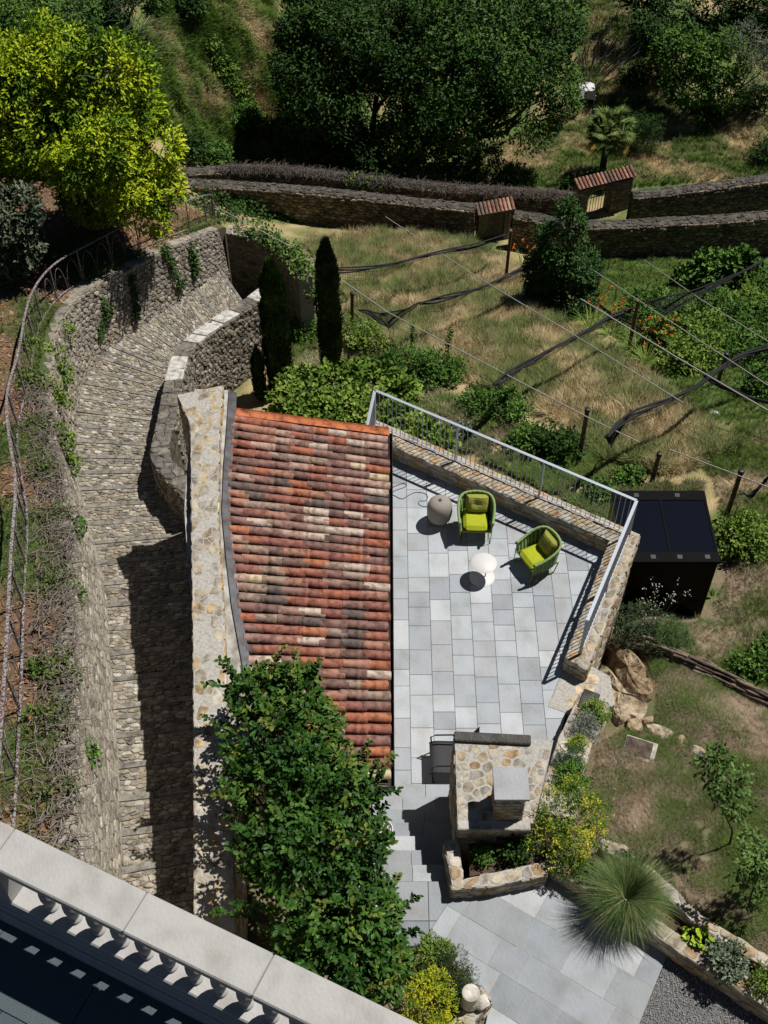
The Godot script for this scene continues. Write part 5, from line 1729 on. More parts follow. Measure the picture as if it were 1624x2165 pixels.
func armchair(label: String, at: Vector3, face: Vector3) -> void:
	var t := thing("woven_armchair", label, "armchair", at, "lime green woven armchairs")
	var z := face.normalized()
	var F := Transform3D(Basis(Vector3.UP.cross(z), Vector3.UP, z), at)
	# plan of the shell: an open U
	var U := []
	for p in [Vector2(-0.335, 0.30), Vector2(-0.36, 0.0), Vector2(-0.335, -0.2), Vector2(-0.24, -0.33), Vector2(0, -0.38), Vector2(0.24, -0.33), Vector2(0.335, -0.2), Vector2(0.36, 0.0), Vector2(0.335, 0.30)]:
		U.push_back(Vector3(p.x * 0.9, 0, p.y * 0.92))
	U = smooth(U, 2)
	var L := plen(U)
	var sh := MB.new()
	var rim := MB.new()
	var cols := 21
	for k in cols:
		var s := L * (k + 0.5) / cols
		var p := along(U, s)
		var d := (along(U, minf(s + 0.03, L)) - along(U, maxf(s - 0.03, 0.0))).normalized()
		var nn := Vector3(d.z, 0, -d.x)
		var f := absf(2.0 * s / L - 1.0)          # 0 at the middle of the back
		var top := lerpf(0.78, 0.58, smoothstep(0.25, 1.0, f))
		var rows := 8
		for r in rows:
			var y := lerpf(0.25, top - 0.03, (r + 0.5) / rows)
			var hh := (top - 0.28) / rows * 0.58
			var lean := nn * (-0.0)
			var outw := Vector3(p.x, 0, p.z).normalized() * (y - 0.25) * 0.1
			var b := Basis(d * 0.06, Vector3.UP * hh * 1.2, nn * 0.02)
			var g := rng.randf_range(0.85, 1.12)
			ball(sh, F * Transform3D(b, p + outw + Vector3.UP * y), Color(0.26 * g, 0.37 * g, 0.13 * g), 6, 4)
	part("woven_shell", sh, M.rope, t)
	var rp := []
	for k in 40:
		var s := L * k / 39.0
		var p := along(U, s)
		var f := absf(2.0 * s / L - 1.0)
		var top := lerpf(0.78, 0.58, smoothstep(0.25, 1.0, f))
		rp.push_back(F * (p + Vector3(p.x, 0, p.z).normalized() * (top - 0.25) * 0.1 + Vector3.UP * (top - 0.01)))
	rim.tube(rp, 0.027, 0.027, Color(0.27, 0.39, 0.14), 8)
	for k in 20:
		var a: Vector3 = rp[k * 2]
		var b: Vector3 = rp[mini(k * 2 + 1, 39)]
		var mid := (a + b) * 0.5
		var dx := (b - a).normalized()
		ball(rim, Transform3D(Basis(dx * 0.07, Vector3.UP * 0.026, dx.cross(Vector3.UP) * 0.034), mid), Color(0.28, 0.4, 0.15), 8, 5)
	part("rim", rim, M.rope, t)
	var st := MB.new()
	cushion(st, F * Transform3D(Basis(), Vector3(0, 0.38, 0.02)), Vector3(0.5, 0.13, 0.58), Color(0.42, 0.47, 0.015), 0.16)
	part("seat_cushion", st, M.cloth, t)
	var pw := MB.new()
	cushion(pw, F * Transform3D(Basis(Vector3.RIGHT, 1.15), Vector3(0.02, 0.62, -0.2)), Vector3(0.46, 0.17, 0.4), Color(0.37, 0.38, 0.07), 0.4, 0.04)
	part("pillow", pw, M.cloth, t)
	for sx in [-1.0, 1.0]:
		var fr := MB.new()
		fr.tube([F * Vector3(sx * 0.32, 0.4, 0.3), F * Vector3(sx * 0.3, 0.01, 0.33), F * Vector3(sx * 0.28, 0.012, -0.24), F * Vector3(sx * 0.3, 0.3, -0.3)], 0.011, 0.011, Color(0.3, 0.34, 0.06), 6)
		part("leg_frame", fr, M.cloth, t)
	var ap := MB.new()
	ap.box(F * Transform3D(Basis(), Vector3(0, 0.29, 0.0)), Vector3(0.6, 0.05, 0.56), Color(0.22, 0.27, 0.06), 0.01)
	part("seat_base", ap, M.cloth, t)

func objects() -> void:
	M.rope = mat(Color.WHITE, 0.8, M.speck, null, 12.0, 0.4, true)
	M.cloth = mat(Color.WHITE, 0.85, M.speck, null, 14.0, 0.3, true)
	armchair("lime green woven armchair whose back is to the railing, beside the round floor lamp", Vector3(1.835, 0, -15.9), Vector3(-0.03, 0, 1))
	armchair("lime green woven armchair turned towards the white side table", Vector3(3.003, 0, -14.977), Vector3(-0.88, 0, 0.47))
	# side table
	var t := thing("side_table", "round white metal side table on a round foot between the armchairs", "table", Vector3(1.928, 0, -14.718))
	var top := MB.new()
	top.lathe(Transform3D(Basis(), Vector3(1.935, 0, -14.72)), [Vector2(0.0, 0.437), Vector2(0.248, 0.437), Vector2(0.253, 0.443), Vector2(0.248, 0.449), Vector2(0.0, 0.45)], 48)
	part("table_top", top, M.white, t)
	var stem := MB.new()
	stem.tube([Vector3(1.99, 0.01, -14.735), Vector3(1.99, 0.44, -14.735)], 0.014, 0.014, Color.WHITE, 10)
	part("stem", stem, M.white, t)
	var ft := MB.new()
	ft.lathe(Transform3D(Basis(), Vector3(1.925, 0, -14.715)), [Vector2(0.248, 0.0), Vector2(0.25, 0.004), Vector2(0.246, 0.01), Vector2(0.0, 0.011)], 48)
	part("foot", ft, M.white, t)
	# floor lamp, unlit
	var lp := Vector3(1.125, 0.66, -16.152)
	lp.y = 0.0
	var l := thing("floor_lamp", "taupe dome-shaped outdoor floor lamp with a dark knob on top", "lamp", lp)
	var dm := MB.new()
	dm.lathe(Transform3D(Basis(), lp), [Vector2(0.0, 0.14), Vector2(0.2, 0.14), Vector2(0.215, 0.13), Vector2(0.23, 0.15), Vector2(0.248, 0.25), Vector2(0.256, 0.36), Vector2(0.25, 0.47), Vector2(0.225, 0.56), Vector2(0.175, 0.62), Vector2(0.09, 0.648), Vector2(0.0, 0.652)], 40)
	part("shade", dm, mat(Color(0.34, 0.31, 0.27), 0.85, M.speck, null, 10.0), l)
	var kb := MB.new()
	kb.lathe(Transform3D(Basis(), lp), [Vector2(0.035, 0.648), Vector2(0.033, 0.67), Vector2(0.0, 0.672)], 16)
	part("knob", kb, mat(Color(0.05, 0.04, 0.07), 0.5), l)
	for k in 3:
		var a := TAU * k / 3.0 + 0.5
		var fm := MB.new()
		fm.tube([lp + Vector3(cos(a) * 0.2, 0.14, sin(a) * 0.2), lp + Vector3(cos(a) * 0.22, 0.006, sin(a) * 0.22), lp + Vector3(cos(a + 0.7) * 0.2, 0.006, sin(a + 0.7) * 0.2)], 0.006, 0.006, Color.WHITE, 6)
		part("leg", fm, M.wire, l)
	var cb := thing("lamp_cable", "thin dark cable looping over the paving from the floor lamp", "cable")
	var cm := MB.new()
	cm.tube(smooth([Vector3(0.936, 0.008, -16.578), Vector3(0.828, 0.008, -16.526), Vector3(0.703, 0.008, -16.603), Vector3(0.724, 0.008, -16.707), Vector3(0.861, 0.008, -16.681), Vector3(0.922, 0.008, -16.811), Vector3(0.846, 0.008, -16.916), Vector3(0.65, 0.008, -16.942), Vector3(0.491, 0.008, -16.837), Vector3(0.372, 0.008, -16.72), Vector3(0.177, 0.008, -16.876), Vector3(0.098, 0.008, -16.863), Vector3(0.237, 0.008, -16.994), Vector3(0.454, 0.008, -17.073), Vector3(0.475, 0.008, -17.166), Vector3(0.357, 0.008, -17.18), Vector3(0.099, 0.008, -17.021)], 2), 0.006, 0.006, Color(0.02, 0.02, 0.02), 5)
	part("cable", cm, M.black, cb)
	# sling chair by the oven
	var sc := thing("sling_chair", "dark sling lounge chair beside the stone oven", "chair", Vector3(1.2, 0, -10.5))
	var SF := Transform3D(Basis(Vector3(0, 0, 1), Vector3.UP, Vector3(-1, 0, 0)), Vector3(1.27, 0.0, -10.55))
	var prof := [Vector3(0, 0.3, 0.48), Vector3(0, 0.36, 0.4), Vector3(0, 0.34, 0.1), Vector3(0, 0.36, -0.1), Vector3(0, 0.6, -0.25), Vector3(0, 0.82, -0.36)]
	prof = smooth(prof, 2)
	var sg := MB.new()
	for i in prof.size() - 1:
		var wv := Vector3(0.29, 0, 0)
		sg.quad(SF * (prof[i] - wv), SF * (prof[i] + wv), SF * (prof[i + 1] + wv), SF * (prof[i + 1] - wv), Color(0.03, 0.03, 0.035), Vector3.UP)
		sg.quad(SF * (prof[i] - wv + Vector3.DOWN * 0.008), SF * (prof[i] + wv + Vector3.DOWN * 0.008), SF * (prof[i + 1] + wv + Vector3.DOWN * 0.008), SF * (prof[i + 1] - wv + Vector3.DOWN * 0.008), Color(0.03, 0.03, 0.035), Vector3.DOWN)
	part("sling", sg, mat(Color(0.035, 0.035, 0.04), 0.7, M.speck, null, 10.0), sc)
	for sx in [-0.3, 0.3]:
		var fr := MB.new()
		var side := []
		for p in prof: side.push_back(SF * (p + Vector3(sx, 0, 0)))
		fr.tube(side, 0.014, 0.014, Color.WHITE, 8)
		part("side_frame", fr, M.black, sc)
		var arm := MB.new()
		arm.tube([SF * Vector3(sx, 0.0, 0.42), SF * Vector3(sx, 0.5, 0.46), SF * Vector3(sx, 0.57, 0.38), SF * Vector3(sx, 0.58, 0.0), SF * Vector3(sx, 0.58, -0.22)], 0.014, 0.014, Color.WHITE, 8)
		part("armrest", arm, M.black, sc)
		var lg := MB.new()
		lg.tube([SF * Vector3(sx, 0.0, -0.4), SF * Vector3(sx, 0.56, -0.1)], 0.013, 0.013, Color.WHITE, 8)
		part("leg", lg, M.black, sc)
	# pot by the stairs
	var pt := thing("flower_pot", "white pot with a reddish succulent beside the steps", "flower pot", Vector3(-0.02, 0.48, -8.98))
	var pp := MB.new()
	pp.lathe(Transform3D(Basis(), Vector3(-0.02, 0.48, -9.0)), [Vector2(0.1, 0.0), Vector2(0.15, 0.18), Vector2(0.17, 0.3), Vector2(0.155, 0.3), Vector2(0.14, 0.26), Vector2(0.0, 0.26)], 24)
	part("pot", pp, M.white, pt)
	var sx2 := MB.new()
	for k in 70:
		var a := rng.randf() * TAU
		var e := Vector3(cos(a), rng.randf_range(0.3, 1.2), sin(a)).normalized()
		leaf(sx2, Vector3(-0.02, 0.75, -9.0) + e * rng.randf_range(0.02, 0.14), e, 0.09, 0.03, pick([Color(0.2, 0.08, 0.06), Color(0.13, 0.12, 0.05), Color(0.25, 0.12, 0.08)]))
	part("leaves", sx2, M.leaf, pt)
	# stone column stump on the wall end
	var cp := Vector3(1.204, 1.57, -5.996)
	var cs := thing("column_stump", "broken white stone column stump standing on the wall end", "column stump", cp)
	var c1 := MB.new()
	c1.lathe(Transform3D(Basis(), cp), [Vector2(0.14, 0.0), Vector2(0.15, 0.06), Vector2(0.12, 0.1), Vector2(0.115, 0.32), Vector2(0.125, 0.36), Vector2(0.1, 0.38), Vector2(0.0, 0.37)], 24, Color(0.6, 0.58, 0.55))
	part("shaft", c1, M.stone, cs)
	var c2 := MB.new()
	c2.box(Transform3D(Basis(Vector3.UP, 0.5), cp + Vector3(0.16, 0.07, 0.03)), Vector3(0.2, 0.14, 0.2), Color(0.62, 0.6, 0.58), 0.04)
	part("fragment", c2, M.stone, cs)

# ------------------------------------------------------------------ things in the garden
func garden_objects() -> void:
	# black shed
	var X0: float = 4.742
	var X1: float = 6.684
	var Z0: float = -16.988
	var Z1: float = -15.096
	var t := thing("garden_shed", "black garden cabin with a dark glazed roof below the terrace corner", "shed", Vector3((X0 + X1) * 0.5, -2.1, (Z0 + Z1) * 0.5))
	var wall := mat(Color(0.004, 0.0035, 0.003), 0.35)
	wall.metallic_specular = 0.15
	var bw := MB.new()
	bw.box(Transform3D(Basis(), Vector3((X0 + X1) * 0.5, -1.14, (Z0 + Z1) * 0.5)), Vector3(X1 - X0 - 0.06, 2.12, Z1 - Z0 - 0.06), Color.WHITE, 0.01)
	part("body", bw, wall, t)
	var fr := MB.new()
	var y := -0.03
	fr.box(Transform3D(Basis(), Vector3((X0 + X1) * 0.5, y, Z1 - 0.13)), Vector3(X1 - X0, 0.06, 0.26), Color.WHITE, 0.006)
	fr.box(Transform3D(Basis(), Vector3((X0 + X1) * 0.5, y, Z0 + 0.13)), Vector3(X1 - X0, 0.06, 0.26), Color.WHITE, 0.006)
	for x in [X0 + 0.03, X0 + 0.98, X1 - 0.03]:
		fr.box(Transform3D(Basis(), Vector3(x, y, (Z0 + Z1) * 0.5)), Vector3(0.05, 0.055, Z1 - Z0 - 0.5), Color.WHITE, 0.005)
	var fmt := mat(Color(0.006, 0.006, 0.007), 0.55)
	fmt.metallic_specular = 0.1
	part("roof_frame", fr, fmt, t)
	var gl := mat(Color(0.004, 0.005, 0.009), 0.14)
	for q in [[X0 + 0.055, X0 + 0.955], [X0 + 1.005, X1 - 0.055]]:
		var g := MB.new()
		g.box(Transform3D(Basis(), Vector3((q[0] + q[1]) * 0.5, y + 0.005, (Z0 + Z1) * 0.5)), Vector3(q[1] - q[0] - 0.006, 0.02, Z1 - Z0 - 0.53), Color.WHITE, 0.003)
		part("glass_panel", g, gl, t)
	for q in [[0.5, 0], [1.35, 0], [0.62, 1], [1.15, 1], [1.7, 1]]:
		var c := MB.new()
		c.box(Transform3D(Basis(), Vector3(X0 + q[0], 0.003, (Z0 + 0.13) if q[1] == 0 else (Z1 - 0.13))), Vector3(0.1, 0.006, 0.1), Color.WHITE, 0.001)
		part("clip", c, mat(Color(0.03, 0.03, 0.032), 0.5), t)
	# posts
	var pl := ["dark capped wooden post beside the terrace railing in the dry grass", "dark capped wooden post with a scrap of net beside the cabin", "weathered leaning wooden post among the orange lilies", "wooden post under the gathered net by the berry bushes", "dark capped post next to the tall cypress", "short dark post in the grass behind the cabin", "weathered timber post by the plank door"]
	var pd := [[Vector3(4.842, -3.4, -20.817), 1.968], [Vector3(7.994, -2.75, -18.565), 1.608], [Vector3(7.517, -6.409, -28.338), 2.025], [Vector3(9.554, -5.307, -25.711), 1.2], [Vector3(-1.019, -6.616, -29.786), 1.34], [Vector3(6.486, -3.239, -19.931), 1.2], [Vector3(4.404, -9.445, -35.336), 2.373]]
	for i in pd.size():
		var b: Vector3 = pd[i][0]
		var h: float = pd[i][1]
		var p := thing("wooden_post", pl[i], "post", b, "net posts in the garden")
		var m := MB.new()
		var lean := Vector3(rng.randf_range(-0.04, 0.04), 0, rng.randf_range(-0.04, 0.04))
		m.tube([b + Vector3.DOWN * 0.3, b + lean + Vector3.UP * h], 0.065, 0.055, Color(0.2, 0.12, 0.075) if i in [2] else Color(0.13, 0.09, 0.06), 8)
		part("shaft", m, M.wood, p)
		if i != 2 and i != 6:
			var cp := MB.new()
			cp.lathe(Transform3D(Basis(), b + lean + Vector3.UP * (h - 0.06)), [Vector2(0.07, 0.0), Vector2(0.07, 0.09), Vector2(0.06, 0.1), Vector2(0.0, 0.1)], 12)
			part("cap", cp, M.black, p)
	# long straight wires over the garden
	var wl := ["long pale wire from the rusty railing to the post by the terrace", "long pale wire from the old wall across the meadow", "thick pale pole over the orange lilies", "pale wire over the berry bushes", "pale wire above the green garden lawn", "short pale wire behind the cabin"]
	var wd := [[Vector3(-4.649, -1.08, -28.393), Vector3(-2.468, -4.063, -30.198), Vector3(0.104, -2.894, -26.079), Vector3(4.765, -1.445, -20.611), Vector3(5.947, -1.518, -19.831)], [Vector3(0.054, -9.225, -39.132), Vector3(2.773, -5.149, -30.544), Vector3(5.218, -3.008, -25.199), Vector3(7.262, -1.764, -21.382)], [Vector3(5.829, -4.404, -28.462), Vector3(7.535, -2.626, -24.06), Vector3(9.026, -1.228, -20.583), Vector3(9.544, -0.859, -19.542)], [Vector3(6.769, -6.094, -31.972), Vector3(7.945, -3.877, -27.075), Vector3(9.437, -1.758, -21.989), Vector3(9.862, -1.189, -20.59)], [Vector3(9.043, -7.621, -34.421), Vector3(9.514, -4.792, -28.93), Vector3(10.44, -3.209, -25.235), Vector3(10.867, -2.511, -23.572)], [Vector3(6.618, -1.555, -19.639), Vector3(7.845, -1.008, -18.328), Vector3(8.312, -0.69, -17.695), Vector3(8.891, -0.448, -17.078)]]
	for i in wd.size():
		var w := thing("support_wire", wl[i], "wire", wd[i][0], "net support wires")
		var m := MB.new()
		var path: Array = [wd[i][0], wd[i][0].lerp(wd[i][-1], 0.25) + Vector3.DOWN * 0.03, wd[i][0].lerp(wd[i][-1], 0.5) + Vector3.DOWN * 0.05, wd[i][0].lerp(wd[i][-1], 0.75) + Vector3.DOWN * 0.03, wd[i][-1]] if i == 2 else wd[i]
		m.tube(path, 0.02 if i == 2 else 0.014, 0.02 if i == 2 else 0.014, Color.WHITE, 6)
		part("cable", m, M.wire, w)
	# black nets gathered into ropes
	var nl := ["black bird net gathered along the foot of the meadow", "black bird net rope hanging across the middle of the meadow", "black bird net rope from the lily post into the dry grass", "black bird net rope between cabin meadow and berry bushes", "black net bundle lying along the lily bed", "black net bundle trailing past the berry bushes"]
	var nd := [[Vector3(-2.644, -4.914, -30.572), Vector3(-1.355, -5.019, -30.612), Vector3(-0.18, -5.405, -31.291), Vector3(0.895, -5.924, -32.366), Vector3(1.781, -6.33, -33.191), Vector3(3.046, -6.917, -34.293), Vector3(4.427, -8.378, -36.937)], [Vector3(1.052, -4.207, -28.031), Vector3(2.103, -4.646, -28.973), Vector3(3.188, -5.15, -30.038), Vector3(4.414, -6, -31.853), Vector3(5.378, -6.735, -33.335)], [Vector3(2.718, -1.81, -22.093), Vector3(2.983, -1.914, -22.475), Vector3(4.2, -2.62, -24.201), Vector3(5.604, -3.433, -25.917), Vector3(6.659, -4.077, -27.372), Vector3(7.358, -4.418, -28.134)], [Vector3(5.173, -1.283, -19.803), Vector3(5.707, -1.533, -20.699), Vector3(6.77, -1.809, -21.493), Vector3(7.897, -2.097, -22.395), Vector3(9.15, -2.692, -24.005), Vector3(10.329, -3.053, -24.869), Vector3(11.294, -3.394, -25.637)], [Vector3(6.892, -7.746, -32.914), Vector3(7.148, -6.756, -30.755), Vector3(7.895, -6.073, -29.16), Vector3(8.759, -4.996, -26.632)], [Vector3(8.601, -3.487, -24.222), Vector3(9.074, -3.052, -23.168), Vector3(9.744, -2.714, -22.385), Vector3(10.362, -2.489, -21.853)]]
	for i in nd.size():
		var n := thing("bird_net", nl[i], "net", nd[i][0], "black bird nets")
		var m := MB.new()
		var sp := smooth(nd[i], 2)
		for k in 3:
			var path := []
			for j in sp.size():
				var f := float(j) / sp.size()
				path.push_back(sp[j] + Vector3(sin(f * 17.0 + k * 2.1) * 0.03, -0.02 * k + sin(f * 11.0 + k) * 0.03 - absf(sin(f * PI * 3.0)) * 0.03 * k, cos(f * 13.0 + k * 1.7) * 0.03))
			m.tube(path, 0.03, 0.026, Color(0.012, 0.012, 0.016), 6)
		part("gathered_net", m, M.net, n)
		# the loose lower part of the net hangs in a sheer, sagging band
		if i < 4:
			var band := MB.new()
			var cnt := sp.size() * 5
			var L := plen(sp)
			var drop := func(f: float) -> float: return 0.1 + 0.42 * absf(sin(f * PI * 2.0 + i)) * (0.6 + 0.4 * sin(f * 9.0))
			for j in cnt:
				var f := (j + 0.5) / cnt
				var p := along(sp, L * f)
				band.tube([p, p + Vector3(0.02 * sin(f * 40.0), -drop.call(f) * 0.5, 0.05), p + Vector3(0.03 * sin(f * 31.0), -drop.call(f), 0.02)], 0.0045, 0.0045, Color.WHITE, 3, false)
			for r in 5:
				var row := []
				for j in 61:
					var f := j / 60.0
					row.push_back(along(sp, L * f) + Vector3(0, -drop.call(f) * (r + 1) / 5.0, 0.04 * sin(f * 25.0 + r)))
				band.tube(row, 0.0055, 0.0055, Color.WHITE, 3, false)
			part("hanging_mesh", band, M.net, n)
	net_sheet("black net hanging in a triangle over the meadow by the cypress", [Vector3(-0.736, -3.533, -26.977), Vector3(1.044, -4.019, -27.827), Vector3(0.137, -4.439, -27.213)])
	net_sheet("black net spread between the lily post and the garden edge", [Vector3(7.622, -4.021, -27.893), Vector3(12.377, -5.615, -31.968), Vector3(8.477, -4.974, -28.448)])
	net_sheet("black net corner hanging from the post beside the cabin", [Vector3(7.837, -1.103, -17.894), Vector3(8.452, -0.888, -18.15), Vector3(8.384, -1.877, -18.462)])
	net_sheet("ragged black net tail on the pole in the dry meadow", [Vector3(5.161, -1.541, -20.052), Vector3(5.926, -1.622, -20.979), Vector3(5.425, -2.114, -20.292)])
	# the pole that sticks out of the post
	# canes
	for q in [[Vector3(8.655, -11.17, -38.01), 1.023], [Vector3(8.927, -10.502, -36.696), 0.714], [Vector3(10.168, -10.914, -37.433), 1.497], [Vector3(10.441, -9.65, -34.972), 1.433], [Vector3(8.078, -8.886, -33.66), 0.633], [Vector3(11.207, -7.681, -31.015), 0.805], [Vector3(12.104, -7.767, -31.114), 0.708], [Vector3(10.879, -8.686, -33.042), 1.142]]:
		var b: Vector3 = q[0]
		var c: Node3D = thing("garden_cane", "thin dark plant stake in the kitchen garden grass", "stake", b, "plant stakes in the kitchen garden")
		var m := MB.new()
		m.tube([b + Vector3.DOWN * 0.2, b + Vector3(rng.randf_range(-0.05, 0.05), q[1], rng.randf_range(-0.05, 0.05))], 0.014, 0.012, Color(0.08, 0.07, 0.05), 5)
		part("cane", m, M.twig, c)
	# log edgings
	logs("log_edging", "stacked branch edging holding the lawn below the boulder", [Vector3(4.883, -1.494, -14.104), Vector3(5.264, -0.926, -13.539), Vector3(5.816, -0.75, -13.137), Vector3(6.423, -0.841, -12.852), Vector3(6.851, -0.682, -12.435), Vector3(7.283, -0.367, -11.883)], 7, Color(0.19, 0.145, 0.12), 0.036)
	logs("log_edging", "reddish brushwood edging in the bed below the railing", [Vector3(3.279, -3.51, -21.489), Vector3(4.002, -3.381, -20.96), Vector3(4.751, -3.272, -20.303), Vector3(5.475, -3.166, -19.667), Vector3(5.839, -3.032, -19.099)], 6, Color(0.15, 0.07, 0.055), 0.022)
	logs("log_edging", "reddish brushwood edging beside the light green bush by the cabin", [Vector3(7.766, -2.587, -17.79), Vector3(8.174, -2.412, -17.303), Vector3(8.636, -2.183, -16.72)], 6, Color(0.17, 0.085, 0.06), 0.022)
	logs("log_edging", "grey branch edging under the shrubs at the meadow", [Vector3(1.916, -4.437, -24.145), Vector3(2.629, -4.112, -23.309), Vector3(3.317, -3.843, -22.57)], 5, Color(0.17, 0.13, 0.1), 0.026)
	# manhole
	var mh := Vector3(4.428, 0.295, -10.695)
	var mt := thing("manhole_cover", "rusty metal inspection cover in a white concrete frame in the lawn", "manhole cover", mh)
	var bs := Basis(Vector3.UP, -0.36)
	var m1 := MB.new()
	m1.box(Transform3D(bs, mh + Vector3(0, 0.02, 0)), Vector3(0.55, 0.1, 0.42), Color(0.56, 0.53, 0.48), 0.01)
	part("frame", m1, M.stone, mt)
	var m2 := MB.new()
	m2.box(Transform3D(bs, mh + Vector3(-0.02, 0.08, -0.03)), Vector3(0.46, 0.02, 0.32), Color(0.13, 0.1, 0.085), 0.004)
	part("lid", m2, M.oldstone, mt)
	var m3 := MB.new()
	m3.box(Transform3D(bs, mh + bs * Vector3(0.0, 0.092, 0.09)), Vector3(0.05, 0.008, 0.02), Color(0.03, 0.03, 0.03), 0.002)
	part("handle", m3, M.wood, mt)
	# bollard light
	var bo := Vector3(5.424, 0.241, -10.504)
	var bt := thing("bollard_light", "small black cylinder garden light among the flat edging stones", "garden light", bo)
	var b1 := MB.new()
	b1.lathe(Transform3D(Basis(), bo), [Vector2(0.045, -0.1), Vector2(0.045, 0.26), Vector2(0.04, 0.27), Vector2(0.0, 0.27)], 16)
	part("body", b1, M.black, bt)
	var b2 := MB.new()
	b2.lathe(Transform3D(Basis(), bo), [Vector2(0.05, 0.2), Vector2(0.05, 0.285), Vector2(0.0, 0.287)], 16)
	part("cap", b2, M.black, bt)
	# flat stones along the lawn edge
	var rs := [[Vector3(4.343, -0.084, -11.514), Vector3(4.626, -0.064, -11.551), Vector3(4.601, 0.079, -11.224), Vector3(4.48, 0.126, -11.13), Vector3(4.322, 0.107, -11.179)], [Vector3(4.644, 0.026, -11.352), Vector3(4.844, 0.014, -11.379), Vector3(5.168, 0.056, -11.171), Vector3(5.113, 0.097, -11.023), Vector3(4.955, 0.13, -10.957), Vector3(4.731, 0.11, -11.111)], [Vector3(5.115, 0.083, -11.079), Vector3(5.27, 0.049, -11.175), Vector3(5.376, 0.102, -10.955), Vector3(5.319, 0.145, -10.808), Vector3(5.181, 0.169, -10.748), Vector3(5.089, 0.13, -10.91)], [Vector3(5.393, 0.101, -10.955), Vector3(5.612, 0.164, -10.751), Vector3(5.548, 0.206, -10.616), Vector3(5.345, 0.189, -10.662), Vector3(5.319, 0.145, -10.808)], [Vector3(4.587, -0.036, -11.486), Vector3(4.837, -0.081, -11.64), Vector3(4.843, 0.001, -11.415), Vector3(4.641, 0.031, -11.339)], [Vector3(3.53, 0.847, -8.707), Vector3(3.646, 0.865, -8.755), Vector3(3.866, 0.99, -8.559), Vector3(3.792, 1.005, -8.465), Vector3(3.648, 0.939, -8.544)]]
	var rl := ["square tan edging stone at the foot of the rock ledge", "long pale edging stone beside the inspection cover", "grey six-sided edging stone next to the long pale one", "flat tan edging stone beneath the small black garden light", "brown flat stone tucked under the boulder", "pale flat stone behind the fountain grass"]
	for i in rs.size(): rock("edging_stone", rl[i], rs[i], 0.1, 0.3, [Color(0.5, 0.42, 0.3), Color(0.55, 0.5, 0.42)] if i % 2 else [Color(0.4, 0.32, 0.22), Color(0.45, 0.37, 0.27)], "edging stones of the lawn", "stone")
	# white plastic bag
	var bg := Vector3(8.925, -4.369, -23.646)
	var bgt := thing("plastic_bag", "crumpled white plastic bag lying on the grass", "bag", bg)
	var bm := MB.new()
	for k in 5:
		ball(bm, Transform3D(Basis.from_euler(Vector3(rng.randf(), rng.randf() * 6, rng.randf())) * Basis.from_scale(Vector3(rng.randf_range(0.08, 0.15), rng.randf_range(0.05, 0.09), rng.randf_range(0.07, 0.12))), bg + Vector3(rng.randf_range(-0.1, 0.1), rng.randf_range(-0.02, 0.04), rng.randf_range(-0.06, 0.06))), Color.WHITE, 7, 5)
	part("crumpled_film", bm, M.white, bgt)
	# white garden furniture far off in the orchard
	var gp0 := Vector3(9.709, -12.975, -53.571)
	var wt := thing("garden_table", "round white plastic table in the orchard beyond the walls", "table", gp0)
	var w1 := MB.new()
	w1.lathe(Transform3D(Basis(), gp0), [Vector2(0.0, 0.7), Vector2(0.4, 0.7), Vector2(0.42, 0.72), Vector2(0.4, 0.74), Vector2(0.0, 0.74)], 24)
	part("table_top", w1, M.white, wt)
	for k in 4:
		var a := TAU * k / 4.0 + 0.4
		var lm := MB.new()
		lm.tube([gp0 + Vector3(cos(a) * 0.3, -0.1, sin(a) * 0.3), gp0 + Vector3(cos(a) * 0.25, 0.7, sin(a) * 0.25)], 0.025, 0.025, Color.WHITE, 6)
		part("leg", lm, M.white, wt)
	for q in [[Vector3(9.324, -13.051, -53.28), 0.6], [Vector3(9.904, -13.016, -53.221), -0.3]]:
		var cpos: Vector3 = q[0]
		var ct := thing("garden_chair", "white plastic chair at the round orchard table", "chair", cpos, "orchard chairs")
		var B := Transform3D(Basis(Vector3.UP, q[1]), cpos)
		var c1 := MB.new()
		c1.box(B * Transform3D(Basis(), Vector3(0, 0.42, 0)), Vector3(0.44, 0.04, 0.42), Color.WHITE, 0.01)
		part("seat", c1, M.white, ct)
		var c2 := MB.new()
		c2.box(B * Transform3D(Basis(Vector3.RIGHT, -0.2), Vector3(0, 0.65, 0.22)), Vector3(0.42, 0.42, 0.03), Color.WHITE, 0.01)
		part("backrest", c2, M.white, ct)
		for sx in [-0.19, 0.19]:
			for sz in [-0.17, 0.17]:
				var c3 := MB.new()
				c3.tube([B * Vector3(sx, -0.1, sz), B * Vector3(sx, 0.42, sz)], 0.02, 0.02, Color.WHITE, 6)
				part("leg", c3, M.white, ct)
	# rusty railing on top of the uphill wall
	var e := bank_line()
	var bl := []
	for i in range(0, e.size() - 2):
		var off: float = 0.75 if i < 9 else 0.4
		bl.push_back(bank_pt(e, i, off) + Vector3.UP * 0.06)
	bl = smooth(bl, 2)
	var rr := thing("rusty_railing", "rusty iron railing with flat hoops along the top of the lane wall", "railing")
	var L := plen(bl)
	var up := Vector3.UP * 0.95
	var tp := []
	for p in bl: tp.push_back(p + up)
	var r1 := MB.new()
	for i in tp.size() - 1: r1.bar(tp[i], tp[i + 1] + (tp[i + 1] - tp[i]).normalized() * 0.005, 0.05, 0.022)
	part("top_rail", r1, M.rust, rr)
	var r2 := MB.new()
	for i in bl.size() - 1: r2.bar(bl[i], bl[i + 1], 0.04, 0.02)
	part("bottom_rail", r2, M.rust, rr)
	var s := 0.4
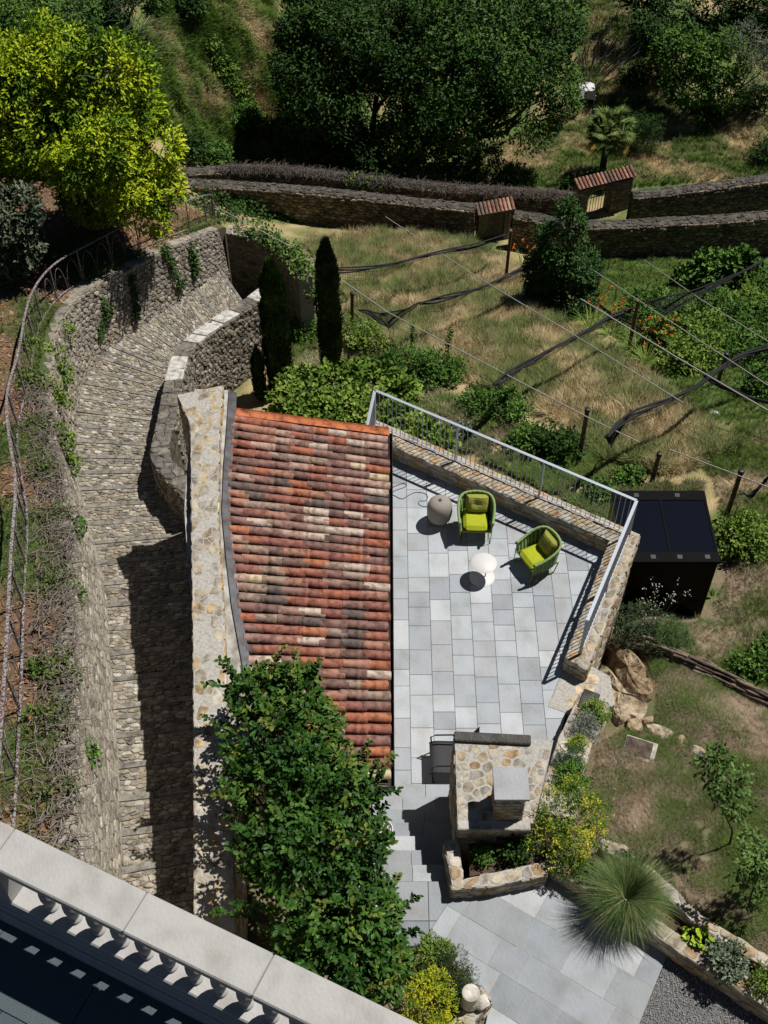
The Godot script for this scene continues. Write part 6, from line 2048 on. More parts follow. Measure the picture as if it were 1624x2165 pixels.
	while s < L - 0.3:
		var p := along(bl, s)
		var m := MB.new()
		m.bar(p + Vector3.DOWN * 0.3, p + up, 0.03, 0.03)
		part("post", m, M.rust, rr)
		if s + 1.3 < L:
			for h in 2:
				var q0 := along(bl, s + 0.06 + h * 0.62)
				var q1 := along(bl, s + 0.06 + h * 0.62 + 0.56)
				var pth := []
				for k in 11:
					var a := PI * k / 10.0
					pth.push_back(q0.lerp(q1, 0.5 - 0.5 * cos(a)) + Vector3.UP * sin(a) * 0.8)
				var hm := MB.new()
				hm.tube(pth, 0.008, 0.008, Color.WHITE, 5)
				part("hoop", hm, M.rust, rr)
		s += 1.3

func net_sheet(label: String, q: Array) -> void:
	var t := thing("bird_net_sheet", label, "net", q[0], "hanging bird net pieces")
	var m := MB.new()
	var n := 26
	# threads both ways, sagging between the three corners
	var P := func(a: float, b: float) -> Vector3:
		return q[0].lerp(q[1], a).lerp(q[2], b) + Vector3.DOWN * 0.25 * sin(PI * a) * (1.0 - b) + Vector3(0, sin(a * 20.0) * 0.02, cos(a * 17.0 + b * 9.0) * 0.04)
	for i in n + 1:
		var f := float(i) / n
		var p1 := []
		var p2 := []
		for k in 9:
			p1.push_back(P.call(f, k / 8.0))
			p2.push_back(P.call(k / 8.0, f))
		m.tube(p1, 0.006, 0.006, Color.WHITE, 3, false)
		m.tube(p2, 0.006, 0.006, Color.WHITE, 3, false)
	for ed in [[0, 1], [1, 2], [0, 2]]:
		var pth := []
		for k in 13:
			var f := k / 12.0
			pth.push_back(P.call(f, 0.0) if ed == [0, 1] else (P.call(1.0, f) if ed == [1, 2] else P.call(0.0, f)))
		m.tube(pth, 0.02, 0.02, Color.WHITE, 5)
	part("mesh", m, M.net, t)

func logs(called: String, label: String, path: Array, high: int, col: Color, r: float) -> void:
	var t := thing(called, label, "edging", path[0])
	var L := plen(path)
	var y := 0
	for row in high:
		for lay in 3:
			var s := -rng.randf_range(0.0, 0.4)
			while s < L:
				var l := rng.randf_range(0.4, 1.0)
				var a := along(path, maxf(s, 0.0))
				var b := along(path, minf(s + l, L))
				var o := Vector3(rng.randf_range(-0.05, 0.05), (row + 0.4) * r * 1.7 + rng.randf_range(-0.015, 0.015), rng.randf_range(-0.06, 0.06) + lay * r * 2.6)
				var rr := r * rng.randf_range(0.7, 1.15)
				var k := rng.randf_range(0.7, 1.5)
				var mb := MB.new()
				var mid := (a + b) * 0.5 + o + Vector3(rng.randf_range(-0.03, 0.03), rng.randf_range(-0.02, 0.03), rng.randf_range(-0.04, 0.04))
				mb.tube([a + o, mid, b + o], rr, rr * 0.85, Color(col.r * k, col.g * k, col.b * k), 7)
				part("log", mb, M.wood, t)
				s += l * 0.97

# ------------------------------------------------------------------ plants
func leaf(mb: MB, p: Vector3, axis: Vector3, l: float, w: float, col: Color, nrm := Vector3.ZERO) -> void:
	var ax := axis.normalized()
	var nn := nrm if nrm != Vector3.ZERO else Vector3(rng.randf_range(-1, 1), 1.0, rng.randf_range(-1, 1))
	var sd := ax.cross(nn)
	if sd.length() < 0.02: sd = ax.cross(Vector3(0.3, 0.1, 0.9))
	sd = sd.normalized()
	var up := sd.cross(ax)
	var a := p
	var t := p + ax * l - up * l * 0.08
	var m := p + ax * l * 0.45
	var q := m + sd * w * 0.5 + up * w * 0.14
	var r := m - sd * w * 0.5 + up * w * 0.14
	mb.tri(a, q, t, col, up)
	mb.tri(a, r, t, col, up)

func big_leaf(mb: MB, p: Vector3, axis: Vector3, l: float, w: float, col: Color, nrm: Vector3) -> void:
	var ax := axis.normalized()
	var sd := ax.cross(nrm)
	if sd.length() < 0.02: sd = ax.cross(Vector3(0.3, 0.1, 0.9))
	sd = sd.normalized()
	var up := sd.cross(ax)
	var c := [p, p + ax * l * 0.35, p + ax * l * 0.7, p + ax * l - up * l * 0.12]
	for s in [-1.0, 1.0]:
		var e1: Vector3 = c[1] + sd * s * w * 0.5 + up * w * 0.12
		var e2: Vector3 = c[2] + sd * s * w * 0.38 + up * w * 0.1 - up * l * 0.03
		mb.tri(c[0], e1, c[1], col, up)
		mb.quad(c[1], e1, e2, c[2], col, up)
		mb.tri(c[2], e2, c[3], col, up)

func rdir() -> Vector3:
	var z := rng.randf_range(-1, 1)
	var a := rng.randf() * TAU
	var r := sqrt(1.0 - z * z)
	return Vector3(r * cos(a), z, r * sin(a))

# leaves through the outer part of a set of blobs [centre, radii]; noise opens gaps and gathers clumps
func crown(mb: MB, blobs: Array, count: int, l: float, w: float, pal: Array, freq := 1.0, thr := -0.12, shell := 0.45, big := false, droop := 0.15, spray := 3) -> void:
	var wt := []
	var tot := 0.0
	for b in blobs:
		var r: Vector3 = b[1]
		tot += r.x * r.y + r.x * r.z
		wt.push_back(tot)
	var made := 0
	var tries := 0
	while made < count and tries < count * 4:
		tries += 1
		var x := rng.randf() * tot
		var i := 0
		while wt[i] < x and i < wt.size() - 1: i += 1
		var c: Vector3 = blobs[i][0]
		var R: Vector3 = blobs[i][1]
		var d := rdir()
		if d.y < -0.35 and rng.randf() < 0.6: continue
		var f := lerpf(shell, 1.0, sqrt(rng.randf()))
		var p := c + d * R * f
		var n := noise2.get_noise_3d(p.x * freq, p.y * freq, p.z * freq)
		if n < thr and rng.randf() < 0.9: continue
		p += d * R * (n * 0.45)
		var cn := noise.get_noise_3d(p.x * freq * 5.0, p.y * freq * 5.0, p.z * freq * 5.0)
		var k := clampi(int((0.5 + cn * 0.9 + rng.randf_range(-0.25, 0.25)) * pal.size()), 0, pal.size() - 1)
		# a little spray of leaves on one shoot
		var ax := (d * 0.7 + rdir() * 0.75 + Vector3.DOWN * droop).normalized()
		for s in spray:
			var col: Color = pal[k]
			var g := rng.randf_range(0.75, 1.25)
			col = Color(col.r * g, col.g * g, col.b * g)
			var ax2 := (ax + rdir() * 0.7).normalized()
			var nn := (d * 0.6 + Vector3.UP * 0.7 + rdir() * 0.6).normalized()
			var q := p + ax * l * 0.55 * s
			var ll := l * rng.randf_range(0.55, 1.3)
			if big: big_leaf(mb, q, ax2, ll, w * rng.randf_range(0.8, 1.15), col, nn)
			else: leaf(mb, q, ax2, ll, w, col, nn)
			made += 1

# young shoots standing out of a crown: a twig with leaves along it
func shoots(leaves: MB, wood: MB, blobs: Array, n: int, len: float, l: float, w: float, pal: Array) -> void:
	for k in n:
		var b: Array = blobs[rng.randi() % blobs.size()]
		var d := rdir()
		d.y = absf(d.y)
		var p: Vector3 = b[0] + d * b[1] * 0.9
		var dir := (d * 0.8 + Vector3.UP * 0.7 + rdir() * 0.3).normalized()
		var L := len * rng.randf_range(0.5, 1.2)
		var q := p
		var path := [p]
		var m := int(L / (l * 0.42))
		var col := pick(pal)
		for s in m:
			dir = (dir + rdir() * 0.14 + Vector3.DOWN * 0.02).normalized()
			q += dir * L / m
			path.push_back(q)
			var sd := dir.cross(rdir()).normalized()
			for sg in [-1.0, 1.0]:
				var g := rng.randf_range(0.8, 1.2)
				big_leaf(leaves, q, (sd * sg + dir * 0.6).normalized(), l * rng.randf_range(0.6, 1.1), w, Color(col.r * g, col.g * g, col.b * g), (Vector3.UP + rdir() * 0.5).normalized())
		wood.tube(path, 0.006, 0.003, Color.WHITE, 4, false)

func trunk(mb: MB, base: Vector3, blobs: Array, r: float, col := Color.WHITE, limbs := 3) -> void:
	var c := Vector3.ZERO
	for b in blobs: c += b[0]
	c /= blobs.size()
	var fork := base.lerp(c, 0.5) + Vector3(0, -0.1, 0)
	mb.tube([base + Vector3.DOWN * 0.5, base.lerp(fork, 0.5) + Vector3(rng.randf_range(-0.1, 0.1), 0, rng.randf_range(-0.1, 0.1)), fork], r, r * 0.7, col, 9)
	for b in blobs:
		var e: Vector3 = b[0]
		var mid := fork.lerp(e, 0.5) + rdir() * 0.15 * fork.distance_to(e)
		mb.tube([fork, mid, e], r * 0.5, r * 0.16, col, 6)
		for k in limbs:
			var d := rdir()
			d.y = absf(d.y) * 0.7
			mb.tube([mid.lerp(e, rng.randf_range(0.1, 0.9)), e + d * b[1] * 0.5, e + (d + rdir() * 0.3) * b[1] * 0.9], r * 0.16, r * 0.03, col, 5)

func tree(called: String, label: String, cat: String, base: Vector3, blobs: Array, count: int, l: float, w: float, pal: Array, r := 0.15, m: Material = null, freq := 1.0, thr := -0.12, shell := 0.45, big := false, group := "", spray := 3, sprouts := 0) -> Node3D:
	var t := thing(called, label, cat, base, group)
	var tm := MB.new()
	trunk(tm, base, blobs, r)
	var sm := MB.new()
	if sprouts > 0: shoots(sm, tm, blobs, sprouts, l * 5.0, l, w, pal)
	part("trunk" if cat == "tree" else "stems", tm, M.bark, t)
	var cm := MB.new()
	crown(cm, blobs, count, l, w, pal, freq, thr, shell, big, 0.15, spray)
	cm.v.append_array(sm.v); cm.n.append_array(sm.n); cm.c.append_array(sm.c)
	part("crown" if cat == "tree" else "foliage", cm, m if m else M.leaf, t)
	return t

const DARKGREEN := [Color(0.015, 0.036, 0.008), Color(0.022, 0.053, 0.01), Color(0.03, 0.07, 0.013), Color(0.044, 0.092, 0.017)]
const MIDGREEN := [Color(0.03, 0.07, 0.013), Color(0.048, 0.108, 0.018), Color(0.068, 0.142, 0.022), Color(0.1, 0.185, 0.032)]
const LIGHTGREEN := [Color(0.06, 0.11, 0.018), Color(0.09, 0.155, 0.022), Color(0.13, 0.2, 0.03), Color(0.17, 0.24, 0.045)]
const YELLOWGREEN := [Color(0.04, 0.085, 0.008), Color(0.09, 0.16, 0.01), Color(0.18, 0.27, 0.012), Color(0.27, 0.36, 0.014), Color(0.36, 0.41, 0.016)]
const GREYGREEN := [Color(0.06, 0.08, 0.05), Color(0.1, 0.125, 0.085), Color(0.16, 0.18, 0.13)]

func cypress(label: String, base: Vector3, h: float, r: float) -> void:
	var t := thing("cypress", label, "tree", base, "cypresses below the lane")
	var tm := MB.new()
	tm.tube([base + Vector3.DOWN * 0.4, base + Vector3.UP * h * 0.9], 0.08, 0.01, Color.WHITE, 7)
	part("trunk", tm, M.bark, t)
	var cm := MB.new()
	var pal := [Color(0.016, 0.035, 0.01), Color(0.025, 0.052, 0.013), Color(0.04, 0.076, 0.017), Color(0.062, 0.108, 0.022)]
	for k in int(9500 * h * r / 1.6):
		var f := rng.randf()
		var a := rng.randf() * TAU
		var prof := r * (0.72 + 0.28 * sin(PI * clampf(f * 1.1, 0.0, 1.0))) * (1.0 if f < 0.86 else lerpf(1.0, 0.12, (f - 0.86) / 0.14))
		prof *= 1.0 + noise2.get_noise_3d(cos(a) * 2.0, f * h * 1.6, sin(a) * 2.0 + base.x) * 0.4
		var rr := prof * lerpf(0.5, 1.0, sqrt(rng.randf()))
		var p := base + Vector3(cos(a) * rr, 0.05 + f * h * 0.97, sin(a) * rr)
		var ax := (Vector3(cos(a), 0, sin(a)) * 0.45 + Vector3.UP * 1.2 + rdir() * 0.4).normalized()
		var cn := noise.get_noise_3d(p.x * 6.0, p.y * 6.0, p.z * 6.0)
		leaf(cm, p, ax, rng.randf_range(0.1, 0.2), 0.05, pal[clampi(int((0.5 + cn * 0.8 + rng.randf_range(-0.3, 0.3)) * 4.0), 0, 3)], Vector3(cos(a), 0.4, sin(a)))
	part("crown", cm, M.needle, t)

func shrub(called: String, label: String, base: Vector3, r: float, pal: Array, l := 0.06, w := 0.035, count := 2500, group := "", cat := "shrub", squash := 0.85, m: Material = null, big := false) -> void:
	var bl := []
	for k in 5:
		var a := TAU * k / 5.0 + rng.randf()
		bl.push_back([base + Vector3(cos(a) * r * 0.42, r * squash * rng.randf_range(0.55, 0.95), sin(a) * r * 0.42), Vector3(r * 0.58, r * 0.55 * squash, r * 0.58)])
	bl.push_back([base + Vector3(0, r * squash * 1.05, 0), Vector3(r * 0.6, r * 0.55 * squash, r * 0.6)])
	tree(called, label, cat, base, bl, count, l, w, pal, maxf(0.012, r * 0.03), m if m else M.leaf, 2.2 / maxf(r, 0.2), -0.15, 0.3, big, group)

# a clump of arching blades
func blades(called: String, label: String, base: Vector3, n: int, len: float, w: float, pal: Array, up := 0.9, group := "", cat := "grass clump") -> Node3D:
	var t := thing(called, label, cat, base, group)
	var mb := MB.new()
	for k in n:
		var a := rng.randf() * TAU
		var out := Vector3(cos(a), 0, sin(a))
		var L := len * rng.randf_range(0.55, 1.1)
		var p := base + out * rng.randf_range(0.0, 0.14) * len
		var el := rng.randf_range(up * 0.45, up * 1.3) if n < 3000 else rng.randf_range(0.35, 3.2)
		if n >= 3000: L *= rng.randf_range(0.75, 1.0)
		var d := (out + Vector3.UP * el).normalized()
		var sd := out.cross(Vector3.UP)
		var col := pick(pal)
		var st := 6
		var wid := w * rng.randf_range(0.7, 1.2)
		for s in st:
			var f0 := float(s) / st
			var f1 := float(s + 1) / st
			var q := p + d * L / st
			d = (d + Vector3.DOWN * lerpf(0.12, 0.5, f0) + rdir() * 0.04).normalized()
			mb.quad(p - sd * wid * (1 - f0), p + sd * wid * (1 - f0), q + sd * wid * (1 - f1), q - sd * wid * (1 - f1), col, Vector3.UP + out)
			p = q
	part("blades", mb, M.grass, t)
	return t

# foliage that clings to a surface round given points
func creeper(called: String, label: String, pts: Array, n: int, spread: float, pal: Array, l := 0.08, nrm := Vector3(0.7, 0.5, 0.3), cat := "creeper", group := "", out := 0.12) -> void:
	var t := thing(called, label, cat, pts[0], group)
	var mb := MB.new()
	for k in n:
		var p: Vector3 = pts[rng.randi() % pts.size()]
		var q: Vector3 = pts[rng.randi() % pts.size()]
		if p.distance_to(q) < spread * 4.0: p = p.lerp(q, rng.randf())
		var g := rdir() * spread * sqrt(rng.randf())
		g -= nrm * g.dot(nrm) * 0.8
		p += g + nrm * rng.randf_range(0.0, out)
		if noise2.get_noise_3d(p.x * 3.0, p.y * 3.0, p.z * 3.0) < -0.2: continue
		leaf(mb, p, (Vector3.DOWN * 0.6 + rdir()).normalized(), l * rng.randf_range(0.7, 1.3), l * 0.75, pick(pal), (nrm + rdir() * 0.6).normalized())
	part("foliage", mb, M.leaf, t)

func twigs(called: String, label: String, path: Array, n: int, width: float, col: Color, hgt := 0.15, cat := "dry creeper", group := "") -> void:
	var t := thing(called, label, cat, path[0], group)
	var mb := MB.new()
	var L := plen(path)
	for k in n:
		var s := rng.randf() * L
		var p := along(path, s) + Vector3(rng.randf_range(-1, 1) * width, rng.randf_range(-0.05, hgt), rng.randf_range(-1, 1) * width * 0.5)
		var d := rdir()
		d.y *= 0.4
		var pth := [p]
		for j in 4:
			d = (d + rdir() * 0.7).normalized()
			d.y = d.y * 0.6 - 0.06
			p += d * rng.randf_range(0.06, 0.14)
			pth.push_back(p)
		var g := rng.randf_range(0.6, 1.25)
		mb.tube(pth, rng.randf_range(0.006, 0.016), 0.004, Color(col.r * g, col.g * g, col.b * g), 4, false)
	part("stems", mb, M.twig, t)

func plants() -> void:
	# the tree between balustrade and roof
	var tb := Vector3(-1.0, 1.15, -7.1)
	tree("leafy_tree", "dense leafy green tree growing between the balustrade and the tiled roof", "tree", tb, [[Vector3(-1.833, 3.9, -9.569), Vector3(0.343, 0.343, 0.343)], [Vector3(-1.322, 3.9, -9.649), Vector3(0.31, 0.31, 0.31)], [Vector3(-1.721, 4, -8.809), Vector3(0.478, 0.478, 0.478)], [Vector3(-1.215, 4.1, -8.751), Vector3(0.515, 0.515, 0.515)], [Vector3(-1.56, 4.2, -7.828), Vector3(0.533, 0.533, 0.533)], [Vector3(-0.973, 4.5, -7.603), Vector3(0.669, 0.669, 0.669)], [Vector3(-0.439, 3.7, -8.089), Vector3(0.341, 0.341, 0.341)], [Vector3(-1.409, 4.1, -7.065), Vector3(0.544, 0.544, 0.544)], [Vector3(-0.822, 4.5, -6.814), Vector3(0.708, 0.708, 0.708)], [Vector3(-0.333, 3.6, -7.367), Vector3(0.333, 0.333, 0.333)], [Vector3(-1.08, 3.9, -6.383), Vector3(0.631, 0.631, 0.631)], [Vector3(-0.553, 4, -6.279), Vector3(0.571, 0.571, 0.571)], [Vector3(-0.672, 3.6, -5.765), Vector3(0.648, 0.648, 0.648)], [Vector3(-0.226, 3.3, -5.876), Vector3(0.459, 0.459, 0.459)], [Vector3(0.019, 2.9, -6.536), Vector3(0.256, 0.256, 0.256)]], 22000, 0.1, 0.054, [Color(0.012, 0.039, 0.008), Color(0.020, 0.055, 0.009), Color(0.027, 0.071, 0.012), Color(0.036, 0.087, 0.015), Color(0.055, 0.113, 0.019), Color(0.094, 0.126, 0.021)], 0.14, M.leafdeep, 1.5, -0.03, 0.42, true, "", 3, 150)
	# left bank
	var yb := Vector3(-8.297, -1.3, -28.087)
	tree("yellow_tree", "bright yellow-green leaved tree above the bend of the lane", "tree", yb, [[Vector3(-8.276, 2.879, -28.087), Vector3(1.297, 1.061, 1.297)], [Vector3(-6.812, 3.42, -27.587), Vector3(1.036, 0.805, 1.036)], [Vector3(-9.026, 2.786, -27.587), Vector3(1.052, 1.052, 1.052)], [Vector3(-7.551, 2.565, -26.887), Vector3(1.39, 1.042, 1.39)], [Vector3(-8.92, 1.777, -27.087), Vector3(1.068, 0.712, 1.068)], [Vector3(-5.899, 1.512, -27.287), Vector3(0.719, 0.719, 0.719)], [Vector3(-6.552, 0.658, -26.687), Vector3(0.907, 0.846, 0.907)], [Vector3(-5.857, 0.248, -27.487), Vector3(0.558, 0.745, 0.558)], [Vector3(-6.243, -0.36, -26.887), Vector3(0.622, 0.435, 0.622)], [Vector3(-8.331, 3.609, -28.587), Vector3(0.936, 0.585, 0.936)], [Vector3(-10.181, 1.648, -27.287), Vector3(1.075, 0.956, 1.075)], [Vector3(-7.287, 1.763, -26.487), Vector3(1.054, 0.703, 1.054)], [Vector3(-9.58, 0.804, -26.887), Vector3(0.847, 0.484, 0.847)], [Vector3(-10.183, 3.261, -28.087), Vector3(1.051, 1.051, 1.051)], [Vector3(-6.873, 1.712, -28.487), Vector3(1.04, 0.856, 1.04)], [Vector3(-7.203, 0.699, -27.887), Vector3(1.052, 0.743, 1.052)], [Vector3(-6.306, 1.589, -28.687), Vector3(0.616, 0.616, 0.616)], [Vector3(-8.658, 0.578, -28.287), Vector3(1.251, 0.751, 1.251)], [Vector3(-8.082, -0.899, -28.487), Vector3(0.91, 0.65, 0.91)]], 70000, 0.14, 0.06, YELLOWGREEN, 0.22, M.leaf, 0.9, -0.16, 0.5)
	tree("grey_leaved_tree", "dull grey-green broadleaf tree with dead twigs at the edge of the bank", "tree", Vector3(-9.482, -0.524, -24.836), [[Vector3(-9.067, 1.27, -24.836), Vector3(0.687, 0.572, 0.687)], [Vector3(-8.911, 0.429, -24.836), Vector3(0.526, 0.585, 0.526)], [Vector3(-9.505, 0.14, -24.836), Vector3(0.707, 0.589, 0.707)], [Vector3(-9.822, 0.993, -24.836), Vector3(0.807, 0.692, 0.807)]], 5000, 0.13, 0.08, [Color(0.04, 0.06, 0.035), Color(0.07, 0.09, 0.055), Color(0.1, 0.115, 0.075)], 0.12, M.leafdark, 1.2, -0.1)
	tree("dark_tree", "dark green tree behind the yellow-green tree", "tree", Vector3(-13.914, -6.175, -44.362), [[Vector3(-13.528, -4.419, -44.362), Vector3(1.439, 1.079, 1.439)], [Vector3(-11.836, -4.042, -44.362), Vector3(1.073, 0.894, 1.073)], [Vector3(-13.988, -3.302, -44.362), Vector3(1.413, 0.883, 1.413)], [Vector3(-10.633, -5.382, -44.362), Vector3(0.914, 0.731, 0.914)], [Vector3(-15.421, -4.801, -44.362), Vector3(1.448, 1.267, 1.448)]], 12000, 0.16, 0.08, MIDGREEN, 0.2, M.leafdark, 0.7)
	tree("dark_tree", "dark shrubby tree behind the reeds on the slope", "tree", Vector3(-10.353, -6.605, -47.697), [[Vector3(-10.721, -5.29, -47.697), Vector3(0.763, 0.572, 0.763)], [Vector3(-11.587, -4.798, -47.697), Vector3(1.136, 0.757, 1.136)], [Vector3(-9.315, -4.798, -47.697), Vector3(0.757, 0.568, 0.757)]], 5500, 0.16, 0.08, DARKGREEN, 0.15, M.leafdark, 0.7)
	for q in [Vector3(-11.158, -6.72, -46.404), Vector3(-11.931, -6.156, -46.493), Vector3(-10.618, -7.276, -46.287)]:
		blades("giant_reed", "giant grey-green reeds arching behind the yellow-green tree", q, 60, 3.4, 0.04, [Color(0.1, 0.15, 0.09), Color(0.14, 0.19, 0.12), Color(0.07, 0.11, 0.05)], 2.2, "giant reeds on the slope", "reed")
	for q in [[Vector3(-8.366, -7.456, -51.083), 0.8, "round dark bush at the top of the weedy slope", DARKGREEN], [Vector3(-8.285, -10.794, -45.385), 1.0, "dark bush beside the yellow-green tree above the creeper wall", DARKGREEN], [Vector3(-7.382, -11.871, -46.401), 0.8, "leafy green bush on the end of the creeper wall", MIDGREEN], [Vector3(-6.301, -11.548, -48.929), 0.7, "upright green bush halfway up the weedy slope", MIDGREEN], [Vector3(-9.635, -8.93, -45.465), 0.8, "dark green bush under the reeds", DARKGREEN]]:
		shrub("slope_bush", q[2], q[0], q[1], q[3], 0.13, 0.08, 3200)
	for k in 9:
		var f := k / 8.0
		var p: Vector3 = Vector3(-7.743, -8.602, -50.776).lerp(Vector3(-5.7, -11.674, -49.322), f)
		p.y = ga(p.x, p.z)
		shrub("bramble", "leafy bramble mound in the row down the weedy slope", p + Vector3(0, -0.2, 0), 0.6, MIDGREEN if k % 2 else LIGHTGREEN, 0.13, 0.09, 1200, "brambles in a row on the slope", "bramble", 0.6)
	# the dark wood beyond the walls
	tree("wood_tree", "large lit broadleaf tree at the edge of the dark wood, over the mown grass", "tree", Vector3(4.021, -13.216, -47.67), [[Vector3(2.943, -8.067, -47.67), Vector3(2.585, 1.988, 2.585)], [Vector3(5.262, -7.216, -47.67), Vector3(2.356, 1.767, 2.356)], [Vector3(6.807, -8.941, -47.67), Vector3(1.611, 1.611, 1.611)], [Vector3(3.779, -9.675, -46.67), Vector3(1.809, 1.206, 1.809)], [Vector3(5.79, -9.675, -46.67), Vector3(1.608, 1.206, 1.608)], [Vector3(6.868, -6.713, -48.67), Vector3(1.579, 1.184, 1.579)], [Vector3(2.329, -6.713, -48.67), Vector3(1.974, 1.382, 1.974)], [Vector3(2.222, -11.288, -46.67), Vector3(1.234, 1.029, 1.234)], [Vector3(3.675, -11.525, -46.67), Vector3(1.445, 0.826, 1.445)], [Vector3(1.403, -9.758, -48.67), Vector3(1.856, 1.856, 1.856)], [Vector3(4.625, -9.013, -48.17), Vector3(2.028, 1.623, 2.028)]], 42000, 0.17, 0.09, [Color(0.02, 0.048, 0.01), Color(0.032, 0.075, 0.014), Color(0.046, 0.1, 0.018), Color(0.068, 0.13, 0.025)], 0.3, M.leafdark, 0.55, -0.12, 0.5)
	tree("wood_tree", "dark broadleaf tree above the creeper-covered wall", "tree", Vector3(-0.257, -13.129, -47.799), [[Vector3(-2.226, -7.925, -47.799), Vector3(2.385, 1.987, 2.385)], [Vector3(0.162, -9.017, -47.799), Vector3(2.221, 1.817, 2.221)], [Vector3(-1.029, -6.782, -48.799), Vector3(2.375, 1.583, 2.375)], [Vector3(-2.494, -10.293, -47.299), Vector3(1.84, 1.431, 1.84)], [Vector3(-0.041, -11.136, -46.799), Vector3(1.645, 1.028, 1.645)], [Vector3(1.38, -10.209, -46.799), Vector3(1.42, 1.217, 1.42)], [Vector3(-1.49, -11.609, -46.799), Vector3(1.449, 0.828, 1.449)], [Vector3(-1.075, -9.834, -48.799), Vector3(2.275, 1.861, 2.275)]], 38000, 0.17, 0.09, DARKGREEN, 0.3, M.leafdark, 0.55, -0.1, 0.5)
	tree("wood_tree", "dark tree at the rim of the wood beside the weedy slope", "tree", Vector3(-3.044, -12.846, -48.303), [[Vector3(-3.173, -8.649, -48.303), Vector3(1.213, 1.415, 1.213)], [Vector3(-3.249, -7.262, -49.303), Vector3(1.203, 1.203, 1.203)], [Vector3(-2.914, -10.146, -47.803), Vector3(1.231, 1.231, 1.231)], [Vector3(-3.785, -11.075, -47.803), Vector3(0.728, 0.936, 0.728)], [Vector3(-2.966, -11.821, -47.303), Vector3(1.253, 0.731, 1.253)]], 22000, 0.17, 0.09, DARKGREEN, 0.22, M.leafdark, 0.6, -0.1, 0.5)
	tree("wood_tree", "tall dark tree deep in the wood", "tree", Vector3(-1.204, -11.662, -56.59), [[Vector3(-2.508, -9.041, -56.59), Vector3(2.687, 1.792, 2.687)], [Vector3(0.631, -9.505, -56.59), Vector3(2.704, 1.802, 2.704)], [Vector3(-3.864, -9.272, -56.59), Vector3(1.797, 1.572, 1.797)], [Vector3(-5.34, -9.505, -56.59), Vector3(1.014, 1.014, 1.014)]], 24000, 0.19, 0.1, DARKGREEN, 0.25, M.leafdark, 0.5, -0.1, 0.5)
	tree("wood_tree", "tall green tree behind the lit broadleaf tree", "tree", Vector3(5.816, -12.353, -56.941), [[Vector3(4.249, -9.449, -56.941), Vector3(2.486, 1.582, 2.486)], [Vector3(6.982, -9.683, -56.941), Vector3(2.267, 1.587, 2.267)], [Vector3(8.648, -10.393, -56.941), Vector3(1.144, 1.144, 1.144)]], 20000, 0.19, 0.1, MIDGREEN, 0.25, M.leafdark, 0.5, -0.1, 0.5)
	# the wood goes on behind as one mass
	var fw := thing("far_wood", "dense dark wood closing the top of the valley behind the single trees", "wood", Vector3(2, -10, -66))
	fw.set_meta("kind", "stuff")
	var fwm := MB.new()
	var fb2 := []
	for k in 22:
		var px := -16.0 + 2.1 * k
		fb2.push_back([Vector3(px, ga(px, -66.0) + 2.4 + rng.randf_range(-0.6, 1.2), -65.0 + rng.randf_range(-1.5, 1.5)), Vector3(2.2, 2.6, 2.0)])
		fb2.push_back([Vector3(px, ga(px, -71.0) + 4.0 + rng.randf_range(-0.6, 1.2), -71.0 + rng.randf_range(-1.5, 1.5)), Vector3(2.4, 3.2, 2.2)])
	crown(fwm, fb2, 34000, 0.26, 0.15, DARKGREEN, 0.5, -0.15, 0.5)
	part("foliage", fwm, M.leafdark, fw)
	# the orchard
	tree("fig_tree", "rounded mid-green fruit tree in the orchard", "tree", Vector3(15.36, -12.666, -52.069), [[Vector3(13.682, -9.653, -52.069), Vector3(1.287, 1.179, 1.287)], [Vector3(15.279, -10.115, -52.069), Vector3(1.295, 1.295, 1.295)], [Vector3(13.854, -11.004, -51.569), Vector3(1.086, 0.869, 1.086)], [Vector3(15.424, -11.242, -51.569), Vector3(1.089, 0.871, 1.089)]], 9000, 0.15, 0.11, MIDGREEN, 0.14, M.leaf, 0.8, -0.12, 0.45)
	tree("olive_tree", "silvery olive tree beside the rounded fruit tree", "tree", Vector3(16, -12.635, -51.938), [[Vector3(16.539, -9.125, -51.938), Vector3(1.063, 0.957, 1.063)], [Vector3(17.07, -10.509, -51.938), Vector3(0.975, 0.866, 0.975)], [Vector3(17.712, -9.581, -51.938), Vector3(1.07, 1.07, 1.07)]], 5500, 0.13, 0.035, GREYGREEN, 0.08, M.leaf, 0.9, -0.05, 0.35)
	tree("hedge_tree", "dark tree in the line along the top of the orchard, behind the fruit tree", "tree", Vector3(15.594, -11.603, -57.391), [[Vector3(13.935, -10.148, -57.391), Vector3(1.375, 1.031, 1.375)], [Vector3(15.816, -10.387, -57.391), Vector3(1.379, 1.034, 1.379)], [Vector3(17.602, -10.148, -57.391), Vector3(1.375, 1.146, 1.375)], [Vector3(19.093, -10.627, -57.391), Vector3(1.153, 1.153, 1.153)], [Vector3(12.712, -9.675, -57.391), Vector3(1.367, 0.911, 1.367)]], 9000, 0.2, 0.11, DARKGREEN, 0.2, M.leafdark, 0.55)
	tree("hedge_tree", "dark leaning tree casting shade on the orchard path", "tree", Vector3(13.348, -12.524, -53.74), [[Vector3(12.713, -10.108, -53.74), Vector3(0.88, 0.99, 0.88)], [Vector3(13.137, -11.297, -53.74), Vector3(0.782, 0.782, 0.782)], [Vector3(11.942, -9.412, -53.74), Vector3(0.654, 0.654, 0.654)]], 4500, 0.15, 0.08, DARKGREEN, 0.12, M.leafdark, 0.8)
	shrub("orchard_bush", "dark round bush in the shade beside the orchard path", Vector3(12.143, -12.563, -54.018), 0.9, DARKGREEN, 0.13, 0.08, 1800)
	shrub("orchard_bush", "dense upright conifer bush next to the palm", Vector3(11.739, -12.986, -49.345), 0.95, DARKGREEN, 0.13, 0.03, 4000, "", "shrub", 1.3, M.needle)
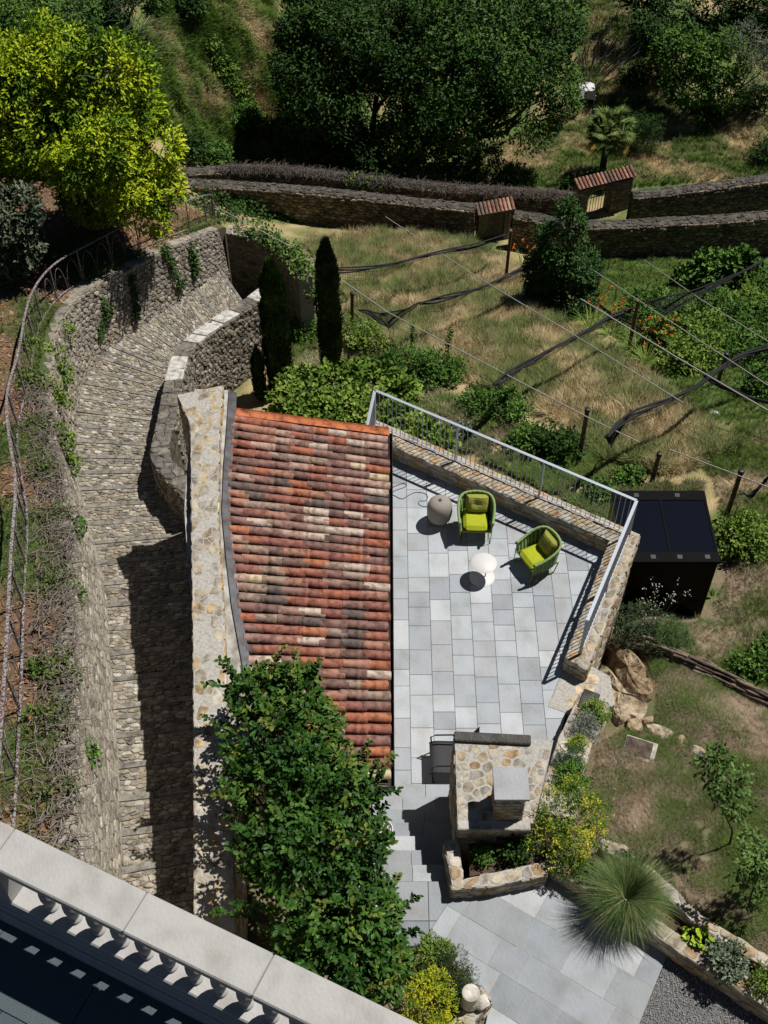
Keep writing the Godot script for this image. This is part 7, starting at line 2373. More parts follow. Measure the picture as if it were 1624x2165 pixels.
	shrub("orchard_bush", "dark bush at the orchard edge above the lane wall", Vector3(17.243, -12.769, -48.001), 0.8, DARKGREEN, 0.13, 0.06, 1800)
	shrub("orchard_bush", "leafy bush on top of the old wall under the wood", Vector3(5.745, -13.146, -46.376), 0.9, MIDGREEN, 0.13, 0.09, 2200)
	shrub("orchard_bush", "small dark bush beside the arched gate", Vector3(8.258, -13.097, -46.305), 0.5, DARKGREEN, 0.12, 0.07, 1200)
	shrub("orchard_bush", "dark shrub behind the olive tree", Vector3(17.279, -12.557, -51.731), 1.0, DARKGREEN, 0.13, 0.08, 2200)
	shrub("orchard_bush", "dark bush seen through the arched gate", Vector3(9.387, -13.054, -46.494), 0.6, DARKGREEN, 0.13, 0.08, 2600)
	shrub("orchard_bush", "dark bush behind the arched gate beside the palm", Vector3(10.26, -13.019, -46.443), 0.5, DARKGREEN, 0.13, 0.08, 1600)
	# dead grey tree
	var dt := thing("bare_tree", "bare grey branching tree at the edge of the wood", "tree", Vector3(9.803, -12.808, -54.222))
	var dm := MB.new()
	var db := Vector3(9.803, -12.808, -54.222)
	for k in 26:
		var e: Vector3 = Vector3(10.664, -9.208, -54.222) + Vector3(rng.randf_range(-2.4, 2.4), rng.randf_range(-2.2, 1.8), rng.randf_range(-1.5, 1.5))
		var mid := db.lerp(e, rng.randf_range(0.4, 0.7)) + rdir() * 0.5
		dm.tube([db + Vector3.DOWN * 0.3 if k < 3 else db.lerp(mid, 0.5), mid, mid.lerp(e, 0.6) + rdir() * 0.2, e], 0.06 if k < 3 else 0.03, 0.008, Color(0.2, 0.17, 0.15), 5, false)
	part("branches", dm, M.twig, dt)
	palm(Vector3(9.784, -13.035, -47.405), 2.33)
	# garden
	tree("laurel_tree", "dense dark laurel tree standing by the old wall in the garden", "tree", Vector3(6.086, -8.16, -32.418), [[Vector3(5.862, -4.115, -32.418), Vector3(0.268, 0.418, 0.268)], [Vector3(5.905, -4.747, -32.418), Vector3(0.513, 0.453, 0.513)], [Vector3(5.77, -5.302, -32.418), Vector3(0.763, 0.687, 0.763)], [Vector3(6.263, -6.253, -32.418), Vector3(0.855, 0.777, 0.855)], [Vector3(5.506, -6.448, -32.418), Vector3(0.702, 0.78, 0.702)], [Vector3(6.029, -7.195, -32.118), Vector3(0.945, 0.63, 0.945)], [Vector3(6.011, -6.606, -32.618), Vector3(0.942, 0.942, 0.942)], [Vector3(5.337, -7.277, -32.218), Vector3(0.553, 0.553, 0.553)]], 26000, 0.11, 0.055, [Color(0.022, 0.055, 0.014), Color(0.035, 0.08, 0.018), Color(0.055, 0.115, 0.024)], 0.13, M.leafdark, 1.1, -0.12, 0.5)
	cypress("tall slim cypress standing clear in front of the meadow", Vector3(-1.532, -5.25, -26.145), 4.765, 0.31)
	cypress("slim cypress leaning against the parapet wall of the lane", Vector3(-2.908, -5.005, -25.068), 4.702, 0.35)
	cypress("young thin cypress behind the end of the tiled roof", Vector3(-3.442, -4.933, -24.747), 1.77, 0.16)
	tree("grape_vine", "broad light green grapevine spreading behind the tiled roof", "vine", Vector3(-1.205, -4.714, -24.428), [[Vector3(-2.46, -3.6, -23.291), Vector3(0.499, 0.35, 0.499)], [Vector3(-2.05, -3.7, -23.843), Vector3(0.696, 0.38, 0.696)], [Vector3(-1.168, -3.7, -24.026), Vector3(0.762, 0.381, 0.762)], [Vector3(-0.279, -3.7, -24.026), Vector3(0.698, 0.381, 0.698)], [Vector3(0.478, -3.6, -23.649), Vector3(0.503, 0.377, 0.503)], [Vector3(-1.495, -3.3, -22.722), Vector3(0.858, 0.368, 0.858)], [Vector3(-0.512, -3.2, -22.535), Vector3(0.853, 0.365, 0.853)], [Vector3(0.34, -3.2, -22.364), Vector3(0.546, 0.364, 0.546)], [Vector3(0.808, -3, -21.578), Vector3(0.416, 0.297, 0.416)], [Vector3(1.405, -3.2, -21.441), Vector3(0.357, 0.298, 0.357)]], 13000, 0.13, 0.12, LIGHTGREEN, 0.06, M.leaf, 1.3, -0.12, 0.3)
	var sh := [[Vector3(-0.626, -5.801, -27.665), 0.75, LIGHTGREEN, "light green bush at the foot of the tall cypress"], [Vector3(0.774, -4.879, -25.263), 0.95, MIDGREEN, "dense bush with tall shoots at the near edge of the meadow"], [Vector3(1.589, -4.998, -25.581), 0.7, MIDGREEN, "bushy shrub beside the bush with tall shoots"], [Vector3(0.176, -5.073, -25.759), 0.6, DARKGREEN, "small dark bush between grapevine and meadow"], [Vector3(3.13, -3.986, -22.972), 0.75, MIDGREEN, "round bright bush behind the railing"], [Vector3(2.456, -4.199, -23.541), 0.5, MIDGREEN, "small green bush behind the railing by the cane tripod"], [Vector3(4.254, -3.423, -21.08), 0.7, DARKGREEN, "dark glossy bush next to the wooden post"], [Vector3(3.638, -3.503, -21.482), 0.55, MIDGREEN, "green bush between the two bushes behind the railing"], [Vector3(-2.701, -7.329, -31.795), 0.8, MIDGREEN, "green bush at the base of the ivy-covered lane wall"], [Vector3(-2.348, -6.045, -28.471), 0.6, MIDGREEN, "small bush between the two tall cypresses"], [Vector3(7.995, -2.446, -17.331), 0.75, LIGHTGREEN, "light green bush beside the cabin and the post"], [Vector3(7.238, -1.163, -13.167), 0.5, MIDGREEN, "green bush growing over the branch edging"], [Vector3(7.635, -1.4, -13.711), 0.4, DARKGREEN, "dark low bush behind the branch edging"], [Vector3(5.084, -3.07, -19.356), 0.4, MIDGREEN, "low green plant in the bed by the brushwood"], [Vector3(5.987, -3.255, -19.977), 0.4, MIDGREEN, "low weed by the short dark post"], [Vector3(2.055, -3.774, -22.075), 0.35, GREYGREEN, "grey-green artichoke plant in the bed below the railing"]]
	for q in sh: shrub("garden_bush", q[3], q[0], q[1], q[2], 0.085, 0.055, int(3600 * q[1]))
	for q in [Vector3(1.791, -5.001, -25.585), Vector3(0.792, -5.195, -26.086)]:
		var p: Vector3 = q
		var t := thing("tall_shoot", "tall leafy shoot rising from the bush at the meadow edge", "shoot", p, "leafy shoots at the meadow edge")
		var m := MB.new()
		for k in 160:
			var f := rng.randf()
			leaf(m, p + Vector3(rng.randf_range(-0.06, 0.06), 0.4 + f * 1.5, rng.randf_range(-0.06, 0.06)), rdir() + Vector3.UP * 0.3, 0.1, 0.05, pick(MIDGREEN))
		part("foliage", m, M.leaf, t)
		var s := MB.new()
		s.tube([p, p + Vector3.UP * 1.9], 0.015, 0.006, Color.WHITE, 5)
		part("stem", s, M.bark, t)
	shrub("rosemary_bush", "grey-green rosemary mound below the terrace wall by the cabin", Vector3(5.086, -1.293, -14.208), 0.55, [Color(0.04, 0.065, 0.03), Color(0.065, 0.095, 0.045), Color(0.09, 0.12, 0.06)], 0.07, 0.014, 4200, "", "shrub", 0.8)
	shrub("rosemary_bush", "green spiky rosemary next to the branch edging", Vector3(5.522, -0.921, -13.725), 0.42, [Color(0.05, 0.09, 0.03), Color(0.08, 0.13, 0.045)], 0.08, 0.014, 2800, "", "shrub", 0.9)
	var gl := thing("gaura", "airy white-flowered plant in front of the black cabin", "flowers", Vector3(5.444, -1.227, -14.453))
	var gm := MB.new()
	var gb := Vector3(5.468, -1.17, -14.354)
	for k in 28:
		var e: Vector3 = gb + Vector3(rng.randf_range(-0.5, 0.5), rng.randf_range(0.5, 1.25), rng.randf_range(-0.3, 0.3))
		gm.tube([gb + Vector3(rng.randf_range(-0.2, 0.2), 0, 0), gb.lerp(e, 0.5) + rdir() * 0.05, e], 0.004, 0.002, Color(0.12, 0.14, 0.07), 3, false)
		for j in 5: leaf(gm, e + rdir() * 0.07, rdir(), 0.03, 0.025, Color(0.4, 0.39, 0.35))
	part("flower_stems", gm, M.leaf, gl)
	for q in [[Vector3(8.304, -7.781, -31.369), 0.75], [Vector3(9.21, -8.054, -31.879), 0.8], [Vector3(9.438, -7.249, -30.171), 0.9], [Vector3(9.938, -6.836, -29.252), 0.9], [Vector3(11.056, -7.283, -30.211), 0.9], [Vector3(12.038, -7.478, -30.549), 0.9], [Vector3(11.164, -8.313, -32.28), 0.8], [Vector3(10.921, -6.465, -28.4), 0.9], [Vector3(11.329, -5.969, -27.223), 0.9], [Vector3(8.651, -6.446, -28.379), 0.8], [Vector3(9.236, -5.939, -27.19), 0.9], [Vector3(10.458, -4.949, -24.858), 0.7], [Vector3(13.548, -9.17, -33.743), 0.9], [Vector3(9.215, -6.546, -28.598), 0.8], [Vector3(10.174, -6.201, -27.789), 0.8], [Vector3(12.508, -8.713, -32.948), 0.7], [Vector3(12.312, -7.014, -29.564), 0.9], [Vector3(8.606, -5.686, -26.611), 0.7], [Vector3(8.692, -7.12, -29.91), 0.6], [Vector3(13.627, -9.851, -35.217), 0.8]]:
		shrub("berry_bush", "leafy berry bush in the kitchen garden under the wires", q[0], q[1], [MIDGREEN, LIGHTGREEN, MIDGREEN][rng.randi() % 3], 0.1, 0.065, 1700, "berry bushes in the kitchen garden", "berry bush", 0.9)
	tree("squash_vine", "large-leaved dark vine trained over canes by the old wall", "vine", Vector3(12.431, -10.147, -35.929), [[Vector3(11.32, -9.66, -35.929), Vector3(0.61, 0.488, 0.61)], [Vector3(12.045, -9.117, -35.929), Vector3(0.69, 0.518, 0.69)], [Vector3(12.884, -9.009, -35.929), Vector3(0.689, 0.517, 0.689)], [Vector3(13.499, -9.442, -35.929), Vector3(0.521, 0.434, 0.521)]], 3600, 0.17, 0.16, MIDGREEN, 0.06, M.leaf, 1.0, -0.15, 0.4)
	for q in [Vector3(6.628, -7.242, -30.324), Vector3(7.189, -6.944, -29.598), Vector3(7.827, -6.027, -27.431), Vector3(8.222, -6.311, -28.08), Vector3(7.768, -6.42, -28.35), Vector3(7.049, -7.673, -31.243)]:
		var b := blades("daylily", "daylily clump with orange flowers by the leaning post", q, 110, 0.95, 0.014, [Color(0.1, 0.17, 0.03), Color(0.14, 0.21, 0.045), Color(0.2, 0.25, 0.06)], 1.3, "orange daylilies", "daylily")
		var m := MB.new()
		for k in 9:
			var p: Vector3 = q + Vector3(rng.randf_range(-0.2, 0.7), rng.randf_range(0.75, 1.15), rng.randf_range(-0.7, 0.2))
			for j in 6: leaf(m, p, rdir() + Vector3.UP * 0.4, 0.085, 0.035, pick([Color(0.5, 0.12, 0.015), Color(0.55, 0.16, 0.02)]))
		part("flowers", m, M.leaf, b)
	var bf := blades("daylily", "daylily clump with orange flowers by the weathered timber post", Vector3(5.412, -11.362, -38.925), 60, 0.9, 0.014, [Color(0.1, 0.17, 0.03), Color(0.14, 0.21, 0.045)], 1.3, "", "daylily")
	var bfm := MB.new()
	for k in 10:
		var p: Vector3 = Vector3(5.412, -11.362, -38.925) + Vector3(rng.randf_range(-0.5, 0.5), rng.randf_range(0.7, 1.15), rng.randf_range(-0.4, 0.4))
		for j in 6: leaf(bfm, p, rdir() + Vector3.UP * 0.4, 0.085, 0.035, Color(0.62, 0.15, 0.015))
	part("flowers", bfm, M.leaf, bf)
	for q in [[Vector3(6.675, -1.816, -14.69), "strappy green plant at the front corner of the cabin"], [Vector3(7.123, -2.267, -15.838), "strappy green plant along the side of the cabin"]]:
		blades("strappy_plant", q[1], q[0], 60, 0.45, 0.014, [Color(0.07, 0.13, 0.03), Color(0.11, 0.17, 0.04)], 1.2, "", "plant")
	# plants on the walls by the court
	shrub("herb", "broad-leaved green herb on the rounded end of the herb wall", Vector3(3.694, 0.5, -11.261), 0.24, LIGHTGREEN, 0.055, 0.028, 900, "", "herb")
	shrub("herb", "silvery curry plant on the herb wall", Vector3(3.496, 0.52, -10.984), 0.25, [Color(0.12, 0.15, 0.12), Color(0.19, 0.22, 0.18), Color(0.26, 0.28, 0.23)], 0.05, 0.008, 2600, "", "herb")
	shrub("herb", "small lime-green herb on the herb wall", Vector3(3.302, 0.6, -10.623), 0.17, [Color(0.14, 0.22, 0.02), Color(0.2, 0.28, 0.03)], 0.035, 0.022, 700, "", "herb")
	shrub("herb", "dark dense thyme cushion on the herb wall", Vector3(3.127, 0.75, -10.169), 0.3, [Color(0.03, 0.06, 0.025), Color(0.045, 0.085, 0.035)], 0.035, 0.01, 4200, "", "herb", 0.7)
	shrub("herb", "bright green parsley-like herb below the thyme cushion", Vector3(3.077, 0.95, -9.737), 0.33, [Color(0.06, 0.13, 0.02), Color(0.09, 0.17, 0.025)], 0.04, 0.025, 2400, "", "herb", 0.6)
	tree("variegated_shrub", "yellow-variegated shrub beside the granite-capped chimney", "shrub", Vector3(2.79, 1.45, -8.382), [[Vector3(2.524, 1.95, -8.842), Vector3(0.276, 0.276, 0.276)], [Vector3(2.956, 1.85, -9.054), Vector3(0.279, 0.279, 0.279)], [Vector3(2.633, 2, -8.504), Vector3(0.358, 0.358, 0.358)], [Vector3(3.106, 1.85, -8.735), Vector3(0.305, 0.305, 0.305)], [Vector3(2.869, 1.9, -8.245), Vector3(0.32, 0.32, 0.32)], [Vector3(2.413, 1.9, -8.322), Vector3(0.271, 0.271, 0.271)], [Vector3(3.231, 1.8, -8.37), Vector3(0.251, 0.251, 0.251)], [Vector3(2.765, 1.7, -8.036), Vector3(0.271, 0.271, 0.271)]], 9000, 0.035, 0.022, [Color(0.05, 0.1, 0.015), Color(0.08, 0.14, 0.02), Color(0.1, 0.16, 0.025), Color(0.22, 0.25, 0.03), Color(0.4, 0.36, 0.03)], 0.02, M.leaf, 3.0, -0.1, 0.2)
	shrub("planter_plant", "small green leafy plant in the planter before the oven", Vector3(1.504, 1.46, -8.184), 0.17, MIDGREEN, 0.05, 0.03, 600, "", "plant")
	shrub("planter_plant", "dark broad-leaved plant in the planter before the oven", Vector3(1.98, 1.46, -8.261), 0.22, DARKGREEN, 0.075, 0.05, 500, "", "plant")
	var fb := Vector3(3.585, 1.55, -7.472)
	blades("fountain_grass", "big fountain grass clump spilling over the court wall", fb, 4200, 1.0, 0.0038, [Color(0.05, 0.1, 0.025), Color(0.075, 0.135, 0.035), Color(0.1, 0.16, 0.05), Color(0.14, 0.19, 0.07), Color(0.06, 0.11, 0.03), Color(0.08, 0.13, 0.035), Color(0.27, 0.23, 0.12)], 1.15)
	var hb := Vector3(4.6, 1.55, -6.902)
	var ht := thing("lime_heuchera", "lime-green large-leaved plant in the court planter", "plant", hb)
	var hm := MB.new()
	for k in 60:
		var d := rdir()
		d.y = absf(d.y) * 0.8
		var p := hb + d * Vector3(0.22, 0.2, 0.2) * rng.randf_range(0.5, 1.0)
		big_leaf(hm, p, (d + rdir() * 0.4 + Vector3(0, -0.2, 0)), 0.12, 0.13, pick([Color(0.19, 0.29, 0.02), Color(0.26, 0.36, 0.03), Color(0.15, 0.24, 0.02)]), Vector3.UP + d)
	part("foliage", hm, M.leaf, ht)
	shrub("grey_sage", "grey-green sage in the court planter", Vector3(4.876, 1.55, -6.523), 0.3, [Color(0.07, 0.1, 0.06), Color(0.11, 0.145, 0.09), Color(0.16, 0.19, 0.13)], 0.07, 0.04, 1100, "", "plant", 0.8)
	shrub("planter_plant", "bright green feathery plant at the edge of the court planter", Vector3(5.378, 1.6, -6.203), 0.28, LIGHTGREEN, 0.04, 0.02, 1500, "", "plant")
	shrub("planter_plant", "low green plant behind the fountain grass", Vector3(3.024, 1.5, -7.9), 0.2, MIDGREEN, 0.05, 0.02, 900, "", "plant")
	for q in [[Vector3(5.523, 0.964, -8.611), [[Vector3(4.616, 3.549, -8.611), Vector3(0.188, 0.175, 0.188)], [Vector3(4.953, 3.132, -8.611), Vector3(0.26, 0.206, 0.26)], [Vector3(5.183, 2.476, -8.611), Vector3(0.254, 0.211, 0.254)], [Vector3(4.708, 3.819, -8.611), Vector3(0.133, 0.146, 0.133)]], "slim apple sapling beside the small black garden light"], [Vector3(5.563, 1.357, -7.554), [[Vector3(5.181, 3.054, -7.554), Vector3(0.278, 0.145, 0.278)], [Vector3(5.115, 2.516, -7.554), Vector3(0.304, 0.162, 0.304)], [Vector3(5.462, 1.951, -7.554), Vector3(0.291, 0.152, 0.291)], [Vector3(5.516, 2.594, -7.554), Vector3(0.27, 0.148, 0.27)]], "bushier apple sapling near the court planter"]]:
		tree("apple_sapling", q[2], "tree", q[0], q[1], 900 if q[1].size() == 4 else 1000, 0.075, 0.042, [Color(0.045, 0.09, 0.02), Color(0.07, 0.13, 0.03), Color(0.1, 0.17, 0.045)], 0.02, M.leaf, 2.0, -0.1, 0.2, true)
	# bed beside the court
	shrub("heather", "dark fine-leaved shrub along the tree bed edging", Vector3(0.94, 1.4, -6.442), 0.36, [Color(0.025, 0.045, 0.015), Color(0.04, 0.07, 0.022), Color(0.07, 0.07, 0.035)], 0.035, 0.012, 4000, "", "shrub", 0.8)
	shrub("heather", "dark fine-leaved shrub next to the white column stump", Vector3(1.081, 1.4, -6.207), 0.3, [Color(0.025, 0.045, 0.015), Color(0.04, 0.07, 0.022), Color(0.07, 0.07, 0.035)], 0.035, 0.012, 3000, "", "shrub", 0.8)
	shrub("bed_plant", "light green feathery plant at the end of the bed edging", Vector3(0.71, 1.35, -6.7), 0.3, LIGHTGREEN, 0.05, 0.02, 2200, "", "plant", 0.8)
	tree("golden_shrub", "bright golden-yellow shrub between the column stump and the balustrade", "shrub", Vector3(0.622, 1.3, -5.813), [[Vector3(0.511, 1.9, -5.968), Vector3(0.275, 0.275, 0.275)], [Vector3(0.715, 1.8, -6.132), Vector3(0.232, 0.232, 0.232)], [Vector3(0.74, 1.8, -5.841), Vector3(0.295, 0.295, 0.295)], [Vector3(0.54, 1.8, -5.682), Vector3(0.358, 0.358, 0.358)], [Vector3(0.873, 1.6, -5.683), Vector3(0.23, 0.23, 0.23)]], 7000, 0.032, 0.018, [Color(0.09, 0.15, 0.01), Color(0.2, 0.25, 0.015), Color(0.3, 0.32, 0.02), Color(0.38, 0.36, 0.02)], 0.02, M.leaf, 3.0, -0.12, 0.3)
	# ivy and creepers
	var ivp := [Color(0.03, 0.065, 0.016), Color(0.045, 0.09, 0.022), Color(0.07, 0.12, 0.03)]
	creeper("wall_ivy", "long ivy trail hanging furthest along the lane wall's bend", [Vector3(-5.574, -2.712, -28.772), Vector3(-5.562, -3.004, -28.714), Vector3(-5.55, -3.3, -28.657), Vector3(-5.544, -3.52, -28.608)], 700, 0.16, ivp, 0.085, Vector3(0.7, 0.5, 0.45), "ivy", "", 0.15)
	creeper("wall_ivy", "ivy trail slanting down the lane wall next to the far one", [Vector3(-6.128, -2.017, -27.689), Vector3(-6.033, -2.518, -27.767), Vector3(-5.948, -3.056, -27.812), Vector3(-5.885, -3.359, -27.871)], 800, 0.16, ivp, 0.085, Vector3(0.7, 0.5, 0.45), "ivy", "", 0.15)
	creeper("wall_ivy", "narrow ivy trail in the middle of the lane wall's bend", [Vector3(-6.81, -1.817, -26.164), Vector3(-6.8, -2.232, -26.079), Vector3(-6.79, -2.653, -25.992), Vector3(-6.828, -2.862, -25.845)], 650, 0.15, ivp, 0.085, Vector3(0.7, 0.5, 0.45), "ivy", "", 0.12)
	creeper("wall_ivy", "two ragged ivy tufts low on the lane wall's bend", [Vector3(-7.332, -1.657, -24.997), Vector3(-7.253, -1.977, -25.093), Vector3(-7.441, -2.159, -24.644), Vector3(-7.498, -2.341, -24.479), Vector3(-7.336, -2.052, -24.896)], 500, 0.14, ivp, 0.085, Vector3(0.7, 0.5, 0.45), "ivy", "", 0.12)
	creeper("wall_ivy", "broad ivy curtain over the corner of the high lane wall", [Vector3(-7.667, -0.06, -21.236), Vector3(-7.517, -0.66, -21.136), Vector3(-7.324, 0.49, -19.543), Vector3(-7.204, 0.04, -19.543), Vector3(-6.73, 0.81, -17.797), Vector3(-7.79, -0.78, -22.875), Vector3(-7.824, 0.64, -19.543), Vector3(-8.167, 0.14, -21.236), Vector3(-6.73, 0.01, -17.797)], 3000, 0.35, LIGHTGREEN, 0.08, Vector3(0.75, 0.6, 0.2), "ivy", "", 0.14)
	creeper("wall_ivy", "sparse ivy on the pale near part of the high lane wall", [Vector3(-4.782, 3.47, -10.191), Vector3(-5.252, 2.41, -12.49), Vector3(-4.373, 3.04, -9.097), Vector3(-5.658, 1.82, -14.498), Vector3(-5.073, 3.84, -9.197), Vector3(-5.282, 3.57, -10.191)], 900, 0.22, MIDGREEN, 0.08, Vector3(0.75, 0.6, 0.2), "ivy")
	creeper("lane_weed", "small weed tuft at the foot of the lane wall's bend", [Vector3(-6.053, -4.082, -27.316), Vector3(-6.086, -4.089, -27.241)], 160, 0.14, LIGHTGREEN, 0.1, Vector3(0.3, 0.9, 0.3), "weed")
	var tw := []
	for i in range(0, 9): tw.push_back(bank_edge()[i] + Vector3(-0.28, 0.05, 0))
	twigs("dry_creeper", "tangle of bare grey creeper stems over the top of the high lane wall", tw, 1700, 0.3, Color(0.22, 0.185, 0.155), 0.14)
	var tg := []
	for p in tw: tg.push_back(p + Vector3(0.0, 0.05, 0.0))
	creeper("top_ivy", "green weeds and ivy among the bare creeper stems on the lane wall", tg, 2600, 0.4, [Color(0.05, 0.085, 0.02), Color(0.08, 0.12, 0.03), Color(0.1, 0.11, 0.045)], 0.06, Vector3(0.1, 1, 0.05), "ivy", "", 0.2)
	var bw := [Vector3(-6.691, -10.3, -43.785), Vector3(-4.956, -10.4, -44.069), Vector3(-2.203, -10.6, -43.857), Vector3(-0.236, -10.7, -43.6), Vector3(1.724, -10.8, -43.311)]
	twigs("dry_creeper", "bare purple-grey creeper over the old wall below the wood", bw, 1500, 0.34, Color(0.15, 0.125, 0.115), 0.2)
	var bw3 := [Vector3(1.723, -10.8, -43.244), Vector3(3.682, -10.9, -43.156), Vector3(7.711, -11.1, -43.077)]
	twigs("dry_creeper", "bare brown creeper on the old wall towards the arched gate", bw3, 1200, 0.35, Color(0.15, 0.12, 0.1), 0.25)
	creeper("hanging_creeper", "green creeper hanging over the old wall below the wood", [Vector3(-1.412, -10.6, -43.621), Vector3(-0.629, -10.7, -43.633), Vector3(-0.039, -10.8, -43.611), Vector3(-0.931, -11, -43.936)], 600, 0.35, LIGHTGREEN, 0.13, Vector3(0, 0.6, 0.8), "creeper")
	creeper("bank_ivy", "dark ivy covering the bank below the near old wall", [Vector3(-7.339, -9.851, -40.759), Vector3(-6.826, -10.77, -42.364), Vector3(-6.022, -10.881, -41.874), Vector3(-5.281, -11.188, -41.978), Vector3(-4.55, -11.561, -42.328), Vector3(-6.155, -9.928, -39.938), Vector3(-5.449, -11.9, -43.618), Vector3(-3.786, -11.789, -42.478)], 3500, 0.9, DARKGREEN, 0.15, Vector3(0.1, 0.9, 0.4), "ivy")
	# ivy-covered wall at the turn of the lane
	var iw := [Vector3(-4.842, -3.9, -30.986), Vector3(-4.237, -4, -30.931), Vector3(-3.481, -4, -30.416), Vector3(-2.858, -3.9, -29.601), Vector3(-2.476, -3.6, -28.384)]
	low_wall("ivy_wall", "curved wall smothered in green ivy at the turn of the lane", iw, 0.4, 2.6, 4.5, [Color(0.3, 0.26, 0.2), Color(0.22, 0.2, 0.16)], 0.22, 60)
	var ip := []
	for i in 14:
		var p := along(iw, plen(iw) * (0.12 + 0.88 * i / 13.0))
		ip.push_back(p + Vector3(0.1, 0.1, -0.2))
		if i > 5: ip.push_back(p + Vector3(0.4, -0.6, -0.2))
	creeper("ivy_mantle", "thick green ivy mantle draped over the wall at the lane's turn", ip, 4200, 0.42, [Color(0.05, 0.1, 0.02), Color(0.08, 0.14, 0.03), Color(0.12, 0.18, 0.045)], 0.1, Vector3(0.3, 0.85, 0.3), "ivy", "", 0.2)

# fallen leaves and weeds on the bank above the lane
func bank_litter() -> void:
	var line := smooth(bank_line(), 2)
	var lm := MB.new()
	leaf(lm, Vector3(-0.5, 0, 0), Vector3(1, 0, 0), 1.0, 0.6, Color.WHITE, Vector3.UP)
	var lmesh := lm.mesh(M.grass)
	var tm := tuft_mesh(9, 0.035, 0.55, 9)
	var xf := []
	var cols := []
	var gx := []
	var gc := []
	for k in 26000:
		var i := rng.randi_range(2, line.size() - 12)
		var t := pow(rng.randf(), 1.6) * 9.0 + 0.25
		var p := bank_pt(line, i, t).lerp(bank_pt(line, i + 1, t), rng.randf())
		var a := noise.get_noise_2d(p.x * 2.0, p.z * 2.0)
		if a > rng.randf_range(-0.15, 0.25):
			var h := rng.randf_range(0.06, 0.2)
			gx.push_back(Transform3D(Basis(Vector3.UP, rng.randf() * TAU) * Basis.from_scale(Vector3(h, h, h)), p - Vector3.UP * 0.02))
			gc.push_back(pick([Color(0.06, 0.1, 0.02), Color(0.09, 0.14, 0.03), Color(0.14, 0.15, 0.05)]))
		else:
			var s := rng.randf_range(0.05, 0.12)
			xf.push_back(Transform3D(Basis.from_euler(Vector3(rng.randf_range(-0.5, 0.5), rng.randf() * TAU, rng.randf_range(-0.5, 0.5))) * Basis.from_scale(Vector3(s, s, s)), p + Vector3.UP * rng.randf_range(0.0, 0.04)))
			cols.push_back(pick([Color(0.24, 0.13, 0.07), Color(0.17, 0.09, 0.05), Color(0.3, 0.2, 0.12), Color(0.12, 0.07, 0.045)]))
	for q in [["leaf_litter", "brown fallen leaves covering the bank above the lane", "leaves", lmesh, xf, cols], ["bank_grass", "green weeds on the bank above the lane", "grass", tm, gx, gc]]:
		var o := Node3D.new()
		o.name = numbered(q[0])
		add_child(o)
		o.set_meta("kind", "stuff")
		o.set_meta("label", q[1])
		o.set_meta("category", q[2])
		many("scatter", q[3], q[4], q[5], o)

func palm(base: Vector3, h: float) -> void:
	var t := thing("palm_tree", "fan palm with drooping fronds behind the arched gate", "tree", base)
	var m := MB.new()
	m.tube([base + Vector3.DOWN * 0.5, base + Vector3.UP * h * 0.5, base + Vector3(0.05, h, 0)], 0.16, 0.14, Color.WHITE, 9)
	part("trunk", m, M.bark, t)
	var top := base + Vector3(0.05, h, 0)
	for k in 34:
		var a := TAU * k * 0.382
		var el := lerpf(1.2, -0.9, k / 33.0)
		var d := Vector3(cos(a) * cos(el), sin(el), sin(a) * cos(el))
		var hub := top + d * rng.randf_range(0.55, 0.8)
		var f := MB.new()
		f.tube([top, hub], 0.02, 0.012, Color(0.09, 0.13, 0.03), 4, false)
		var old: bool = k > 28 and rng.randf() < 0.6
		for j in 15:
			var b := lerpf(-1.35, 1.35, j / 14.0)
			var sd := d.cross(Vector3.UP).normalized()
			var dd := (d * cos(b) + sd * sin(b)).normalized()
			var tip := dd * rng.randf_range(0.5, 0.65) + Vector3.DOWN * 0.12
			leaf(f, hub, tip, tip.length(), 0.085, Color(0.38, 0.28, 0.05) if old else pick([Color(0.08, 0.13, 0.03), Color(0.13, 0.19, 0.05), Color(0.19, 0.24, 0.08)]), Vector3.UP + d * 0.4)
		part("frond", f, M.leaf, t)

# ------------------------------------------------------------------ grass
func tuft_mesh(blades_n: int, wid: float, lean: float, sd: int) -> ArrayMesh:
	var r := RandomNumberGenerator.new()
	r.seed = sd
	var mb := MB.new()
	for k in blades_n:
		var a := r.randf() * TAU
		var o := Vector3(cos(a), 0, sin(a))
		var s := o.cross(Vector3.UP) * wid
		var p := o * r.randf_range(0.0, 0.25)
		var m := p + o * lean * 0.35 + Vector3.UP * r.randf_range(0.45, 0.6)
		var t := p + o * lean * r.randf_range(0.8, 1.3) + Vector3.UP * r.randf_range(0.7, 1.0)
		var g := r.randf_range(0.8, 1.2)
		mb.quad(p - s, p + s, m + s * 0.7, m - s * 0.7, grey(g), o + Vector3.UP)
		mb.tri(m - s * 0.7, m + s * 0.7, t, grey(g), o + Vector3.UP)
	return mb.mesh(M.grass)

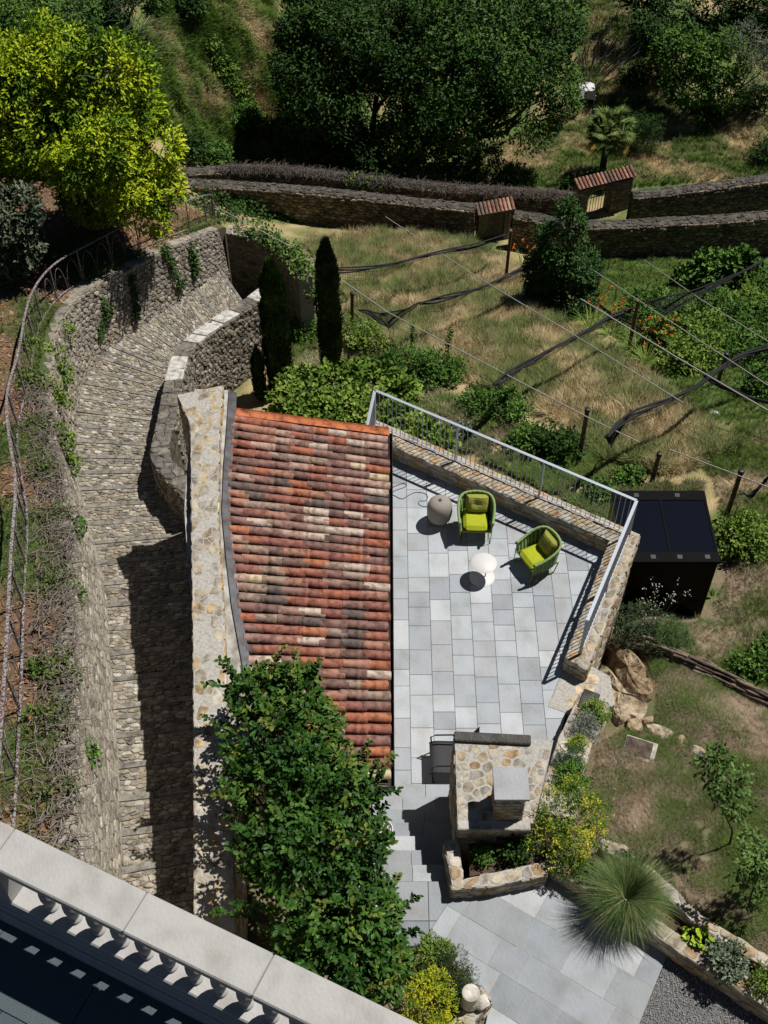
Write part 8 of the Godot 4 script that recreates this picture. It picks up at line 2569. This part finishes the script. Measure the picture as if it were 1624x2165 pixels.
func sow(called: String, label: String, pl: PackedVector2Array, n: int, mesh: Mesh, h0: float, h1: float, dry: Array, wet: Array, bias: float, dens := -0.5) -> void:
	var lo := pl[0]
	var hi := pl[0]
	for p in pl:
		lo = Vector2(minf(lo.x, p.x), minf(lo.y, p.y))
		hi = Vector2(maxf(hi.x, p.x), maxf(hi.y, p.y))
	var xf := []
	var cols := []
	var tries := 0
	while xf.size() < n and tries < n * 5:
		tries += 1
		var p := Vector2(rng.randf_range(lo.x, hi.x), rng.randf_range(lo.y, hi.y))
		if not Geometry2D.is_point_in_polygon(p, pl): continue
		var a := noise.get_noise_2d(p.x * 2.2, p.y * 2.2)
		var b := noise2.get_noise_2d(p.x * 1.7 + 40.0, p.y * 1.7)
		if b < dens: continue
		var k := clampf(bias + a * 1.3 + b * 0.7 + rng.randf_range(-0.18, 0.18), 0.0, 1.0)
		var c: Color = pick(dry).lerp(pick(wet), k)
		var h := rng.randf_range(h0, h1) * (1.0 + b * 0.5)
		var y := gfast(p.x, p.y) - 0.02
		# stems lean together in patches
		var la := noise.get_noise_2d(p.x * 1.2 + 90.0, p.y * 1.2) * 6.0
		var ln := 0.5 * (1.0 - k)
		var bs := Basis(Vector3.UP, rng.randf() * TAU) * Basis.from_scale(Vector3(h * 0.9, h, h * 0.9))
		bs = Basis(Vector3(cos(la), 0, sin(la)), ln * rng.randf_range(0.3, 1.3)) * bs
		xf.push_back(Transform3D(bs, Vector3(p.x, y, p.y)))
		cols.push_back(c)
	var o := Node3D.new()
	o.name = numbered(called)
	add_child(o)
	o.set_meta("kind", "stuff")
	o.set_meta("label", label)
	o.set_meta("category", "grass")
	many("tufts", mesh, xf, cols, o)

func wpoly(pts: Array) -> PackedVector2Array:
	var r := PackedVector2Array()
	for p in pts: r.push_back(Vector2(p.x, p.z))
	return r

func grass() -> void:
	bank_litter()
	var fine := tuft_mesh(12, 0.018, 0.5, 3)
	var lush := tuft_mesh(9, 0.035, 0.55, 4)
	var straw := [Color(0.56, 0.43, 0.25), Color(0.64, 0.5, 0.3), Color(0.46, 0.35, 0.19)]
	var wet := [Color(0.15, 0.18, 0.06), Color(0.2, 0.22, 0.08), Color(0.1, 0.14, 0.04)]
	var lawn := [Color(0.46, 0.36, 0.25), Color(0.36, 0.28, 0.19), Color(0.52, 0.43, 0.32)]
	var lawng := [Color(0.1, 0.14, 0.035), Color(0.15, 0.18, 0.06), Color(0.07, 0.12, 0.03)]
	var green := [Color(0.07, 0.12, 0.022), Color(0.1, 0.16, 0.03), Color(0.13, 0.19, 0.04)]
	sow("meadow_grass", "tall dry golden grass of the sloping meadow", wpoly([Vector3(-3.191, -10.646, -39.339), Vector3(-0.233, -11.785, -41.31), Vector3(3.64, -12.007, -40.976), Vector3(4.596, -11.149, -38.654), Vector3(5.362, -9.766, -35.787), Vector3(5.416, -7.499, -31.04), Vector3(7.485, -5.664, -26.587), Vector3(8.956, -3.519, -21.332), Vector3(7.099, -3.335, -20.36), Vector3(5.423, -3.46, -20.872), Vector3(4.593, -3.997, -22.808), Vector3(2.511, -4.887, -25.271), Vector3(0.946, -5.484, -26.8), Vector3(-0.467, -6.209, -28.657), Vector3(-1.611, -8.432, -34.138)]), 26000, fine, 0.3, 0.55, straw, wet, 0.6)
	sow("lawn_grass", "short dry patchy lawn beside the court", wpoly([Vector3(3.745, 0.111, -10.968), Vector3(3.456, 0.485, -9.679), Vector3(3.639, 0.798, -8.933), Vector3(4.376, 1.289, -7.843), Vector3(4.708, 1.386, -7.359), Vector3(5.798, 1.385, -6.515), Vector3(7.033, 0.781, -9.441), Vector3(7.843, -0.303, -11.744), Vector3(7.011, -0.66, -12.369), Vector3(5.798, -0.71, -13.067), Vector3(5.18, -0.978, -13.541), Vector3(5.107, -0.49, -12.626), Vector3(5.034, -0.157, -11.905), Vector3(4.712, 0.025, -11.352)]), 42000, fine, 0.06, 0.15, lawn, lawng, 0.58)
	sow("lawn_grass", "rough green grass between branch edging and cabin", wpoly([Vector3(4.959, -1.42, -14.181), Vector3(5.449, -0.882, -13.587), Vector3(6.346, -1.027, -13.242), Vector3(7.318, -0.583, -12.218), Vector3(9.388, -2.031, -16.535), Vector3(10.937, -3.578, -21.553), Vector3(9.9, -4.149, -22.957), Vector3(7.692, -3.676, -21.48), Vector3(7.995, -3.227, -20.262), Vector3(7.771, -2.43, -17.115), Vector3(6.896, -2.009, -15.006)]), 8000, fine, 0.1, 0.24, lawn, green, 0.8)
	sow("lawn_weeds", "green weeds scattered over the dry lawn", wpoly([Vector3(3.745, 0.111, -10.968), Vector3(3.456, 0.485, -9.679), Vector3(3.639, 0.798, -8.933), Vector3(4.376, 1.289, -7.843), Vector3(4.708, 1.386, -7.359), Vector3(5.798, 1.385, -6.515), Vector3(7.033, 0.781, -9.441), Vector3(7.843, -0.303, -11.744), Vector3(7.011, -0.66, -12.369), Vector3(5.798, -0.71, -13.067), Vector3(5.107, -0.49, -12.626), Vector3(5.034, -0.157, -11.905), Vector3(4.712, 0.025, -11.352)]), 5200, lush, 0.06, 0.16, lawng, green, 0.8, 0.02)
	sow("garden_grass", "fresh green grass of the kitchen garden", wpoly([Vector3(7.932, -11.877, -39.581), Vector3(9.403, -12.256, -40.309), Vector3(15.841, -12.133, -39.907), Vector3(15.667, -9.954, -34.941), Vector3(10.848, -3.469, -21.286), Vector3(9.649, -3.796, -22.096), Vector3(8.555, -4.436, -23.598), Vector3(7.718, -6.158, -27.742), Vector3(6.873, -8.141, -32.273)]), 15000, lush, 0.1, 0.22, green, green, 0.5)
	sow("garden_grass", "weedy grass round the feet of the cypresses", wpoly([Vector3(-3.214, -4.963, -24.872), Vector3(-2.701, -7.329, -31.795), Vector3(-1.454, -7.507, -32.008), Vector3(-0.315, -5.897, -27.878), Vector3(1.802, -4.555, -24.452), Vector3(4.564, -3.349, -20.689), Vector3(3.201, -3.462, -21.279), Vector3(1.117, -4.231, -23.393), Vector3(-1.469, -4.745, -24.46)]), 5000, lush, 0.1, 0.3, lawn, green, 0.6)
	sow("bed_weeds", "mixed weeds in the bed below the terrace railing", wpoly([Vector3(0.854, -4.146, -22.954), Vector3(1.787, -4.442, -24.151), Vector3(3.552, -3.802, -22.444), Vector3(5.212, -3.495, -21.066), Vector3(6.333, -3.254, -19.976), Vector3(7.681, -3.14, -19.874), Vector3(7.637, -3.086, -19.673), Vector3(5.363, -2.795, -18.243), Vector3(4.872, -2.881, -18.676), Vector3(3.339, -3.213, -20.172), Vector3(2.028, -3.663, -21.55)]), 9000, lush, 0.08, 0.3, [Color(0.12, 0.1, 0.06), Color(0.2, 0.17, 0.1)], green, 0.65, -0.25)
	sow("orchard_grass", "mown green and straw-coloured grass of the orchard", wpoly([Vector3(3.975, -13.163, -46.758), Vector3(4.318, -13.257, -49.302), Vector3(8.805, -13.101, -53.028), Vector3(9.759, -11.91, -57.044), Vector3(9.73, -11.245, -61.008), Vector3(12.695, -11.121, -60.758), Vector3(12.515, -11.646, -57.014), Vector3(13.862, -12.365, -54.32), Vector3(18.223, -12.556, -50.928), Vector3(19.181, -12.652, -47.276), Vector3(11.292, -12.994, -46.335)]), 16000, lush, 0.12, 0.3, straw, green, 0.72)
	var slopeg := [Color(0.09, 0.17, 0.025), Color(0.12, 0.21, 0.035), Color(0.16, 0.24, 0.05)]
	sow("slope_weeds", "green weeds and dry grass on the far slope", wpoly([Vector3(-10.083, -8.672, -44.699), Vector3(-10.332, -7.056, -47.007), Vector3(-9.536, -6.213, -51.131), Vector3(-5.186, -8.914, -56.566), Vector3(-4.831, -10.22, -52.671), Vector3(-4.523, -12.624, -48.154), Vector3(-7.475, -11.773, -46.398), Vector3(-8.429, -10.593, -45.081)]), 26000, lush, 0.25, 0.5, straw, slopeg, 0.85)
